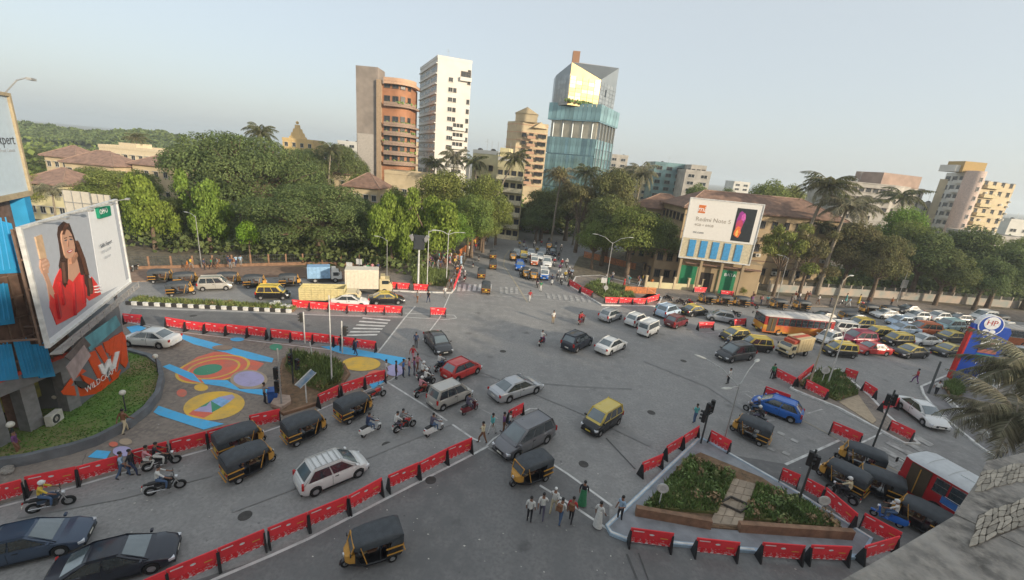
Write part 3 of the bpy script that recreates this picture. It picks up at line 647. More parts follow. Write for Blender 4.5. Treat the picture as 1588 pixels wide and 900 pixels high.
O('wall', MB().prism([Vector(V2(p0)), Vector(V2(p1)), Vector(V2(p1)) + Vector((0, 14)), Vector(V2(p0)) + Vector((0, 11))], 0, zt).mesh('wall', PALEY), b4)
O('wing_wall', MB().prism([Vector(V2(p1)) + Vector((.02, 0)), Vector(V2(p2)), Vector(V2(p2)) + Vector((0, 13)), Vector(V2(p1)) + Vector((.02, 13))], 0, zt2).mesh('wing_wall', PALEY), b4)
O('stair_head', MB().prism(rect(AT(772, 280, Y4 + 2), AT(786, 280, Y4 + 1.6), 5), zt2, AT(780, 229, Y4).z).mesh('stair_head', PALEY), b4)
p1y, p2y = p1.copy(), p2.copy()
O('terrace_rail', MB().ribbon([V2(p0), V2(p1)], .15, zt, zt + .9).ribbon([V2(p1), V2(p2)], .15, zt2, zt2 + .9).mesh('terrace_rail', OFFW), b4)
for f in range(6):
    z = zt2 - 4.5 - f * 3.0
    balcony(b4, Vector(V2(p1)).lerp(Vector(V2(p2)), .04), Vector(V2(p1)).lerp(Vector(V2(p2)), .98), z, 1.3, mat('balcony_cream', (.6, .54, .38), .8))
    facade(b4, p1, p2, z, 1, 3, 4, 1.3, 1.5, WIN_D)
    facade(b4, p0, p1, z + .8, 1, 3, 2, 1.4, 1.3, WIN_B, seed=f)
roof_kit(b4, ((p0.x + p1.x) / 2, p0.y + 4), zt, 8, 3)
for k in range(4): O('antenna', MB().tube((0, 0, 0), (0, 0, 4.5), .05, .04, 5).mesh('antenna', STEEL), b4, (p1.x - 2 + k * 1.6, p1.y + 3, zt2))
# --- glass tower
Y5 = 146
b5 = T('glass_tower', 'slanting blue-green glass tower with a cut-out coloured as warm glare near its top', 'tower block')
xl = AT(846, 240, Y5 + 6); xm = AT(921, 240, Y5); xr = AT(949, 240, Y5 + 16); zlow = AT(880, 212, Y5).z; zrec = AT(890, 186, Y5).z; zband = AT(890, 163, Y5).z
fb = [Vector(V2(xl)), Vector(V2(xm)), Vector(V2(xr)), Vector(V2(xl)) + Vector(V2(xr)) - Vector(V2(xm))]
def inset(f, k):
    c = sum(f, Vector((0, 0))) / len(f); return [c + (p - c) * k for p in f]
O('core', MB().prism(inset(fb, .97), 0, zlow).mesh('core', TEALD), b5)
def curtain(parent, Pt, Qt, z0, z1, cols, rows, m1, m2, name='glass_panel', seed=0, off=.08):
    d = Vector((Qt[0] - Pt[0], Qt[1] - Pt[1])); L = d.length; a = atan2(d.y, d.x); rg = random.Random(seed); wd = L / cols; ht = (z1 - z0) / rows
    me1 = MB().box((0, -off, 0), (wd * .93, .1, ht * .95)).mesh(name, m1); me2 = MB().box((0, -off, 0), (wd * .93, .1, ht * .95)).mesh(name, m2)
    for i in range(cols):
        for j in range(rows):
            O(name, me1 if rg.random() < .6 else me2, parent, (Pt[0] + d.x * (i + .5) / cols, Pt[1] + d.y * (i + .5) / cols, z0 + (j + .5) * ht), (rg.uniform(-.012, .012), 0, a + rg.uniform(-.012, .012)))
curtain(b5, fb[0], fb[1], 2, zlow, 18, 5, TEAL, TEALD, seed=1)
for k in range(6):
    O('fin', MB().box((0, 0, (zband) / 2), (.35, .7, zband)).mesh('fin', SILV), b5, tuple(fb[1].lerp(fb[2], (k + .5) / 6)) + (0,), atan2((fb[2] - fb[1]).y, (fb[2] - fb[1]).x))
curtain(b5, fb[1], fb[2], 2, zlow, 5, 9, TEAL, TEALD, seed=2)
O('lit_floor', MB().prism(inset(fb, .93), zlow, zrec).mesh('lit_floor', mat('lit_tint_glass', (.42, .38, .3), .15, .3, var=.3, scale=.25)), b5)  # lit look of the recessed floor is put into its pale gold colour
for k in range(5): p = fb[0].lerp(fb[1], .1 + k * .2); O('column', MB().tube((0, 0, zlow), (0, 0, zrec), .3, .3, 8).mesh('column', SILV, 40), b5, (p.x, p.y + .7, 0))
fo = inset(fb, 1.045); O('glass_band', MB().prism(fo, zrec, zband).mesh('glass_band', TEALD), b5); curtain(b5, fo[0], fo[1], zrec + .2, zband + 1.0, 12, 1, TEAL, TEAL, seed=3); curtain(b5, fo[1], fo[2], zrec + .2, zband + 1.0, 6, 1, TEAL, TEAL, seed=4)
ztop = AT(890, 96, Y5).z; u0, ua, ub, u1 = AT(860, 140, Y5 + 7), AT(882, 140, Y5 + .5), AT(930, 140, Y5 + 4), AT(958, 120, Y5 + 14)
bk = Vector((0, 10))
m5 = MB(); Pz = [Vector(V2(p)) for p in (u0, ua, ub, u1)]
zl, za, zb, zr = AT(862, 117, Y5 + 7).z, AT(884, 96, Y5).z, AT(931, 124, Y5 + 4).z, AT(961, 106, Y5 + 14).z
vb = [(p.x, p.y, zband) for p in Pz] + [(Pz[3].x, Pz[3].y + 8, zband), (Pz[0].x, Pz[0].y + 12, zband)]
vt = [(Pz[0].x, Pz[0].y, zl), (Pz[1].x, Pz[1].y, za), (Pz[2].x, Pz[2].y, zb), (Pz[3].x, Pz[3].y, zr), (Pz[3].x, Pz[3].y + 8, zr), (Pz[0].x, Pz[0].y + 12, zl + 1)]
m5.add(vb + vt, [(0, 1, 7, 6), (2, 3, 9, 8), (3, 4, 10, 9), (4, 5, 11, 10), (5, 0, 6, 11)], 0)
m5.add([vb[1], vb[2], vt[2], vt[1]], [(0, 1, 2, 3)], 1)
m5.add([vt[1], vt[2], vt[3], vt[4], vt[5], vt[0]], [(0, 1, 2, 3), (0, 3, 4, 5)], 0)
O('faceted_crown', m5.mesh('faceted_crown', [SILV, GLAREG]), b5)
pk = Vector(V2(AT(893, 90, Y5 + 2))); O('peak_panel', MB().add([vt[1], vt[2], vt[3], (pk.x + 1, pk.y + 1.5, za + .8)], [(0, 1, 2), (0, 2, 3)]).mesh('peak_panel', mat('warm_metal_slope', (.42, .38, .33), .4, .3)), b5)
O('lift_head', MB().prism(rect(Vector((pk.x - .9, pk.y + 1)), Vector((pk.x + 1.3, pk.y + 1)), 2.2), za - 3, AT(893, 75, Y5).z).mesh('lift_head', mat('rusty_brown_cladding', (.3, .16, .09), .7)), b5)
curtain(b5, Pz[1], Pz[2], zband + 1.6, min(za, zb) - .2, 5, 6, GLAREG, mat('pale_bright_panel', (.66, .53, .3), .4, .25), name='crown_panel', seed=6, off=.1)  # paler panels mixed in, also coloured as glare
curtain(b5, Pz[0], Pz[1], zband + .8, min(zl, za) - .4, 5, 6, SILV, mat('pale_silver_panel', (.33, .36, .38), .3, .35), name='crown_panel', seed=7, off=.1)
curtain(b5, Pz[2], Pz[3], zband + .8, min(zb, zr) - .4, 5, 6, SILV, MATS['pale_silver_panel'], name='crown_panel', seed=8, off=.1)
O('vent_window', MB().box((0, -.14, 0), (.9, .16, 2.2)).mesh('vent_window', GLASS), b5, tuple(Pz[2].lerp(Pz[3], .35)) + ((zband + zb) / 2 + 1,), atan2((Pz[3] - Pz[2]).y, (Pz[3] - Pz[2]).x))
pb = MB(); rg = random.Random(9)
for k in range(26):
    p = Pz[1].lerp(Pz[2], rg.random()) + Vector((rg.uniform(-1, .5), -.7)); pb.ball((p.x, p.y, zband + rg.uniform(.9, 1.6)), rg.uniform(.3, .6), 0, 5, 3)
O('terrace_plants', pb.mesh('terrace_plants', LEAFD), b5)['kind'] = 'stuff'
# --- right-hand apartment block
Y6 = 150
b6 = T('rounded_apartments', 'cream apartment block with a round stair tower and yellow roof box at right', 'building')
e0, e1, e2, e3 = AT(1453, 310, Y6 + 14), AT(1497, 310, Y6), AT(1512, 310, Y6), AT(1566, 310, Y6 + 6); zt = AT(1495, 266, Y6).z; ztr = AT(1550, 284, Y6 + 5).z
O('wall', MB().prism([V2(e0), V2(e1), (e2.x + 3, e2.y + 3), (e2.x + 5, e0.y + 4)], 0, zt).mesh('wall', OFFW), b6)
O('wing_wall', MB().prism([V2(e2), V2(e3), (e3.x, e3.y + 15), (e2.x, e2.y + 15)], 0, ztr).mesh('wing_wall', CREAM), b6)
rc = Vector(V2(e1)).lerp(Vector(V2(e2)), .5); O('stair_tower', MB().tube((rc.x, rc.y + 1.5, 0), (rc.x, rc.y + 1.5, zt + .5), 2.6, 2.6, 20).mesh('stair_tower', mat('pinkish_plaster', (.55, .42, .36), .8), 40), b6)
e2r, e3r = e2.copy(), e3.copy()
for f in range(11):
    z = zt - 2.2 - f * 3.05; facade(b6, e0, e1, z, 1, 3, 4, 2.4, 1.5, WIN_D, .2); facade(b6, e2, e3, z - 1, 1, 3, 4, 1.7, 1.4, WIN_B, .2, seed=f, skip=.15)
    d = (Vector(V2(e1)) - Vector(V2(e0))); balcony(b6, Vector(V2(e0)) + d * .45, Vector(V2(e0)) + d * .95, z - 1.4, 1.0, OFFW, ph=.9)
    d = (Vector(V2(e3)) - Vector(V2(e2))); balcony(b6, Vector(V2(e2)) + d * .08, Vector(V2(e2)) + d * .5, z - 2.3, 1.2, mat('yellow_balcony', (.5, .41, .24), .8), ph=.9)
    O('stair_window', WIN_W, b6, (rc.x, rc.y - 1.08, z), 0, (.8, 1, 1.4))
O('roof_box', MB().prism(rect(AT(1496, 255, Y6 + 3), AT(1531, 255, Y6 + 3), 6), zt, AT(1512, 250, Y6).z).mesh('roof_box', mat('ochre_box', (.42, .28, .1), .8)), b6)
O('roof_box', MB().prism(rect(AT(1482, 262, Y6 + 4), AT(1496, 262, Y6 + 4), 6), zt, zt + 2.2).mesh('roof_box', OFFW), b6)
# --- long weathered block behind the palms
Y7 = 148
b7 = T('weathered_block', 'long grey weathered flats with a brown roof storey behind the palms', 'building')
e0, e1, e2 = AT(1300, 320, Y7), AT(1378, 320, Y7), AT(1425, 320, Y7 + 12); zt = AT(1345, 285, Y7).z
O('wall', MB().prism([V2(e0), V2(e1), V2(e2), (e2.x, e2.y + 10), (e0.x, e0.y + 18)], 0, zt).mesh('wall', GREYW), b7)
O('roof_storey', MB().prism(rect(AT(1364, 290, Y7 + 1), AT(1425, 290, Y7 + 7), 9), zt, AT(1390, 270, Y7 + 3).z).mesh('roof_storey', mat('brown_plaster', (.34, .24, .19), .9, var=.2, scale=.4)), b7)
for f in range(8):
    z = zt - 2.5 - f * 3.0; facade(b7, e0, e1, z, 1, 3, 7, 1.7, 1.4, WIN_B, .4, seed=f, skip=.1); facade(b7, e1, e2, z, 1, 3, 4, 1.6, 1.4, WIN_B, .4, seed=f + 5)
bands(b7, [V2(e0), V2(e1), V2(e2), (e2.x, e2.y + 10), (e0.x, e0.y + 18)], zt - 24, 9, 3.0, GREYW, .3, .2)
roof_kit(b7, ((e0.x + e1.x) / 2, e0.y + 6), zt, 12, 3)

# --- hip-roofed houses and the police quarters
def hip(parent, foot, z, h, m, ov=.8, name='roof'):
    a, b, c, d = [Vector(V2(p)) for p in foot]; u = (b - a).normalized(); n = (d - a).normalized(); a = a - u * ov - n * ov; b = b + u * ov - n * ov; c = c + u * ov + n * ov; d = d - u * ov + n * ov
    wd = (d - a).length / 2; r0 = a + n * wd + u * min(wd, (b - a).length * .45); r1 = b + n * wd - u * min(wd, (b - a).length * .45)
    v = [(*a, z), (*b, z), (*c, z), (*d, z), (*r0, z + h), (*r1, z + h)] + [(*p, z - .22) for p in (a, b, c, d)]
    o = O(name, MB().add(v, [(0, 1, 5, 4), (1, 2, 5), (2, 3, 4, 5), (3, 0, 4), (0, 6, 7, 1), (1, 7, 8, 2), (2, 8, 9, 3), (3, 9, 6, 0), (9, 8, 7, 6)]).mesh(name, m), parent)
    O('ridge_cap', MB().tube((*r0, z + h), (*r1, z + h), .16, .16, 6).tube((*a, z + .05), (*r0, z + h), .12, .12, 5).tube((*b, z + .05), (*r1, z + h), .12, .12, 5).mesh('ridge_cap', mat('ridge_tiles', (.3, .2, .15), .9)), parent)
    return o
def house(name, label, Pl, Pr, dep, h, rh, wm, floors=2, cols=4, win=WIN_S, roof=ROOFT):
    b = T(name, label, 'house' if floors < 3 else 'building'); f = rect(Pl, Pr, dep); O('wall', MB().prism(f, -.01, h).mesh('wall', wm), b); hip(b, f, h, rh, roof)
    fh = h / floors; facade(b, Pl, Pr, 0, floors, fh, cols, 1.1, 1.4, win, fh * .55); facade(b, f[3], f[0], 0, floors, fh, max(2, cols // 2), 1.1, 1.4, win, fh * .55); facade(b, f[1], f[2], 0, floors, fh, max(2, cols // 2), 1.1, 1.4, win, fh * .55)
    return b
PQW = mat('beige_quarters_plaster', (.4, .3, .18), .88, var=.16, scale=.3, bump=.25, detail=9)
pA, pB = AT(1048, 400, 84), AT(1283, 420, 86)
pq = house('police_quarters', 'long beige three-storey building with brown hipped roof behind the white billboard', pA, pB, 11, AT(1230, 336, 85).z, 3.3, PQW, 3, 13, WIN_B)
bands(pq, rect(pA, pB, 11), AT(1230, 336, 85).z / 3 - .15, 2, AT(1230, 336, 85).z / 3, mat('brown_string_course', (.2, .13, .09), .9), .22, .1)
pq2 = house('police_quarters', 'beige wing with brown hipped roof left of the white billboard', AT(975, 380, 96), AT(1062, 395, 93), 10, AT(1010, 322, 95).z, 3.0, PQW, 3, 6, WIN_B)
pq3 = house('annex_building', 'low beige ground-floor annex beside the green shop doors', AT(1010, 430, 78), AT(1070, 430, 78), 6, 6.5, .8, mat('annex_plaster', (.36, .26, .16), .9, var=.2, scale=.5), 2, 4, WIN_B)
for (nm, lb, x0, x1, yy, Y, top, dep, rh, cols) in (
    ('hip_roofed_house', 'cream house with a pinkish hipped roof, leftmost behind the garden trees', 70, 118, 250, 118, 243, 9, 3, 4),
    ('hip_roofed_house', 'cream house with a hipped roof partly behind its lower neighbour', 100, 176, 255, 108, 254, 9, 3.2, 5),
    ('hip_roofed_house', 'cream house with a brown roof just beside the great rain tree', 205, 262, 258, 112, 256, 9, 2.6, 4),
    ('hip_roofed_house', 'yellow-walled house with a tiled roof behind the left billboards', 36, 96, 285, 82, 284, 9, 2.8, 4),
    ('hip_roofed_house', 'small cream house with a brown hipped roof below the terracotta tower', 537, 586, 290, 100, 290, 9, 3, 4),
    ('hip_roofed_house', 'low house with a long brown roof behind the dark rain tree', 490, 540, 270, 125, 268, 8, 2.6, 3)):
    house(nm, lb, AT(x0, yy, Y), AT(x1, yy, Y), dep, AT((x0 + x1) / 2, top, Y).z, rh, CREAM if 'yellow' not in lb else PALEY, 2, cols, WIN_S, mat('pinkish_roof_tiles', (.26, .165, .125), .9, var=.3, scale=1.2, bump=.5) if x0 < 300 else ROOFT)
p0, p1 = AT(155, 240, 135), AT(258, 240, 135); b = tower('balustraded_villa', 'long cream villa with a balustraded roof terrace and a palm in front', rect(p0, p1, 12), AT(205, 233, 135).z, mat('villa_cream', (.62, .52, .36), .8, var=.1), par=.9)
facade(b, p0, p1, 2, 3, 3.2, 9, 1.2, 1.7, WIN_S); O('roof_room', MB().prism(rect(AT(186, 235, 136), AT(212, 235, 136), 6), AT(205, 233, 135).z, AT(205, 223, 135).z).mesh('roof_room', MATS['villa_cream']), b)
p0, p1 = AT(596, 280, 118), AT(660, 280, 118); b = tower('flat_roofed_house', 'pale flat-roofed house with a stepped terrace at the foot of the white tower', rect(p0, p1, 10), AT(630, 272, 118).z, CREAM); facade(b, p0, p1, 1, 3, 3.2, 5, 1.2, 1.4, WIN_S)
# temple-like yellow dome house
p0, p1 = AT(438, 220, 170), AT(486, 220, 170); zt = AT(462, 219, 170).z
b = tower('yellow_temple', 'small yellow temple with a tiered top above the trees', rect(p0, p1, 9), zt, mat('temple_yellow', (.62, .44, .2), .8, var=.1), 'temple')
pc = Vector(V2(AT(458, 210, 172))); tt = MB()
for i, (r, hh) in enumerate(((2.6, 1.8), (2.0, 1.6), (1.4, 1.5), (.8, 1.4))): tt.box((pc.x, pc.y + 2, zt + .9 + i * 1.45), (r * 2, r * 2, 1.5), 0, 0, .86)
tt.ball((pc.x, pc.y + 2, zt + 6.8), .6); O('tiered_top', tt.mesh('tiered_top', MATS['temple_yellow']), b); facade(b, p0, p1, zt - 6, 2, 3, 4, 1.3, 1.5, WIN_S)
# distant blocks along the skyline
far = [('white block between the temple and the terracotta tower', 524, 553, 222, 230, OFFW), ('narrow cream block between the two tall towers', 630, 644, 222, 260, CREAM), ('grey block right of the glass tower', 944, 972, 243, 230, GREYW),
       ('low teal glass office behind palms', 1013, 1060, 256, 200, TEAL), ('stepped concrete block with broken terraces', 1060, 1100, 268, 190, GREYW), 
       ('pale block low on the skyline behind the bright green tree', 1135, 1160, 284, 320, OFFW), ('long flat block far at the left edge of the skyline', 28, 72, 203, 520, GREYW),
       ('low white block peeping between palms', 690, 722, 256, 190, OFFW), ('grey block with flat roof left of the rounded apartments', 1425, 1452, 318, 170, GREYW), ('low white block right of the rounded apartments', 1560, 1600, 344, 200, OFFW),
       ('cream block low behind the coconut palms', 975, 1012, 262, 210, CREAM), ('grey roofed shed at the right edge', 1535, 1590, 372, 120, GREYW)]
for i, (lb, x0, x1, yt, Y, m) in enumerate(far):
    p0, p1 = AT(x0, yt + 15, Y), AT(x1, yt + 15, Y); zt = max(AT((x0 + x1) / 2, yt, Y).z, 4); b = tower('distant_block', lb, rect(p0, p1, 14), zt, m, par=1.0)
    n = max(2, int((p1 - p0).length / 4)); facade(b, p0, p1, max(0, zt - 15), min(5, int(zt // 3)), 3.0, n, (p1 - p0).length / n * .55, 1.5, WIN_W if m != TEAL else WIN_D, 1.5); roof_kit(b, ((p0.x + p1.x) / 2, p0.y + 5), zt, i, 1 if i % 2 else 2)
b = [o for o in COL.objects if o.get('label') == 'stepped concrete block with broken terraces'][0]; p0 = AT(1070, 270, 192); O('upper_storey', MB().prism(rect(p0, AT(1094, 270, 192), 8), 0, AT(1080, 256, 192).z).mesh('upper_storey', GREYW), b)
facade(b, p0, AT(1094, 270, 192), AT(1080, 256, 192).z - 4, 1, 3, 3, 1.6, 1.6, WIN_D)
# unseen blocks added behind the viewpoint to shade the junction from the low sun
for i, (x, y, sx, sy, h) in enumerate(((30, -30, 36, 16, 29), (72, -28, 36, 16, 27), (112, -20, 34, 16, 28), (150, -6, 30, 18, 28), (190, 8, 34, 18, 28), (-12, -34, 30, 16, 30), (232, 26, 34, 18, 28))):
    f = [Vector((x - sx / 2, y - sy / 2)), Vector((x + sx / 2, y - sy / 2)), Vector((x + sx / 2, y + sy / 2)), Vector((x - sx / 2, y + sy / 2))]
    b = tower('shade_block', ('cream', 'grey', 'white', 'yellow', 'weathered', 'beige', 'pale')[i] + ' flats added unseen behind the viewpoint to shade the junction', f, h, (CREAM, GREYW, OFFW, PALEY, GREYW, PQW, OFFW)[i]); facade(b, f[2], f[3], 1, 8, 3.2, 7, 1.8, 1.5, WIN_B)
# ------------------------------------------------------------------ billboards and the corner shop
def frame_of(Pl, Pr):
    d = Vector((Pr[0] - Pl[0], Pr[1] - Pl[1])); return d.length, atan2(d.y, d.x)
def slab2(pts, y0, y1, m, name):
    """an outline in the XZ plane with thickness"""
    n = len(pts); a = sum(pts[i][0] * pts[(i + 1) % n][1] - pts[(i + 1) % n][0] * pts[i][1] for i in range(n))
    if a < 0: pts = list(reversed(pts))
    vs = [(p[0], y0, p[1]) for p in pts] + [(p[0], y1, p[1]) for p in pts]
    return MB().add(vs, [tuple(range(n)), tuple(range(2 * n - 1, n - 1, -1))] + [(i, i + n, (i + 1) % n + n, (i + 1) % n) for i in range(n)]).mesh(name, m)
class Board:
    """a vertical board standing on the ground line Pl->Pr (left to right as one faces it)"""
    def __init__(s, o, Pl, Pr): s.o = o; s.Pl = Vector((Pl[0], Pl[1], 0)); s.L, s.a = frame_of(Pl, Pr); s.Pr = Vector((Pr[0], Pr[1], 0)); s.k = 0
    def uv(s, x, y):
        p = PL(x, y, s.Pl, s.Pr); d = Vector((cos(s.a), sin(s.a), 0)); return ((p - s.Pl).dot(d), p.z)
    def put(s, name, pts, m, y0=-.01, y1=.0, parent=None): return O(name, slab2(pts, y0, y1, m, name), s.o)
    def pic(s, name, zp, zo, m, step=.006):
        s.k += 1; pts = [s.uv(zo[0] + x / zo[2], zo[1] + y / zo[2]) for x, y in zp]; return s.put(name, pts, m, -.02 - s.k * step, -.012)
    def text(s, txt, x, y, size, m, align='LEFT', name='lettering', rotp=0):
        u, z = s.uv(x, y); s.k += 1; return O(name, lettering(txt, size, m, .004, align), s.o, (u, -.03 - s.k * .006, z), (0, rotp, 0))
def board_thing(name, label, Pl, Pr, cat='billboard'):
    L, a = frame_of(Pl, Pr); o = T(name, label, cat, (Pl[0], Pl[1], 0), a); return Board(o, Pl, Pr)
PRWH = mat('vinyl_white', (.72, .74, .76), .5, var=.03); PRGR = mat('vinyl_grey', (.4, .43, .48), .5, var=.05)
SKIN = mat('printed_skin', (.5, .29, .2), .6, var=.06); HAIRB = mat('printed_hair', (.045, .022, .016), .6); REDP = mat('printed_red', (.62, .035, .03), .5, var=.1)
GOLDP = mat('printed_gold', (.55, .38, .24), .5); GRNP = mat('printed_green', (.0, .22, .12), .5); INK = mat('printed_ink', (.06, .07, .09), .6); WHT = mat('printed_white', (.8, .8, .8), .6); LIPS = mat('printed_lips', (.45, .06, .07), .6)
A, B = G(117, 690), G(205, 575)
bb = board_thing('billboard', 'large grey and white billboard of a long-haired woman in red holding a phone', A, B)
tl, tr, br, bl = bb.uv(30, 352), bb.uv(178, 315), bb.uv(203, 441), bb.uv(73, 528)
zt, zb = (tl[1] + tr[1]) / 2, (bl[1] + br[1]) / 2; u0, u1 = (tl[0] + bl[0]) / 2, (tr[0] + br[0]) / 2
bb.put('board', [(u0, zb), (u1, zb), (u1, zt), (u0, zt)], PRGR, -.012, .1)
Z2 = (0, 300, 4.092)
ru = lambda f: u0 + (u1 - u0) * f
wh = bb.pic('printed_panel', [(555, 105), (712, 62), (800, 565), (640, 640)], Z2, PRWH)
bb.put('printed_panel', [(u0, zb), (u1, zb), (u1, zb + .3), (u0, zb + .3)], PRWH, -.03, -.012)
fig = [('printed_hair', [(400, 178), (366, 212), (360, 262), (372, 330), (380, 400), (370, 460), (385, 520), (383, 580), (410, 608), (440, 560), (500, 560), (540, 590), (548, 660), (572, 662), (578, 600), (555, 520), (530, 420), (490, 345), (465, 270), (440, 200)], HAIRB),
       ('printed_arm', [(255, 480), (290, 495), (322, 580), (362, 690), (352, 718), (312, 690), (292, 570)], SKIN),
       ('printed_neck', [(425, 400), (470, 372), (490, 440), (505, 510), (455, 565), (430, 545)], SKIN),
       ('printed_blouse', [(378, 475), (345, 545), (330, 600), (362, 700), (310, 640), (312, 725), (355, 835), (470, 775), (542, 715), (540, 655), (562, 682), (637, 640), (622, 590), (578, 530), (556, 560), (544, 600), (500, 500), (455, 562), (432, 545), (410, 600)], REDP),
       ('printed_hair', [(500, 420), (530, 520), (545, 600), (548, 650), (565, 655), (574, 590), (556, 520), (530, 430), (505, 385)], HAIRB),
       ('printed_hair', [(375, 430), (390, 410), (410, 440), (412, 520), (408, 600), (388, 575), (384, 500)], HAIRB),
       ('printed_phone', [(215, 278), (256, 262), (287, 408), (248, 418)], GOLDP),
       ('printed_hand', [(248, 425), (262, 412), (280, 408), (296, 425), (306, 455), (296, 490), (300, 505), (262, 510), (246, 470)], SKIN),
       ('printed_finger', [(250, 432), (280, 416), (284, 426), (254, 442)], mat('printed_skin_light', (.58, .36, .26), .6)), ('printed_finger', [(256, 455), (296, 436), (299, 446), (259, 466)], mat('printed_skin_light', (.58, .36, .26), .6)), ('printed_finger', [(262, 478), (298, 462), (299, 472), (264, 488)], mat('printed_skin_light', (.58, .36, .26), .6)),
       ('printed_face', [(378, 262), (385, 240), (402, 226), (425, 236), (442, 262), (456, 305), (464, 345), (460, 380), (444, 408), (428, 418), (412, 412), (400, 390), (390, 345), (380, 300)], SKIN),
       ('printed_brow', [(392, 284), (410, 278), (411, 283), (393, 290)], HAIRB), ('printed_brow', [(424, 272), (444, 274), (445, 280), (424, 278)], HAIRB),
       ('printed_eye', [(395, 297), (410, 292), (410, 300), (396, 304)], INK), ('printed_eye', [(427, 288), (444, 288), (444, 296), (428, 296)], INK), ('printed_nose', [(414, 300), (420, 300), (422, 338), (412, 340)], mat('printed_shade', (.36, .19, .13), .6)),
       ('printed_mouth', [(410, 368), (425, 362), (442, 356), (438, 372), (422, 380)], LIPS), ('printed_teeth', [(414, 369), (436, 361), (434, 367), (418, 374)], WHT)]
DKR = mat('printed_deep_red', (.4, .02, .025), .5); HLT_ = mat('printed_hair_light', (.075, .034, .022), .6)
fig += [('printed_fold', [(362, 560), (372, 556), (400, 700), (392, 712)], DKR), ('printed_fold', [(452, 570), (458, 568), (470, 770), (462, 776)], DKR), ('printed_fold', [(505, 520), (512, 518), (530, 690), (522, 700)], DKR), ('printed_fold', [(335, 640), (345, 640), (372, 780), (362, 800)], DKR), ('printed_shadow', [(430, 412), (448, 406), (466, 374), (474, 396), (452, 440), (434, 450)], mat('printed_neck_shade', (.33, .17, .11), .6)),
        ('printed_strand', [(410, 190), (420, 192), (392, 240), (386, 262), (380, 256)], HLT_), ('printed_strand', [(470, 300), (478, 310), (520, 420), (545, 520), (536, 516), (508, 420)], HLT_), ('printed_strand', [(380, 440), (388, 436), (396, 520), (404, 580), (394, 570)], HLT_), ('printed_strand', [(552, 540), (558, 538), (568, 600), (564, 640)], HLT_)] + [('printed_stripe', [(588 + 3 * k, 590 + 18 * k), (626 + 3 * k, 578 + 18 * k), (627 + 3 * k, 583 + 18 * k), (590 + 3 * k, 596 + 18 * k)], WHT) for k in range(3)]
for nm, pts, m in fig: bb.pic(nm, pts, Z2, m)
bb.pic('logo_block', [(598, 92), (676, 78), (684, 140), (612, 160)], Z2, GRNP)
sl_ = radians(0)
bb.text('OPPO', 0 + 608 / 4.092, 300 + 136 / 4.092, .52, WHT); bb.text('Selfie Expert', 612 / 4.092, 300 + 350 / 4.092, .4, INK); bb.text('F3 Plus 16MP', 622 / 4.092, 300 + 385 / 4.092, .3, mat('printed_grey', (.35, .37, .4), .6)); bb.text('6GB RAM', 640 / 4.092, 300 + 418 / 4.092, .24, mat('printed_grey', (.35, .37, .4), .6))
fr = MB(); fw = .14
for a_, b_ in (((u0 - fw, zb - fw), (u1 + fw, zb)), ((u0 - fw, zt), (u1 + fw, zt + fw)), ((u0 - fw, zb), (u0, zt)), ((u1, zb), (u1 + fw, zt))): fr.box(((a_[0] + b_[0]) / 2, .0, (a_[1] + b_[1]) / 2), (b_[0] - a_[0], .2, b_[1] - a_[1]))
O('frame', fr.mesh('frame', WPOST), bb.o)
bk = MB()
for k in range(7):
    u = ru(k / 6); bk.box((u, .3, (zt + zb) / 2), (.1, .1, zt - zb)); bk.box((u, 1.1, zb + .4), (.1, 1.6, .1))
for k in range(5): bk.box(((u0 + u1) / 2, .22, zb + (zt - zb) * k / 4), (u1 - u0, .08, .1))
O('back_truss', bk.mesh('back_truss', mat('rusted_steel', (.17, .11, .08), .9, var=.3)), bb.o)
for k in range(4): O('lamp_arm', MB().tube((0, 0, 0), (0, -1.1, .25), .03, .03, 6).box((0, -1.15, .27), (.4, .22, .12)).mesh('lamp_arm', STEEL), bb.o, (ru(.12 + .25 * k), -.1, zt + .12))
O('catwalk', MB().box(((u0 + u1) / 2, -.3, zb - .5), (u1 - u0 + .4, .5, .08)).box(((u0 + u1) / 2, -.55, zb - .1), (u1 - u0 + .6, .05, .05)).mesh('catwalk', mat('catwalk_steel', (.32, .3, .28), .7)), bb.o)
for k in range(12): O('catwalk_rail_post', MB().box((0, 0, 0), (.05, .05, .55)).mesh('catwalk_rail_post', STEEL), bb.o, (ru(k / 11), -.55, zb - .3))
for k in range(3, 6): O('support_post', MB().tube((0, 0, 0), (0, 0, zb - .6), .13, .13, 8).mesh('support_post', STEEL), bb.o, (ru(.04 + k * .184), .9, 0))
# corner shop under the billboard
sA, sN = G(203, 577), G(124, 640)
shop = T('corner_shop', 'corner shop with an orange and grey wall, blue shutters and an open grey ground floor', 'shop'); 
dS = (sA - sN).normalized(); nS = Vector((dS.y, -dS.x, 0)); zs_ = zb - 1.0
sh = Board(shop, sN, sA); sh.o = O('sign_wall', None, shop, (sN.x, sN.y, 0), sh.a)
O('wall', MB().prism([V2(sN), V2(sA), V2(sA - nS * 6 ), V2(sN - nS * 7)], 0, zs_).mesh('wall', mat('shop_grey_wall', (.17, .18, .19), .8, var=.2, scale=.6)), shop)
Z3 = (0, 500, 4.092); ORP = mat('orange_sign_paint', (.72, .09, .015), .5, var=.08)
def clampu(pts): return [(max(-3.2, min(sh.L + .3, u)), max(.25, min(zs_ + .25, z))) for u, z in pts]
def pic3(name, zp, m, step=.008):
    sh.k += 1; O(name, slab2(clampu([sh.uv(x / 4.092, 500 + y / 4.092) for x, y in zp]), -.02 - sh.k * step, .0, m, name), sh.o)
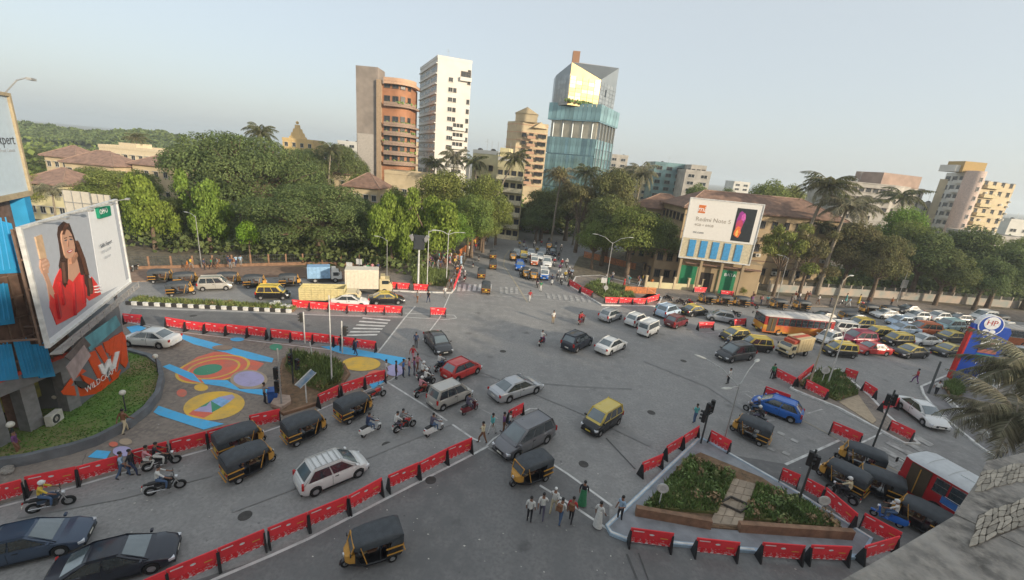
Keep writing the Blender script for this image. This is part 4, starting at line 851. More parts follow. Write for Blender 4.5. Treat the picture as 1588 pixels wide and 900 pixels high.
for zp in ([(385, 440), (420, 405), (520, 400), (600, 420), (640, 395), (640, 465), (520, 470), (400, 460)], [(400, 420), (500, 285), (545, 310), (470, 360), (450, 400)], [(540, 205), (600, 180), (700, 400), (690, 430), (640, 400)], [(600, 165), (640, 145), (680, 230), (660, 260)],
           [(650, 130), (700, 110), (690, 200), (670, 190)], [(690, 110), (735, 80), (720, 200), (690, 215)], [(720, 95), (770, 60), (775, 120), (740, 300), (715, 380), (690, 330)], [(770, 60), (790, 90), (806, 250), (790, 290), (760, 260)], [(640, 400), (680, 380), (670, 440), (615, 535), (625, 470)], [(680, 400), (760, 300), (745, 440), (730, 452), (700, 415)], [(500, 330), (640, 390), (600, 425), (540, 400)]):
    pic3('orange_flash', zp, ORP)
pic3('eye_patch', [(465, 372), (520, 375), (575, 410), (510, 420), (470, 395)], mat('dark_patch', (.05, .045, .04), .7))
pic3('emblem', [(615, 275), (640, 262), (655, 300), (672, 240), (690, 232), (700, 275), (722, 190), (748, 184), (722, 290), (692, 310), (680, 280), (660, 332), (640, 330)], WHT)
u, z = sh.uv(622 / 4.092, 500 + 392 / 4.092); u2, z2 = sh.uv(765 / 4.092, 500 + 290 / 4.092)
O('lettering', lettering('WILDCRAFT', .62, WHT), sh.o, (u + .1, -.24, z + .15), (0, -atan2(z2 - z, u2 - u) * .85, 0))
# poster boards hanging below the catwalk
for k, (zp, m, txt) in enumerate((([(470, 110), (520, 185), (720, 20), (690, -40)], mat('teal_poster', (.1, .3, .34), .7, var=.3, scale=1), 'SALE'), ([(345, 225), (385, 250), (520, 150), (470, 95)], mat('dark_poster', (.12, .1, .09), .7, var=.4, scale=2), ''), ([(350, 290), (400, 380), (515, 215), (470, 150)], mat('pale_poster', (.38, .3, .28), .7, var=.3, scale=1.5), ''))):
    bb.k += 3; O('poster_board', slab2([bb.uv(x / 4.092, 500 + y / 4.092) for x, y in zp], -.42 - .03 * k, -.38 - .03 * k, m, 'poster_board'), bb.o)
# open ground floor at the left: columns, overhang, back wall, blue shutters
gN = sN; gM = G(-70, 742); dG = (gM - gN); LG, aG = frame_of(gM, gN)
ov = MB().box((LG / 2, 2.5, 4.1), (LG, 6.0, .9)).mesh('overhang', mat('grey_overhang', (.2, .2, .2), .8, var=.15)); O('overhang', ov, shop, (gM.x, gM.y, 0), aG)
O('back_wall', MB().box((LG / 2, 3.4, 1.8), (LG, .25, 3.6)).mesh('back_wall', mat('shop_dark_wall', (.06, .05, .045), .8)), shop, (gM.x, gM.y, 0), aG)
for u in (.35, .62, .97): O('column', MB().box((LG * u, .35, 1.85), (.75, .75, 3.7)).mesh('column', mat('grey_column', (.22, .22, .22), .8)), shop, (gM.x, gM.y, 0), aG)
O('yellow_poster', MB().box((LG * .8, 1.8, 2.4), (2.6, .1, 2.0)).mesh('yellow_poster', mat('yellow_poster', (.5, .42, .08), .6, col2=(.1, .16, .1), scale=1.2)), shop, (gM.x, gM.y, 0), aG)
BLUS = mat('blue_shutter', (.03, .3, .58), .5, var=.12, scale=1)
O('upper_wall', MB().box((LG / 2, 1.6, 8.2), (LG, 4, 7.2)).mesh('upper_wall', mat('brown_upper_wall', (.16, .1, .075), .9, var=.3)), shop, (gM.x, gM.y, 0), aG)
shm = MB(); shm.box((0, 0, 0), (1.25, .1, 2.4))
for k in range(5): shm.box((-.5 + .25 * k, -.07, 0), (.1, .06, 2.3))
shm = shm.mesh('shutter', BLUS)
fb_ = Board(shop, gM, gN); fb_.o = O('shutter_wall', None, shop, (gM.x, gM.y, 0), aG)
for k, pts in enumerate(([(-40, 335), (2, 345), (21, 421), (-30, 424)], [(5, 526), (30, 524), (47, 582), (22, 585)], [(34, 533), (57, 531), (72, 582), (48, 585)], [(-30, 534), (2, 532), (14, 586), (-20, 590)], [(-40, 440), (-4, 438), (8, 500), (-30, 505)])):
    q_ = [fb_.uv(x, y) for x, y in pts]; O('shutter', slab2(q_, -.62, -.5, BLUS, 'shutter'), fb_.o); n_ = 5
    for r in range(1, n_):
        a_ = (q_[0][0] + (q_[1][0] - q_[0][0]) * r / n_, q_[0][1] - .1); b_ = (q_[3][0] + (q_[2][0] - q_[3][0]) * r / n_, q_[3][1] + .1); O('shutter_rib', MB().tube((a_[0], -.63, a_[1]), (b_[0], -.63, b_[1]), .035, .035, 4).mesh('shutter_rib', BLUS), fb_.o)
lt = MB()
for k in range(9): lt.box((LG * (.3 + .085 * k), -.52, 8.2), (.09, .1, 7.2))
for k in range(6): lt.box((LG * .62, -.56, 5.4 + k * 1.25), (LG * .76, .06, .09))
O('lattice', lt.mesh('lattice', MATS['rusted_steel']), fb_.o)
O('red_edge', MB().box((LG * .5, -.5, 4.62), (LG, .14, .22)).mesh('red_edge', mat('red_edge', (.5, .06, .03), .6)), shop, (gM.x, gM.y, 0), aG)
# cream vertical sign
cs = board_thing('shop_sign', 'narrow cream sign with dark vertical lettering on the corner shop', AT(2, 480, 22.6), AT(36, 480, 23.4), 'sign')
e = [cs.uv(x, y) for x, y in ((2, 432), (26, 434), (46, 532), (14, 527))]; zc0, zc1 = (e[2][1] + e[3][1]) / 2, (e[0][1] + e[1][1]) / 2
cs.put('panel', [(0, zc0), (cs.L, zc0), (cs.L, zc1), (0, zc1)], mat('cream_sign', (.55, .5, .38), .6, var=.06), -.02, .22)
for i, t in enumerate('SHREE SAI'): 
    if t != ' ': O('letter', lettering(t, .42, mat('dark_green_ink', (.04, .08, .06), .6)), cs.o, (cs.L * .5, -.04, zc1 - .62 - i * (zc1 - zc0 - .8) / 9))
# upper left billboard
uA, uB = AT(-60, 230, 22.5), AT(27, 225, 27.5); ub_ = board_thing('billboard', 'pale blue billboard cut by the left edge of the view, above blue pillars', uA, uB)
zt2, zb2 = ub_.uv(14, 150)[1], ub_.uv(37, 297)[1]
ub_.put('board', [(0, zb2), (ub_.L, zb2), (ub_.L, zt2), (0, zt2)], mat('pale_blue_vinyl', (.5, .6, .68), .5, var=.05), -.012, .15)
fr = MB().box((ub_.L + .12, 0, (zt2 + zb2) / 2), (.22, .3, zt2 - zb2 + .4)).box((ub_.L / 2, 0, zt2 + .1), (ub_.L, .3, .2)).box((ub_.L / 2, 0, zb2 - .16), (ub_.L, .3, .3)); O('frame', fr.mesh('frame', mat('tan_frame', (.38, .31, .2), .7)), ub_.o)
O('lettering', lettering('Expert', .85, INK, align='RIGHT'), ub_.o, (ub_.L - .28, -.03, ub_.uv(10, 224)[1])); O('lettering', lettering('16MP Front Camera', .3, MATS['printed_grey'], align='RIGHT'), ub_.o, (ub_.L - .5, -.03, ub_.uv(10, 236)[1]))
O('blue_pillar', MB().box((ub_.L - .45, .3, zb2 - 1.3), (.75, .7, 2.1)).mesh('blue_pillar', BLUS), ub_.o); O('support_frame', MB().box((ub_.L / 2, .9, zb2 / 2), (ub_.L, .5, zb2 - .6)).mesh('support_frame', MATS['brown_upper_wall']), ub_.o)
lp = MB().path([(ub_.L, 0, zt2 + .2), (ub_.L + .1, -.6, zt2 + 1.0), (ub_.L + .6, -.9, zt2 + 1.25)], .04, 6).box((ub_.L + .85, -1, zt2 + 1.2), (.7, .25, .14)); O('lamp_arm', lp.mesh('lamp_arm', STEEL), ub_.o)
# white hoarding backs beyond the woman billboard
for k, (x0, x1, yt, yb) in enumerate(((100, 141, 297, 324), (143, 172, 302, 322))):
    P0, P1 = AT(x0, 310, 52), AT(x1, 310, 52); h = board_thing('hoarding', ('wide cream hoarding back with a steel grid, behind the woman billboard', 'smaller white hoarding back just right of the cream one')[k], P0, P1)
    z1, z0 = AT((x0 + x1) / 2, yt, 52).z, AT((x0 + x1) / 2, yb + 8, 52).z; h.put('board', [(0, z0), (h.L, z0), (h.L, z1), (0, z1)], mat('cream_hoarding', (.6, .55, .46), .7, var=.06))
    g = MB()
    for i in range(4): g.box((h.L * i / 3, -.06, (z0 + z1) / 2), (.06, .06, z1 - z0))
    g.box((h.L / 2, -.1, (z0 + z1) / 2), (h.L, .05, .06)); O('grid', g.mesh('grid', STEEL), h.o)
    for i in (0.15, .85): O('post', MB().tube((h.L * i, .1, 0), (h.L * i, .1, z0), .12, .12, 8).mesh('post', STEEL), h.o)
# white phone billboard on the police quarters
rA, rB = AT(1072, 400, 73), AT(1176, 420, 71.5); rb = board_thing('billboard', 'white billboard with a dark phone, above blue and cream striped shutters', rA, rB)
tl, tr, br, bl = rb.uv(1073, 308), rb.uv(1187, 319), rb.uv(1168, 377), rb.uv(1058, 371); zt, zb = (tl[1] + tr[1]) / 2, (bl[1] + br[1]) / 2
u0, u1 = (tl[0] + bl[0]) / 2, (tr[0] + br[0]) / 2; zl = (rb.uv(1050, 400)[1] + rb.uv(1157, 407)[1]) / 2
rb.put('board', [(u0, zb), (u1, zb), (u1, zt), (u0, zt)], mat('vinyl_cream_white', (.74, .71, .66), .5, var=.03), -.012, .25)
Lb = u1 - u0; Hb = zt - zb
rb.put('printed_phone', [(u0 + Lb * .66, zb + Hb * .05), (u0 + Lb * .93, zb + Hb * .05), (u0 + Lb * .93, zb + Hb * .88), (u0 + Lb * .66, zb + Hb * .88)], mat('printed_phone_dark', (.02, .025, .03), .4), -.03, -.012)
def blob(cx, cz, rx, rz, n=14, seed=0):
    rg = random.Random(seed); return [(u0 + Lb * (cx + rx * rg.uniform(.75, 1.15) * cos(2 * pi * i / n)), zb + Hb * (cz + rz * rg.uniform(.75, 1.15) * sin(2 * pi * i / n))) for i in range(n)]
for i, (a_, c_) in enumerate((((.74, .6, .055, .22), (.3, .03, .25)), ((.735, .4, .05, .24), (.5, .05, .12)), ((.73, .28, .045, .16), (.75, .16, .04)), ((.77, .66, .03, .1), (.6, .1, .4)), ((.725, .26, .02, .08), (.9, .5, .1)))):
    rb.put('printed_swirl', blob(*a_, seed=i), mat('swirl_paint_%s' % ('violet', 'magenta', 'orange', 'pink', 'amber')[i], c_, .5), -.038 - .006 * i, -.012)
rb.put('printed_badge', [(u0 + Lb * .13, zb + Hb * .66), (u0 + Lb * .23, zb + Hb * .66), (u0 + Lb * .23, zb + Hb * .86), (u0 + Lb * .13, zb + Hb * .86)], mat('badge_orange', (.6, .16, .03), .5), -.03, -.012)
O('lettering', lettering('mi', Hb * .19, WHT), rb.o, (u0 + Lb * .18, -.036, zb + Hb * .7)); O('lettering', lettering('Redmi Note 5', Hb * .15, mat('printed_tan', (.35, .3, .24), .6), align='LEFT'), rb.o, (u0 + Lb * .12, -.03, zb + Hb * .46)); O('lettering', lettering('4GB + 64GB', Hb * .09, MATS['printed_tan'], align='LEFT'), rb.o, (u0 + Lb * .12, -.03, zb + Hb * .33)); O('lettering', lettering('mi.com', Hb * .09, INK, align='LEFT'), rb.o, (u0 + Lb * .12, -.03, zb + Hb * .14))
rb.put('shutter_surround', [(u0, zl), (u1, zl), (u1, zb - .05), (u0, zb - .05)], mat('cream_shutter_wall', (.55, .48, .33), .8), .02, .25)
for k in range(5): O('blue_shutter', MB().box((0, 0, 0), (Lb * .092, .12, (zb - zl) * .86)).mesh('blue_shutter', mat('bright_blue_shutter', (.05, .28, .55), .6)), rb.o, (u0 + Lb * (.15 + .165 * k), -.03, (zb + zl) / 2))
fr = MB()
for a_, b_ in (((u0 - .15, zl - .2), (u1 + .15, zl)), ((u0 - .15, zt), (u1 + .15, zt + .18)), ((u0 - .15, zl), (u0, zt)), ((u1, zl), (u1 + .15, zt))): fr.box(((a_[0] + b_[0]) / 2, .05, (a_[1] + b_[1]) / 2), (b_[0] - a_[0], .3, b_[1] - a_[1]))
O('frame', fr.mesh('frame', WPOST), rb.o)
for k in range(4): O('support_post', MB().box((u0 + Lb * (.05 + .3 * k), .5, zl / 2), (.4, .4, zl)).mesh('support_post', PQW), rb.o)
shopg = T('ground_floor_shops', 'row of shops with green doors under the white phone billboard', 'shop', (rA.x, rA.y, 0), rb.a)
O('wall', MB().box((Lb * .5, 3.2, zl / 2 - .1), (Lb * 1.15, 3.4, zl - .2)).mesh('wall', PQW), shopg); O('awning', MB().box((Lb * .5, 1.2, zl * .82), (Lb * 1.1, 1.2, .18)).mesh('awning', mat('rusty_awning', (.22, .13, .09), .9)), shopg)
for k, u in enumerate((.2, .78)):
    O('green_door', MB().box((u0 + Lb * u, 1.42, zl * .36), (Lb * .26, .12, zl * .72)).mesh('green_door', mat('green_door_paint', (.01, .2, .09), .6, var=.12)), shopg)
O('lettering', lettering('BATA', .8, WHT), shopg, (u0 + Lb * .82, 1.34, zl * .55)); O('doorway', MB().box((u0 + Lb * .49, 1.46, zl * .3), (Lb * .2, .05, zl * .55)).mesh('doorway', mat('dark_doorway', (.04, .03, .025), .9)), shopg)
# boundary wall with gate piers before the shops
w0, w1 = G(1000, 447), G(1170, 457); bw_ = T('boundary_wall', 'low cream boundary wall with tall piers before the green shop doors', 'wall', (w0.x, w0.y, 0), frame_of(w0, w1)[1]); LW = (w1 - w0).length
for k in range(9):
    O('pier', MB().box((LW * k / 8, 0, 1.1), (.35, .35, 2.2)).box((LW * k / 8, 0, 2.28), (.46, .46, .14)).mesh('pier', CREAM), bw_)
    if k < 8: O('wall_panel', MB().box((LW * (k + .5) / 8, 0, .6), (LW / 8 - .36, .18, 1.2)).mesh('wall_panel', PALEY), bw_)
# park wall and fence at the left, wall at the right
def fence(label, pts, h, m, name='park_fence', posts=True, cat='fence', pm=None, low=.5):
    for i in range(len(pts) - 1):
        a, b = pts[i], pts[i + 1]; L, an = frame_of(a, b); f = T(name, label if len(pts) == 2 else label[i], cat, (a[0], a[1], 0), an, mesh=None)
        O('plinth', MB().box((L / 2, 0, low / 2), (L, .3, low)).mesh('plinth', m), f); n = max(2, int(L / 2.4))
        rm = MB()
        for z in (low + .15, (low + h) / 2, h - .1): rm.box((L / 2, 0, z), (L, .04, .05))
        for k in range(int(L / .3)): rm.box((.15 + k * .3, 0, (low + h) / 2), (.03, .03, h - low))
        ro = O('railings', rm.mesh('railings', pm or DPOST), f); ro['kind'] = 'stuff'
        pmh = MB().box((0, 0, h / 2), (.22, .22, h)).mesh('post', m)
        for k in range(n + 1): O('post', pmh, f, (L * k / n, .01, 0))
fence(['brown park railing behind the parked autos at far left', 'brown park railing behind the cream trucks', 'brown park railing by the green island at the road mouth'], [G(120, 421), G(300, 416), G(470, 411), G(585, 412)], 1.9, BRN)
fence(['painted compound wall under the palms beyond the bus', 'painted compound wall beneath the dark trees at right'], [G(1190, 452), G(1400, 464), G(1600, 480)], 2.2, mat('mural_wall', (.5, .38, .3), .85, col2=(.28, .32, .3), scale=.6), 'compound_wall', cat='wall', low=1.5)
# our own parapet in the near corner: concrete coping and a wall faced with flat stones
pz = 17.35; pe = [G(1290, 905, pz), G(1390, 850, pz), G(1480, 797, pz), G(1513, 750, pz), G(1530, 716, pz), G(1600, 700, pz)]
par = T('roof_parapet', 'weathered grey concrete parapet with stone facing in the near right corner', 'parapet')
O('coping', MB().prism([V2(pe[0]), V2(pe[1]), V2(pe[2]), V2(pe[2] + Vector((1.2, -1.2, 0))), V2(pe[0] + Vector((.6, -1.6, 0)))], pz - .3, pz).mesh('coping', CONC, bevel=.02), par)
O('pier', MB().prism([V2(pe[2]), V2(pe[3]), V2(pe[4]), V2(pe[5]), V2(pe[5] + Vector((.8, -1.6, 0))), V2(pe[2] + Vector((.45, -.55, 0)))], pz - 1.2, pz + .004).mesh('pier', CONC), par)
O('wall', MB().prism([V2(pe[0] + Vector((.1, -.1, 0))), V2(pe[2] + Vector((.15, -.15, 0))), V2(pe[2] + Vector((1.2, -1.3, 0))), V2(pe[0] + Vector((.7, -1.7, 0)))], 0, pz - .3).mesh('wall', GREYW), par)
rg = random.Random(21); STN = mat('facing_stone', (.36, .32, .26), .9, rnd=.25, var=.2, scale=20, bump=.4)
def stones(corner, ex, ey, nx, ny, z):
    Pn = {}
    for i in range(nx + 1):
        for j in range(ny + 1): Pn[i, j] = corner + ex * ((i + rg.uniform(-.38, .38)) / nx) + ey * ((j + rg.uniform(-.38, .38)) / ny)
    O('mortar', MB().sheet([V2(corner), V2(corner + ex), V2(corner + ex + ey), V2(corner + ey)], z - .001).mesh('mortar', mat('dark_mortar', (.1, .085, .07), .95)), par)
    for i in range(nx):
        for j in range(ny):
            q = [Pn[i, j], Pn[i + 1, j], Pn[i + 1, j + 1], Pn[i, j + 1]]; c = sum(q, Vector((0, 0, 0))) / 4; pts = []
            for k in range(4):
                a, b = q[k], q[(k + 1) % 4]; pts += [V2(c + (a.lerp(b, .15) - c) * .9), V2(c + (a.lerp(b, .85) - c) * .9)]
            O('stone', MB().prism(pts, z, z + rg.uniform(.004, .009), bottom=False).mesh('stone', STN), par)
ex = (G(1600, 718, pz) - G(1520, 735, pz)); ey = (G(1496, 792, pz) - G(1520, 735, pz)); stones(G(1522, 733, pz), ex, ey * .62, 9, 4, pz + .004)
stones(G(1516, 800, pz), G(1600, 770, pz) - G(1516, 800, pz), G(1505, 850, pz) - G(1516, 800, pz), 8, 5, pz + .006)
# ------------------------------------------------------------------ trees
def leafm(name, c, c2, isl=.45, rnd=.35):
    m = mat(name, c, .8, var=.3, scale=.35, island=isl, rnd=rnd, col2=c2, spec=.2); b = m.node_tree.nodes['Principled BSDF']
    t = m.node_tree; tr = t.nodes.new('ShaderNodeBsdfTranslucent'); ms = t.nodes.new('ShaderNodeMixShader'); ms.inputs[0].default_value = .35; t.links.new(b.inputs['Base Color'].links[0].from_socket, tr.inputs[0]); t.links.new(b.outputs[0], ms.inputs[1]); t.links.new(tr.outputs[0], ms.inputs[2]); t.links.new(ms.outputs[0], t.nodes['Material Output'].inputs[0])
    return m
LF_RAIN = leafm('rain_tree_leaves', (.105, .15, .052), (.165, .205, .075)); LF_BRIGHT = leafm('bright_leaves', (.155, .24, .035), (.225, .305, .06)); LF_MID = leafm('mid_green_leaves', (.15, .205, .048), (.23, .26, .075))
LF_DARK = leafm('dark_leaves', (.115, .15, .05), (.175, .2, .075)); LF_BROWN = leafm('dry_leaves', (.21, .185, .085), (.17, .185, .07)); LF_LIME = leafm('lime_leaves', (.28, .38, .04), (.2, .34, .04)); LF_PALM = leafm('palm_leaflets', (.09, .115, .045), (.17, .16, .08)); LF_PALMD = leafm('dry_palm_leaflets', (.27, .245, .17), (.19, .19, .12))
BARK = mat('tree_bark', (.16, .115, .08), .95, var=.35, scale=3, bump=.6); BARKP = mat('palm_bark', (.25, .21, .16), .95, var=.3, scale=4, bump=.4)

def crown_mesh(name, blobs, n, ls, seed, m, droop=0.0, shell=.62):
    rg = random.Random(seed); b = MB(); vol = [bl[3] * bl[4] for bl in blobs]; tot = sum(vol)
    for bl, v in zip(blobs, vol):
        cx, cy, cz, rx, rz = bl
        for _ in range(int(n * v / tot)):
            u = rg.uniform(-1, 1); t = rg.uniform(0, 2 * pi); s = sqrt(1 - u * u); r = rg.uniform(shell, 1.08) ** .8
            d = Vector((s * cos(t), s * sin(t), u)); 
            if u < -.35 and rg.random() < .75: continue
            p = Vector((cx + d.x * rx * r, cy + d.y * rx * r, cz + d.z * rz * r))
            nn = (d + Vector((rg.uniform(-1, 1), rg.uniform(-1, 1), rg.uniform(-.4, 1))) * .75).normalized()
            a = nn.cross(Vector((rg.uniform(-1, 1), rg.uniform(-1, 1), rg.uniform(-1, 1)))).normalized(); c = nn.cross(a)
            L = ls * rg.uniform(.6, 1.5); W = L * rg.uniform(.35, .7); 
            if droop: a = (a * (1 - droop) + Vector((0, 0, -1)) * droop * rg.uniform(.4, 1.4)).normalized(); c = nn.cross(a).normalized()
            b.add([p - a * L * .5, p + c * W * .5 - a * L * .05, p + a * L * .55, p - c * W * .5 + a * L * .08], [(0, 1, 2, 3)])
    return b.mesh(name, m)
def trunk_mesh(name, blobs, h0, r, seed, m, lean=0.0):
    rg = random.Random(seed); b = MB(); top = Vector((lean * h0, 0, h0)); b.path([Vector((0, 0, -.1)), Vector((lean * h0 * .4 + rg.uniform(-.1, .1), 0, h0 * .5)), top], [r * 1.35, r, r * .8], 8)
    for bl in blobs:
        e = Vector((bl[0], bl[1], bl[2])); mm = top.lerp(e, .5) + Vector((rg.uniform(-.4, .4), rg.uniform(-.4, .4), rg.uniform(-.2, .5))); b.path([top, mm, e], [r * .5, r * .3, r * .1], 6)
        for _ in range(2):
            q = e + Vector((rg.uniform(-1, 1) * bl[3] * .7, rg.uniform(-1, 1) * bl[3] * .7, rg.uniform(.1, .8) * bl[4])); b.tube(mm, q, r * .16, r * .05, 5)
    return b.mesh(name, m, 50)
TREES = {}
def tree_proto(key, blobs, n, ls, seed, lm, h0, r, droop=0.0, shell=.62, bark=None):
    t = proto('tree'); P('trunk', trunk_mesh('trunk', blobs, h0, r, seed, bark or BARK), t); P('crown', crown_mesh('crown', blobs, n, ls, seed, lm, droop, shell), t)
    W = 2 * max(max(abs(b[0]), abs(b[1])) + b[3] for b in blobs); H = max(b[2] + b[4] for b in blobs); TREES[key] = (t, W, H)
def rb(seed, n, R, zc, rr, rz, flat=.25):
    rg = random.Random(seed); out = [(0, 0, zc + rz * .5, rr * 1.2, rz * 1.1)]
    for i in range(n):
        a = 2 * pi * i / n + rg.uniform(-.3, .3); d = R * rg.uniform(.45, 1.0); k = rg.uniform(.75, 1.2); out.append((d * cos(a), d * sin(a), zc + rz * rg.uniform(-.4, .6) * (1.4 - d / R) - flat * d * .2, rr * k, rz * k))
    return out
for k, (sd, lm) in enumerate(((1, LF_RAIN), (2, LF_RAIN), (12, LF_DARK))):
    tree_proto('rain%d' % k, rb(sd, 20, 9.0, 10.5, 2.7, 2.0, .9) + rb(sd + 50, 16, 9.2, 6.6, 2.3, 1.9, .4)[1:] + rb(sd + 70, 8, 5, 12.6, 2.3, 1.5, .5)[1:], 60000, .29, sd, lm, 4.6, .8, 0, .7)
for k, (sd, lm) in enumerate(((3, LF_MID), (4, LF_MID), (5, LF_DARK), (6, LF_BRIGHT), (7, LF_BROWN), (8, LF_DARK))):
    tree_proto(('mid0', 'mid1', 'dark0', 'bright0', 'brown0', 'dark1')[k], rb(sd, 15, 3.3, 6.2, 1.75, 1.7, .5) + rb(sd + 20, 9, 2.4, 8.6, 1.4, 1.3, .3), 25000, .25, sd, lm, 3.6, .32, 0, .6)
for k, sd in enumerate((9, 10)):
    rg = random.Random(sd); bl = [(rg.uniform(-2.3, 2.3), rg.uniform(-2.3, 2.3), rg.uniform(3.5, 10), rg.uniform(.8, 1.3), rg.uniform(1.5, 2.4)) for _ in range(24)]
    tree_proto('weep%d' % k, bl, 26000, .36, sd, LF_BRIGHT, 4.5, .25, .82, .35)
rg = random.Random(31); bl = [(rg.uniform(-3, 3), rg.uniform(-3, 3), rg.uniform(4, 8), rg.uniform(.7, 1.3), rg.uniform(.6, 1.1)) for _ in range(16)]
tree_proto('sparse0', bl, 9000, .26, 31, LF_BROWN, 3.2, .25, 0, .35); tree_proto('sparse1', bl, 10000, .26, 33, LF_MID, 3.2, .22, 0, .35)
tree_proto('lime0', rb(41, 8, 1.3, 2.6, .9, .8), 5000, .22, 41, LF_LIME, 1.6, .12)
tree_proto('bush0', rb(42, 9, 1.5, 1.1, .9, .8), 5000, .24, 42, LF_MID, .6, .1); tree_proto('bush1', rb(43, 9, 1.5, 1.1, .9, .8), 5000, .24, 43, LF_DARK, .6, .1)

def frond(b, base, az, el, L, droop, nl, lw, rg, m=0, mr=1):
    pts = []; p = Vector(base); e = el
    for i in range(9):
        pts.append(p.copy()); p = p + Vector((cos(az) * cos(e), sin(az) * cos(e), sin(e))) * (L / 8); e -= droop / 8
    b.path(pts[::2], [.05, .04, .03, .02, .012], 4, mr); side = Vector((-sin(az), cos(az), 0))
    for k in range(nl):
        t = (k + .8) / nl * 7.9; i = min(int(t), 7); f = t - i; c = pts[i].lerp(pts[i + 1], f); tang = (pts[i + 1] - pts[i]).normalized(); ln = L * .24 * (1 - abs(2 * (k / nl) - .85) ** 2 * .7) * rg.uniform(.8, 1.15)
        for s in (-1, 1):
            d = (side * s * .75 + tang * .55 + Vector((0, 0, -.45 - .3 * rg.random()))).normalized(); up = tang * lw; e2 = c + d * ln + Vector((0, 0, -ln * .3)); mid = c + d * ln * .55
            b.add([c - up * .5, c + up * .5, mid + up * .5, e2, mid - up * .5], [(0, 1, 2, 3, 4)], m)
def palm_proto(key, H, curve, nf, L, seed, lm, nl=20, lw=.1, tr=.17):
    rg = random.Random(seed); t = proto('palm_tree'); tb = MB(); pts = []
    for i in range(9): u = i / 8; pts.append(Vector((curve * (u ** 1.6), curve * .25 * sin(u * 3), H * u)))
    tb.path(pts, [tr * (1.35 - .6 * i / 8) for i in range(9)], 8); P('trunk', tb.mesh('trunk', BARKP, 50), t); top = pts[-1]
    cb = MB()
    for i in range(nf):
        a = i * 2.4 + rg.uniform(-.2, .2); el = 1.25 - 1.55 * (i / nf) + rg.uniform(-.15, .15)
        frond(cb, top, a, el, L * rg.uniform(.85, 1.1), 1.5 + rg.uniform(-.2, .5), nl, lw, rg)
    P('fronds', cb.mesh('fronds', [lm, BARKP]), t)
    nb = MB()
    for i in range(5): nb.ball((top.x + .25 * cos(i * 1.26), top.y + .25 * sin(i * 1.26), top.z - .3), .14, 0, 6, 4)
    P('coconuts', nb.mesh('coconuts', mat('coconut_husk', (.25, .2, .08), .8)), t); TREES[key] = (t, L * 2, H + L * .55)
palm_proto('palm0', 14, 1.0, 22, 3.6, 51, LF_PALM); palm_proto('palm1', 14, -1.8, 20, 3.4, 52, LF_PALM); palm_proto('palm2', 15, 4.5, 22, 3.6, 53, LF_PALM); palm_proto('palm3', 13, .4, 20, 3.8, 54, LF_PALMD)
palm_proto('palmnear', 13, -4.6, 34, 4.5, 55, LF_PALMD, 42, .06, .22)

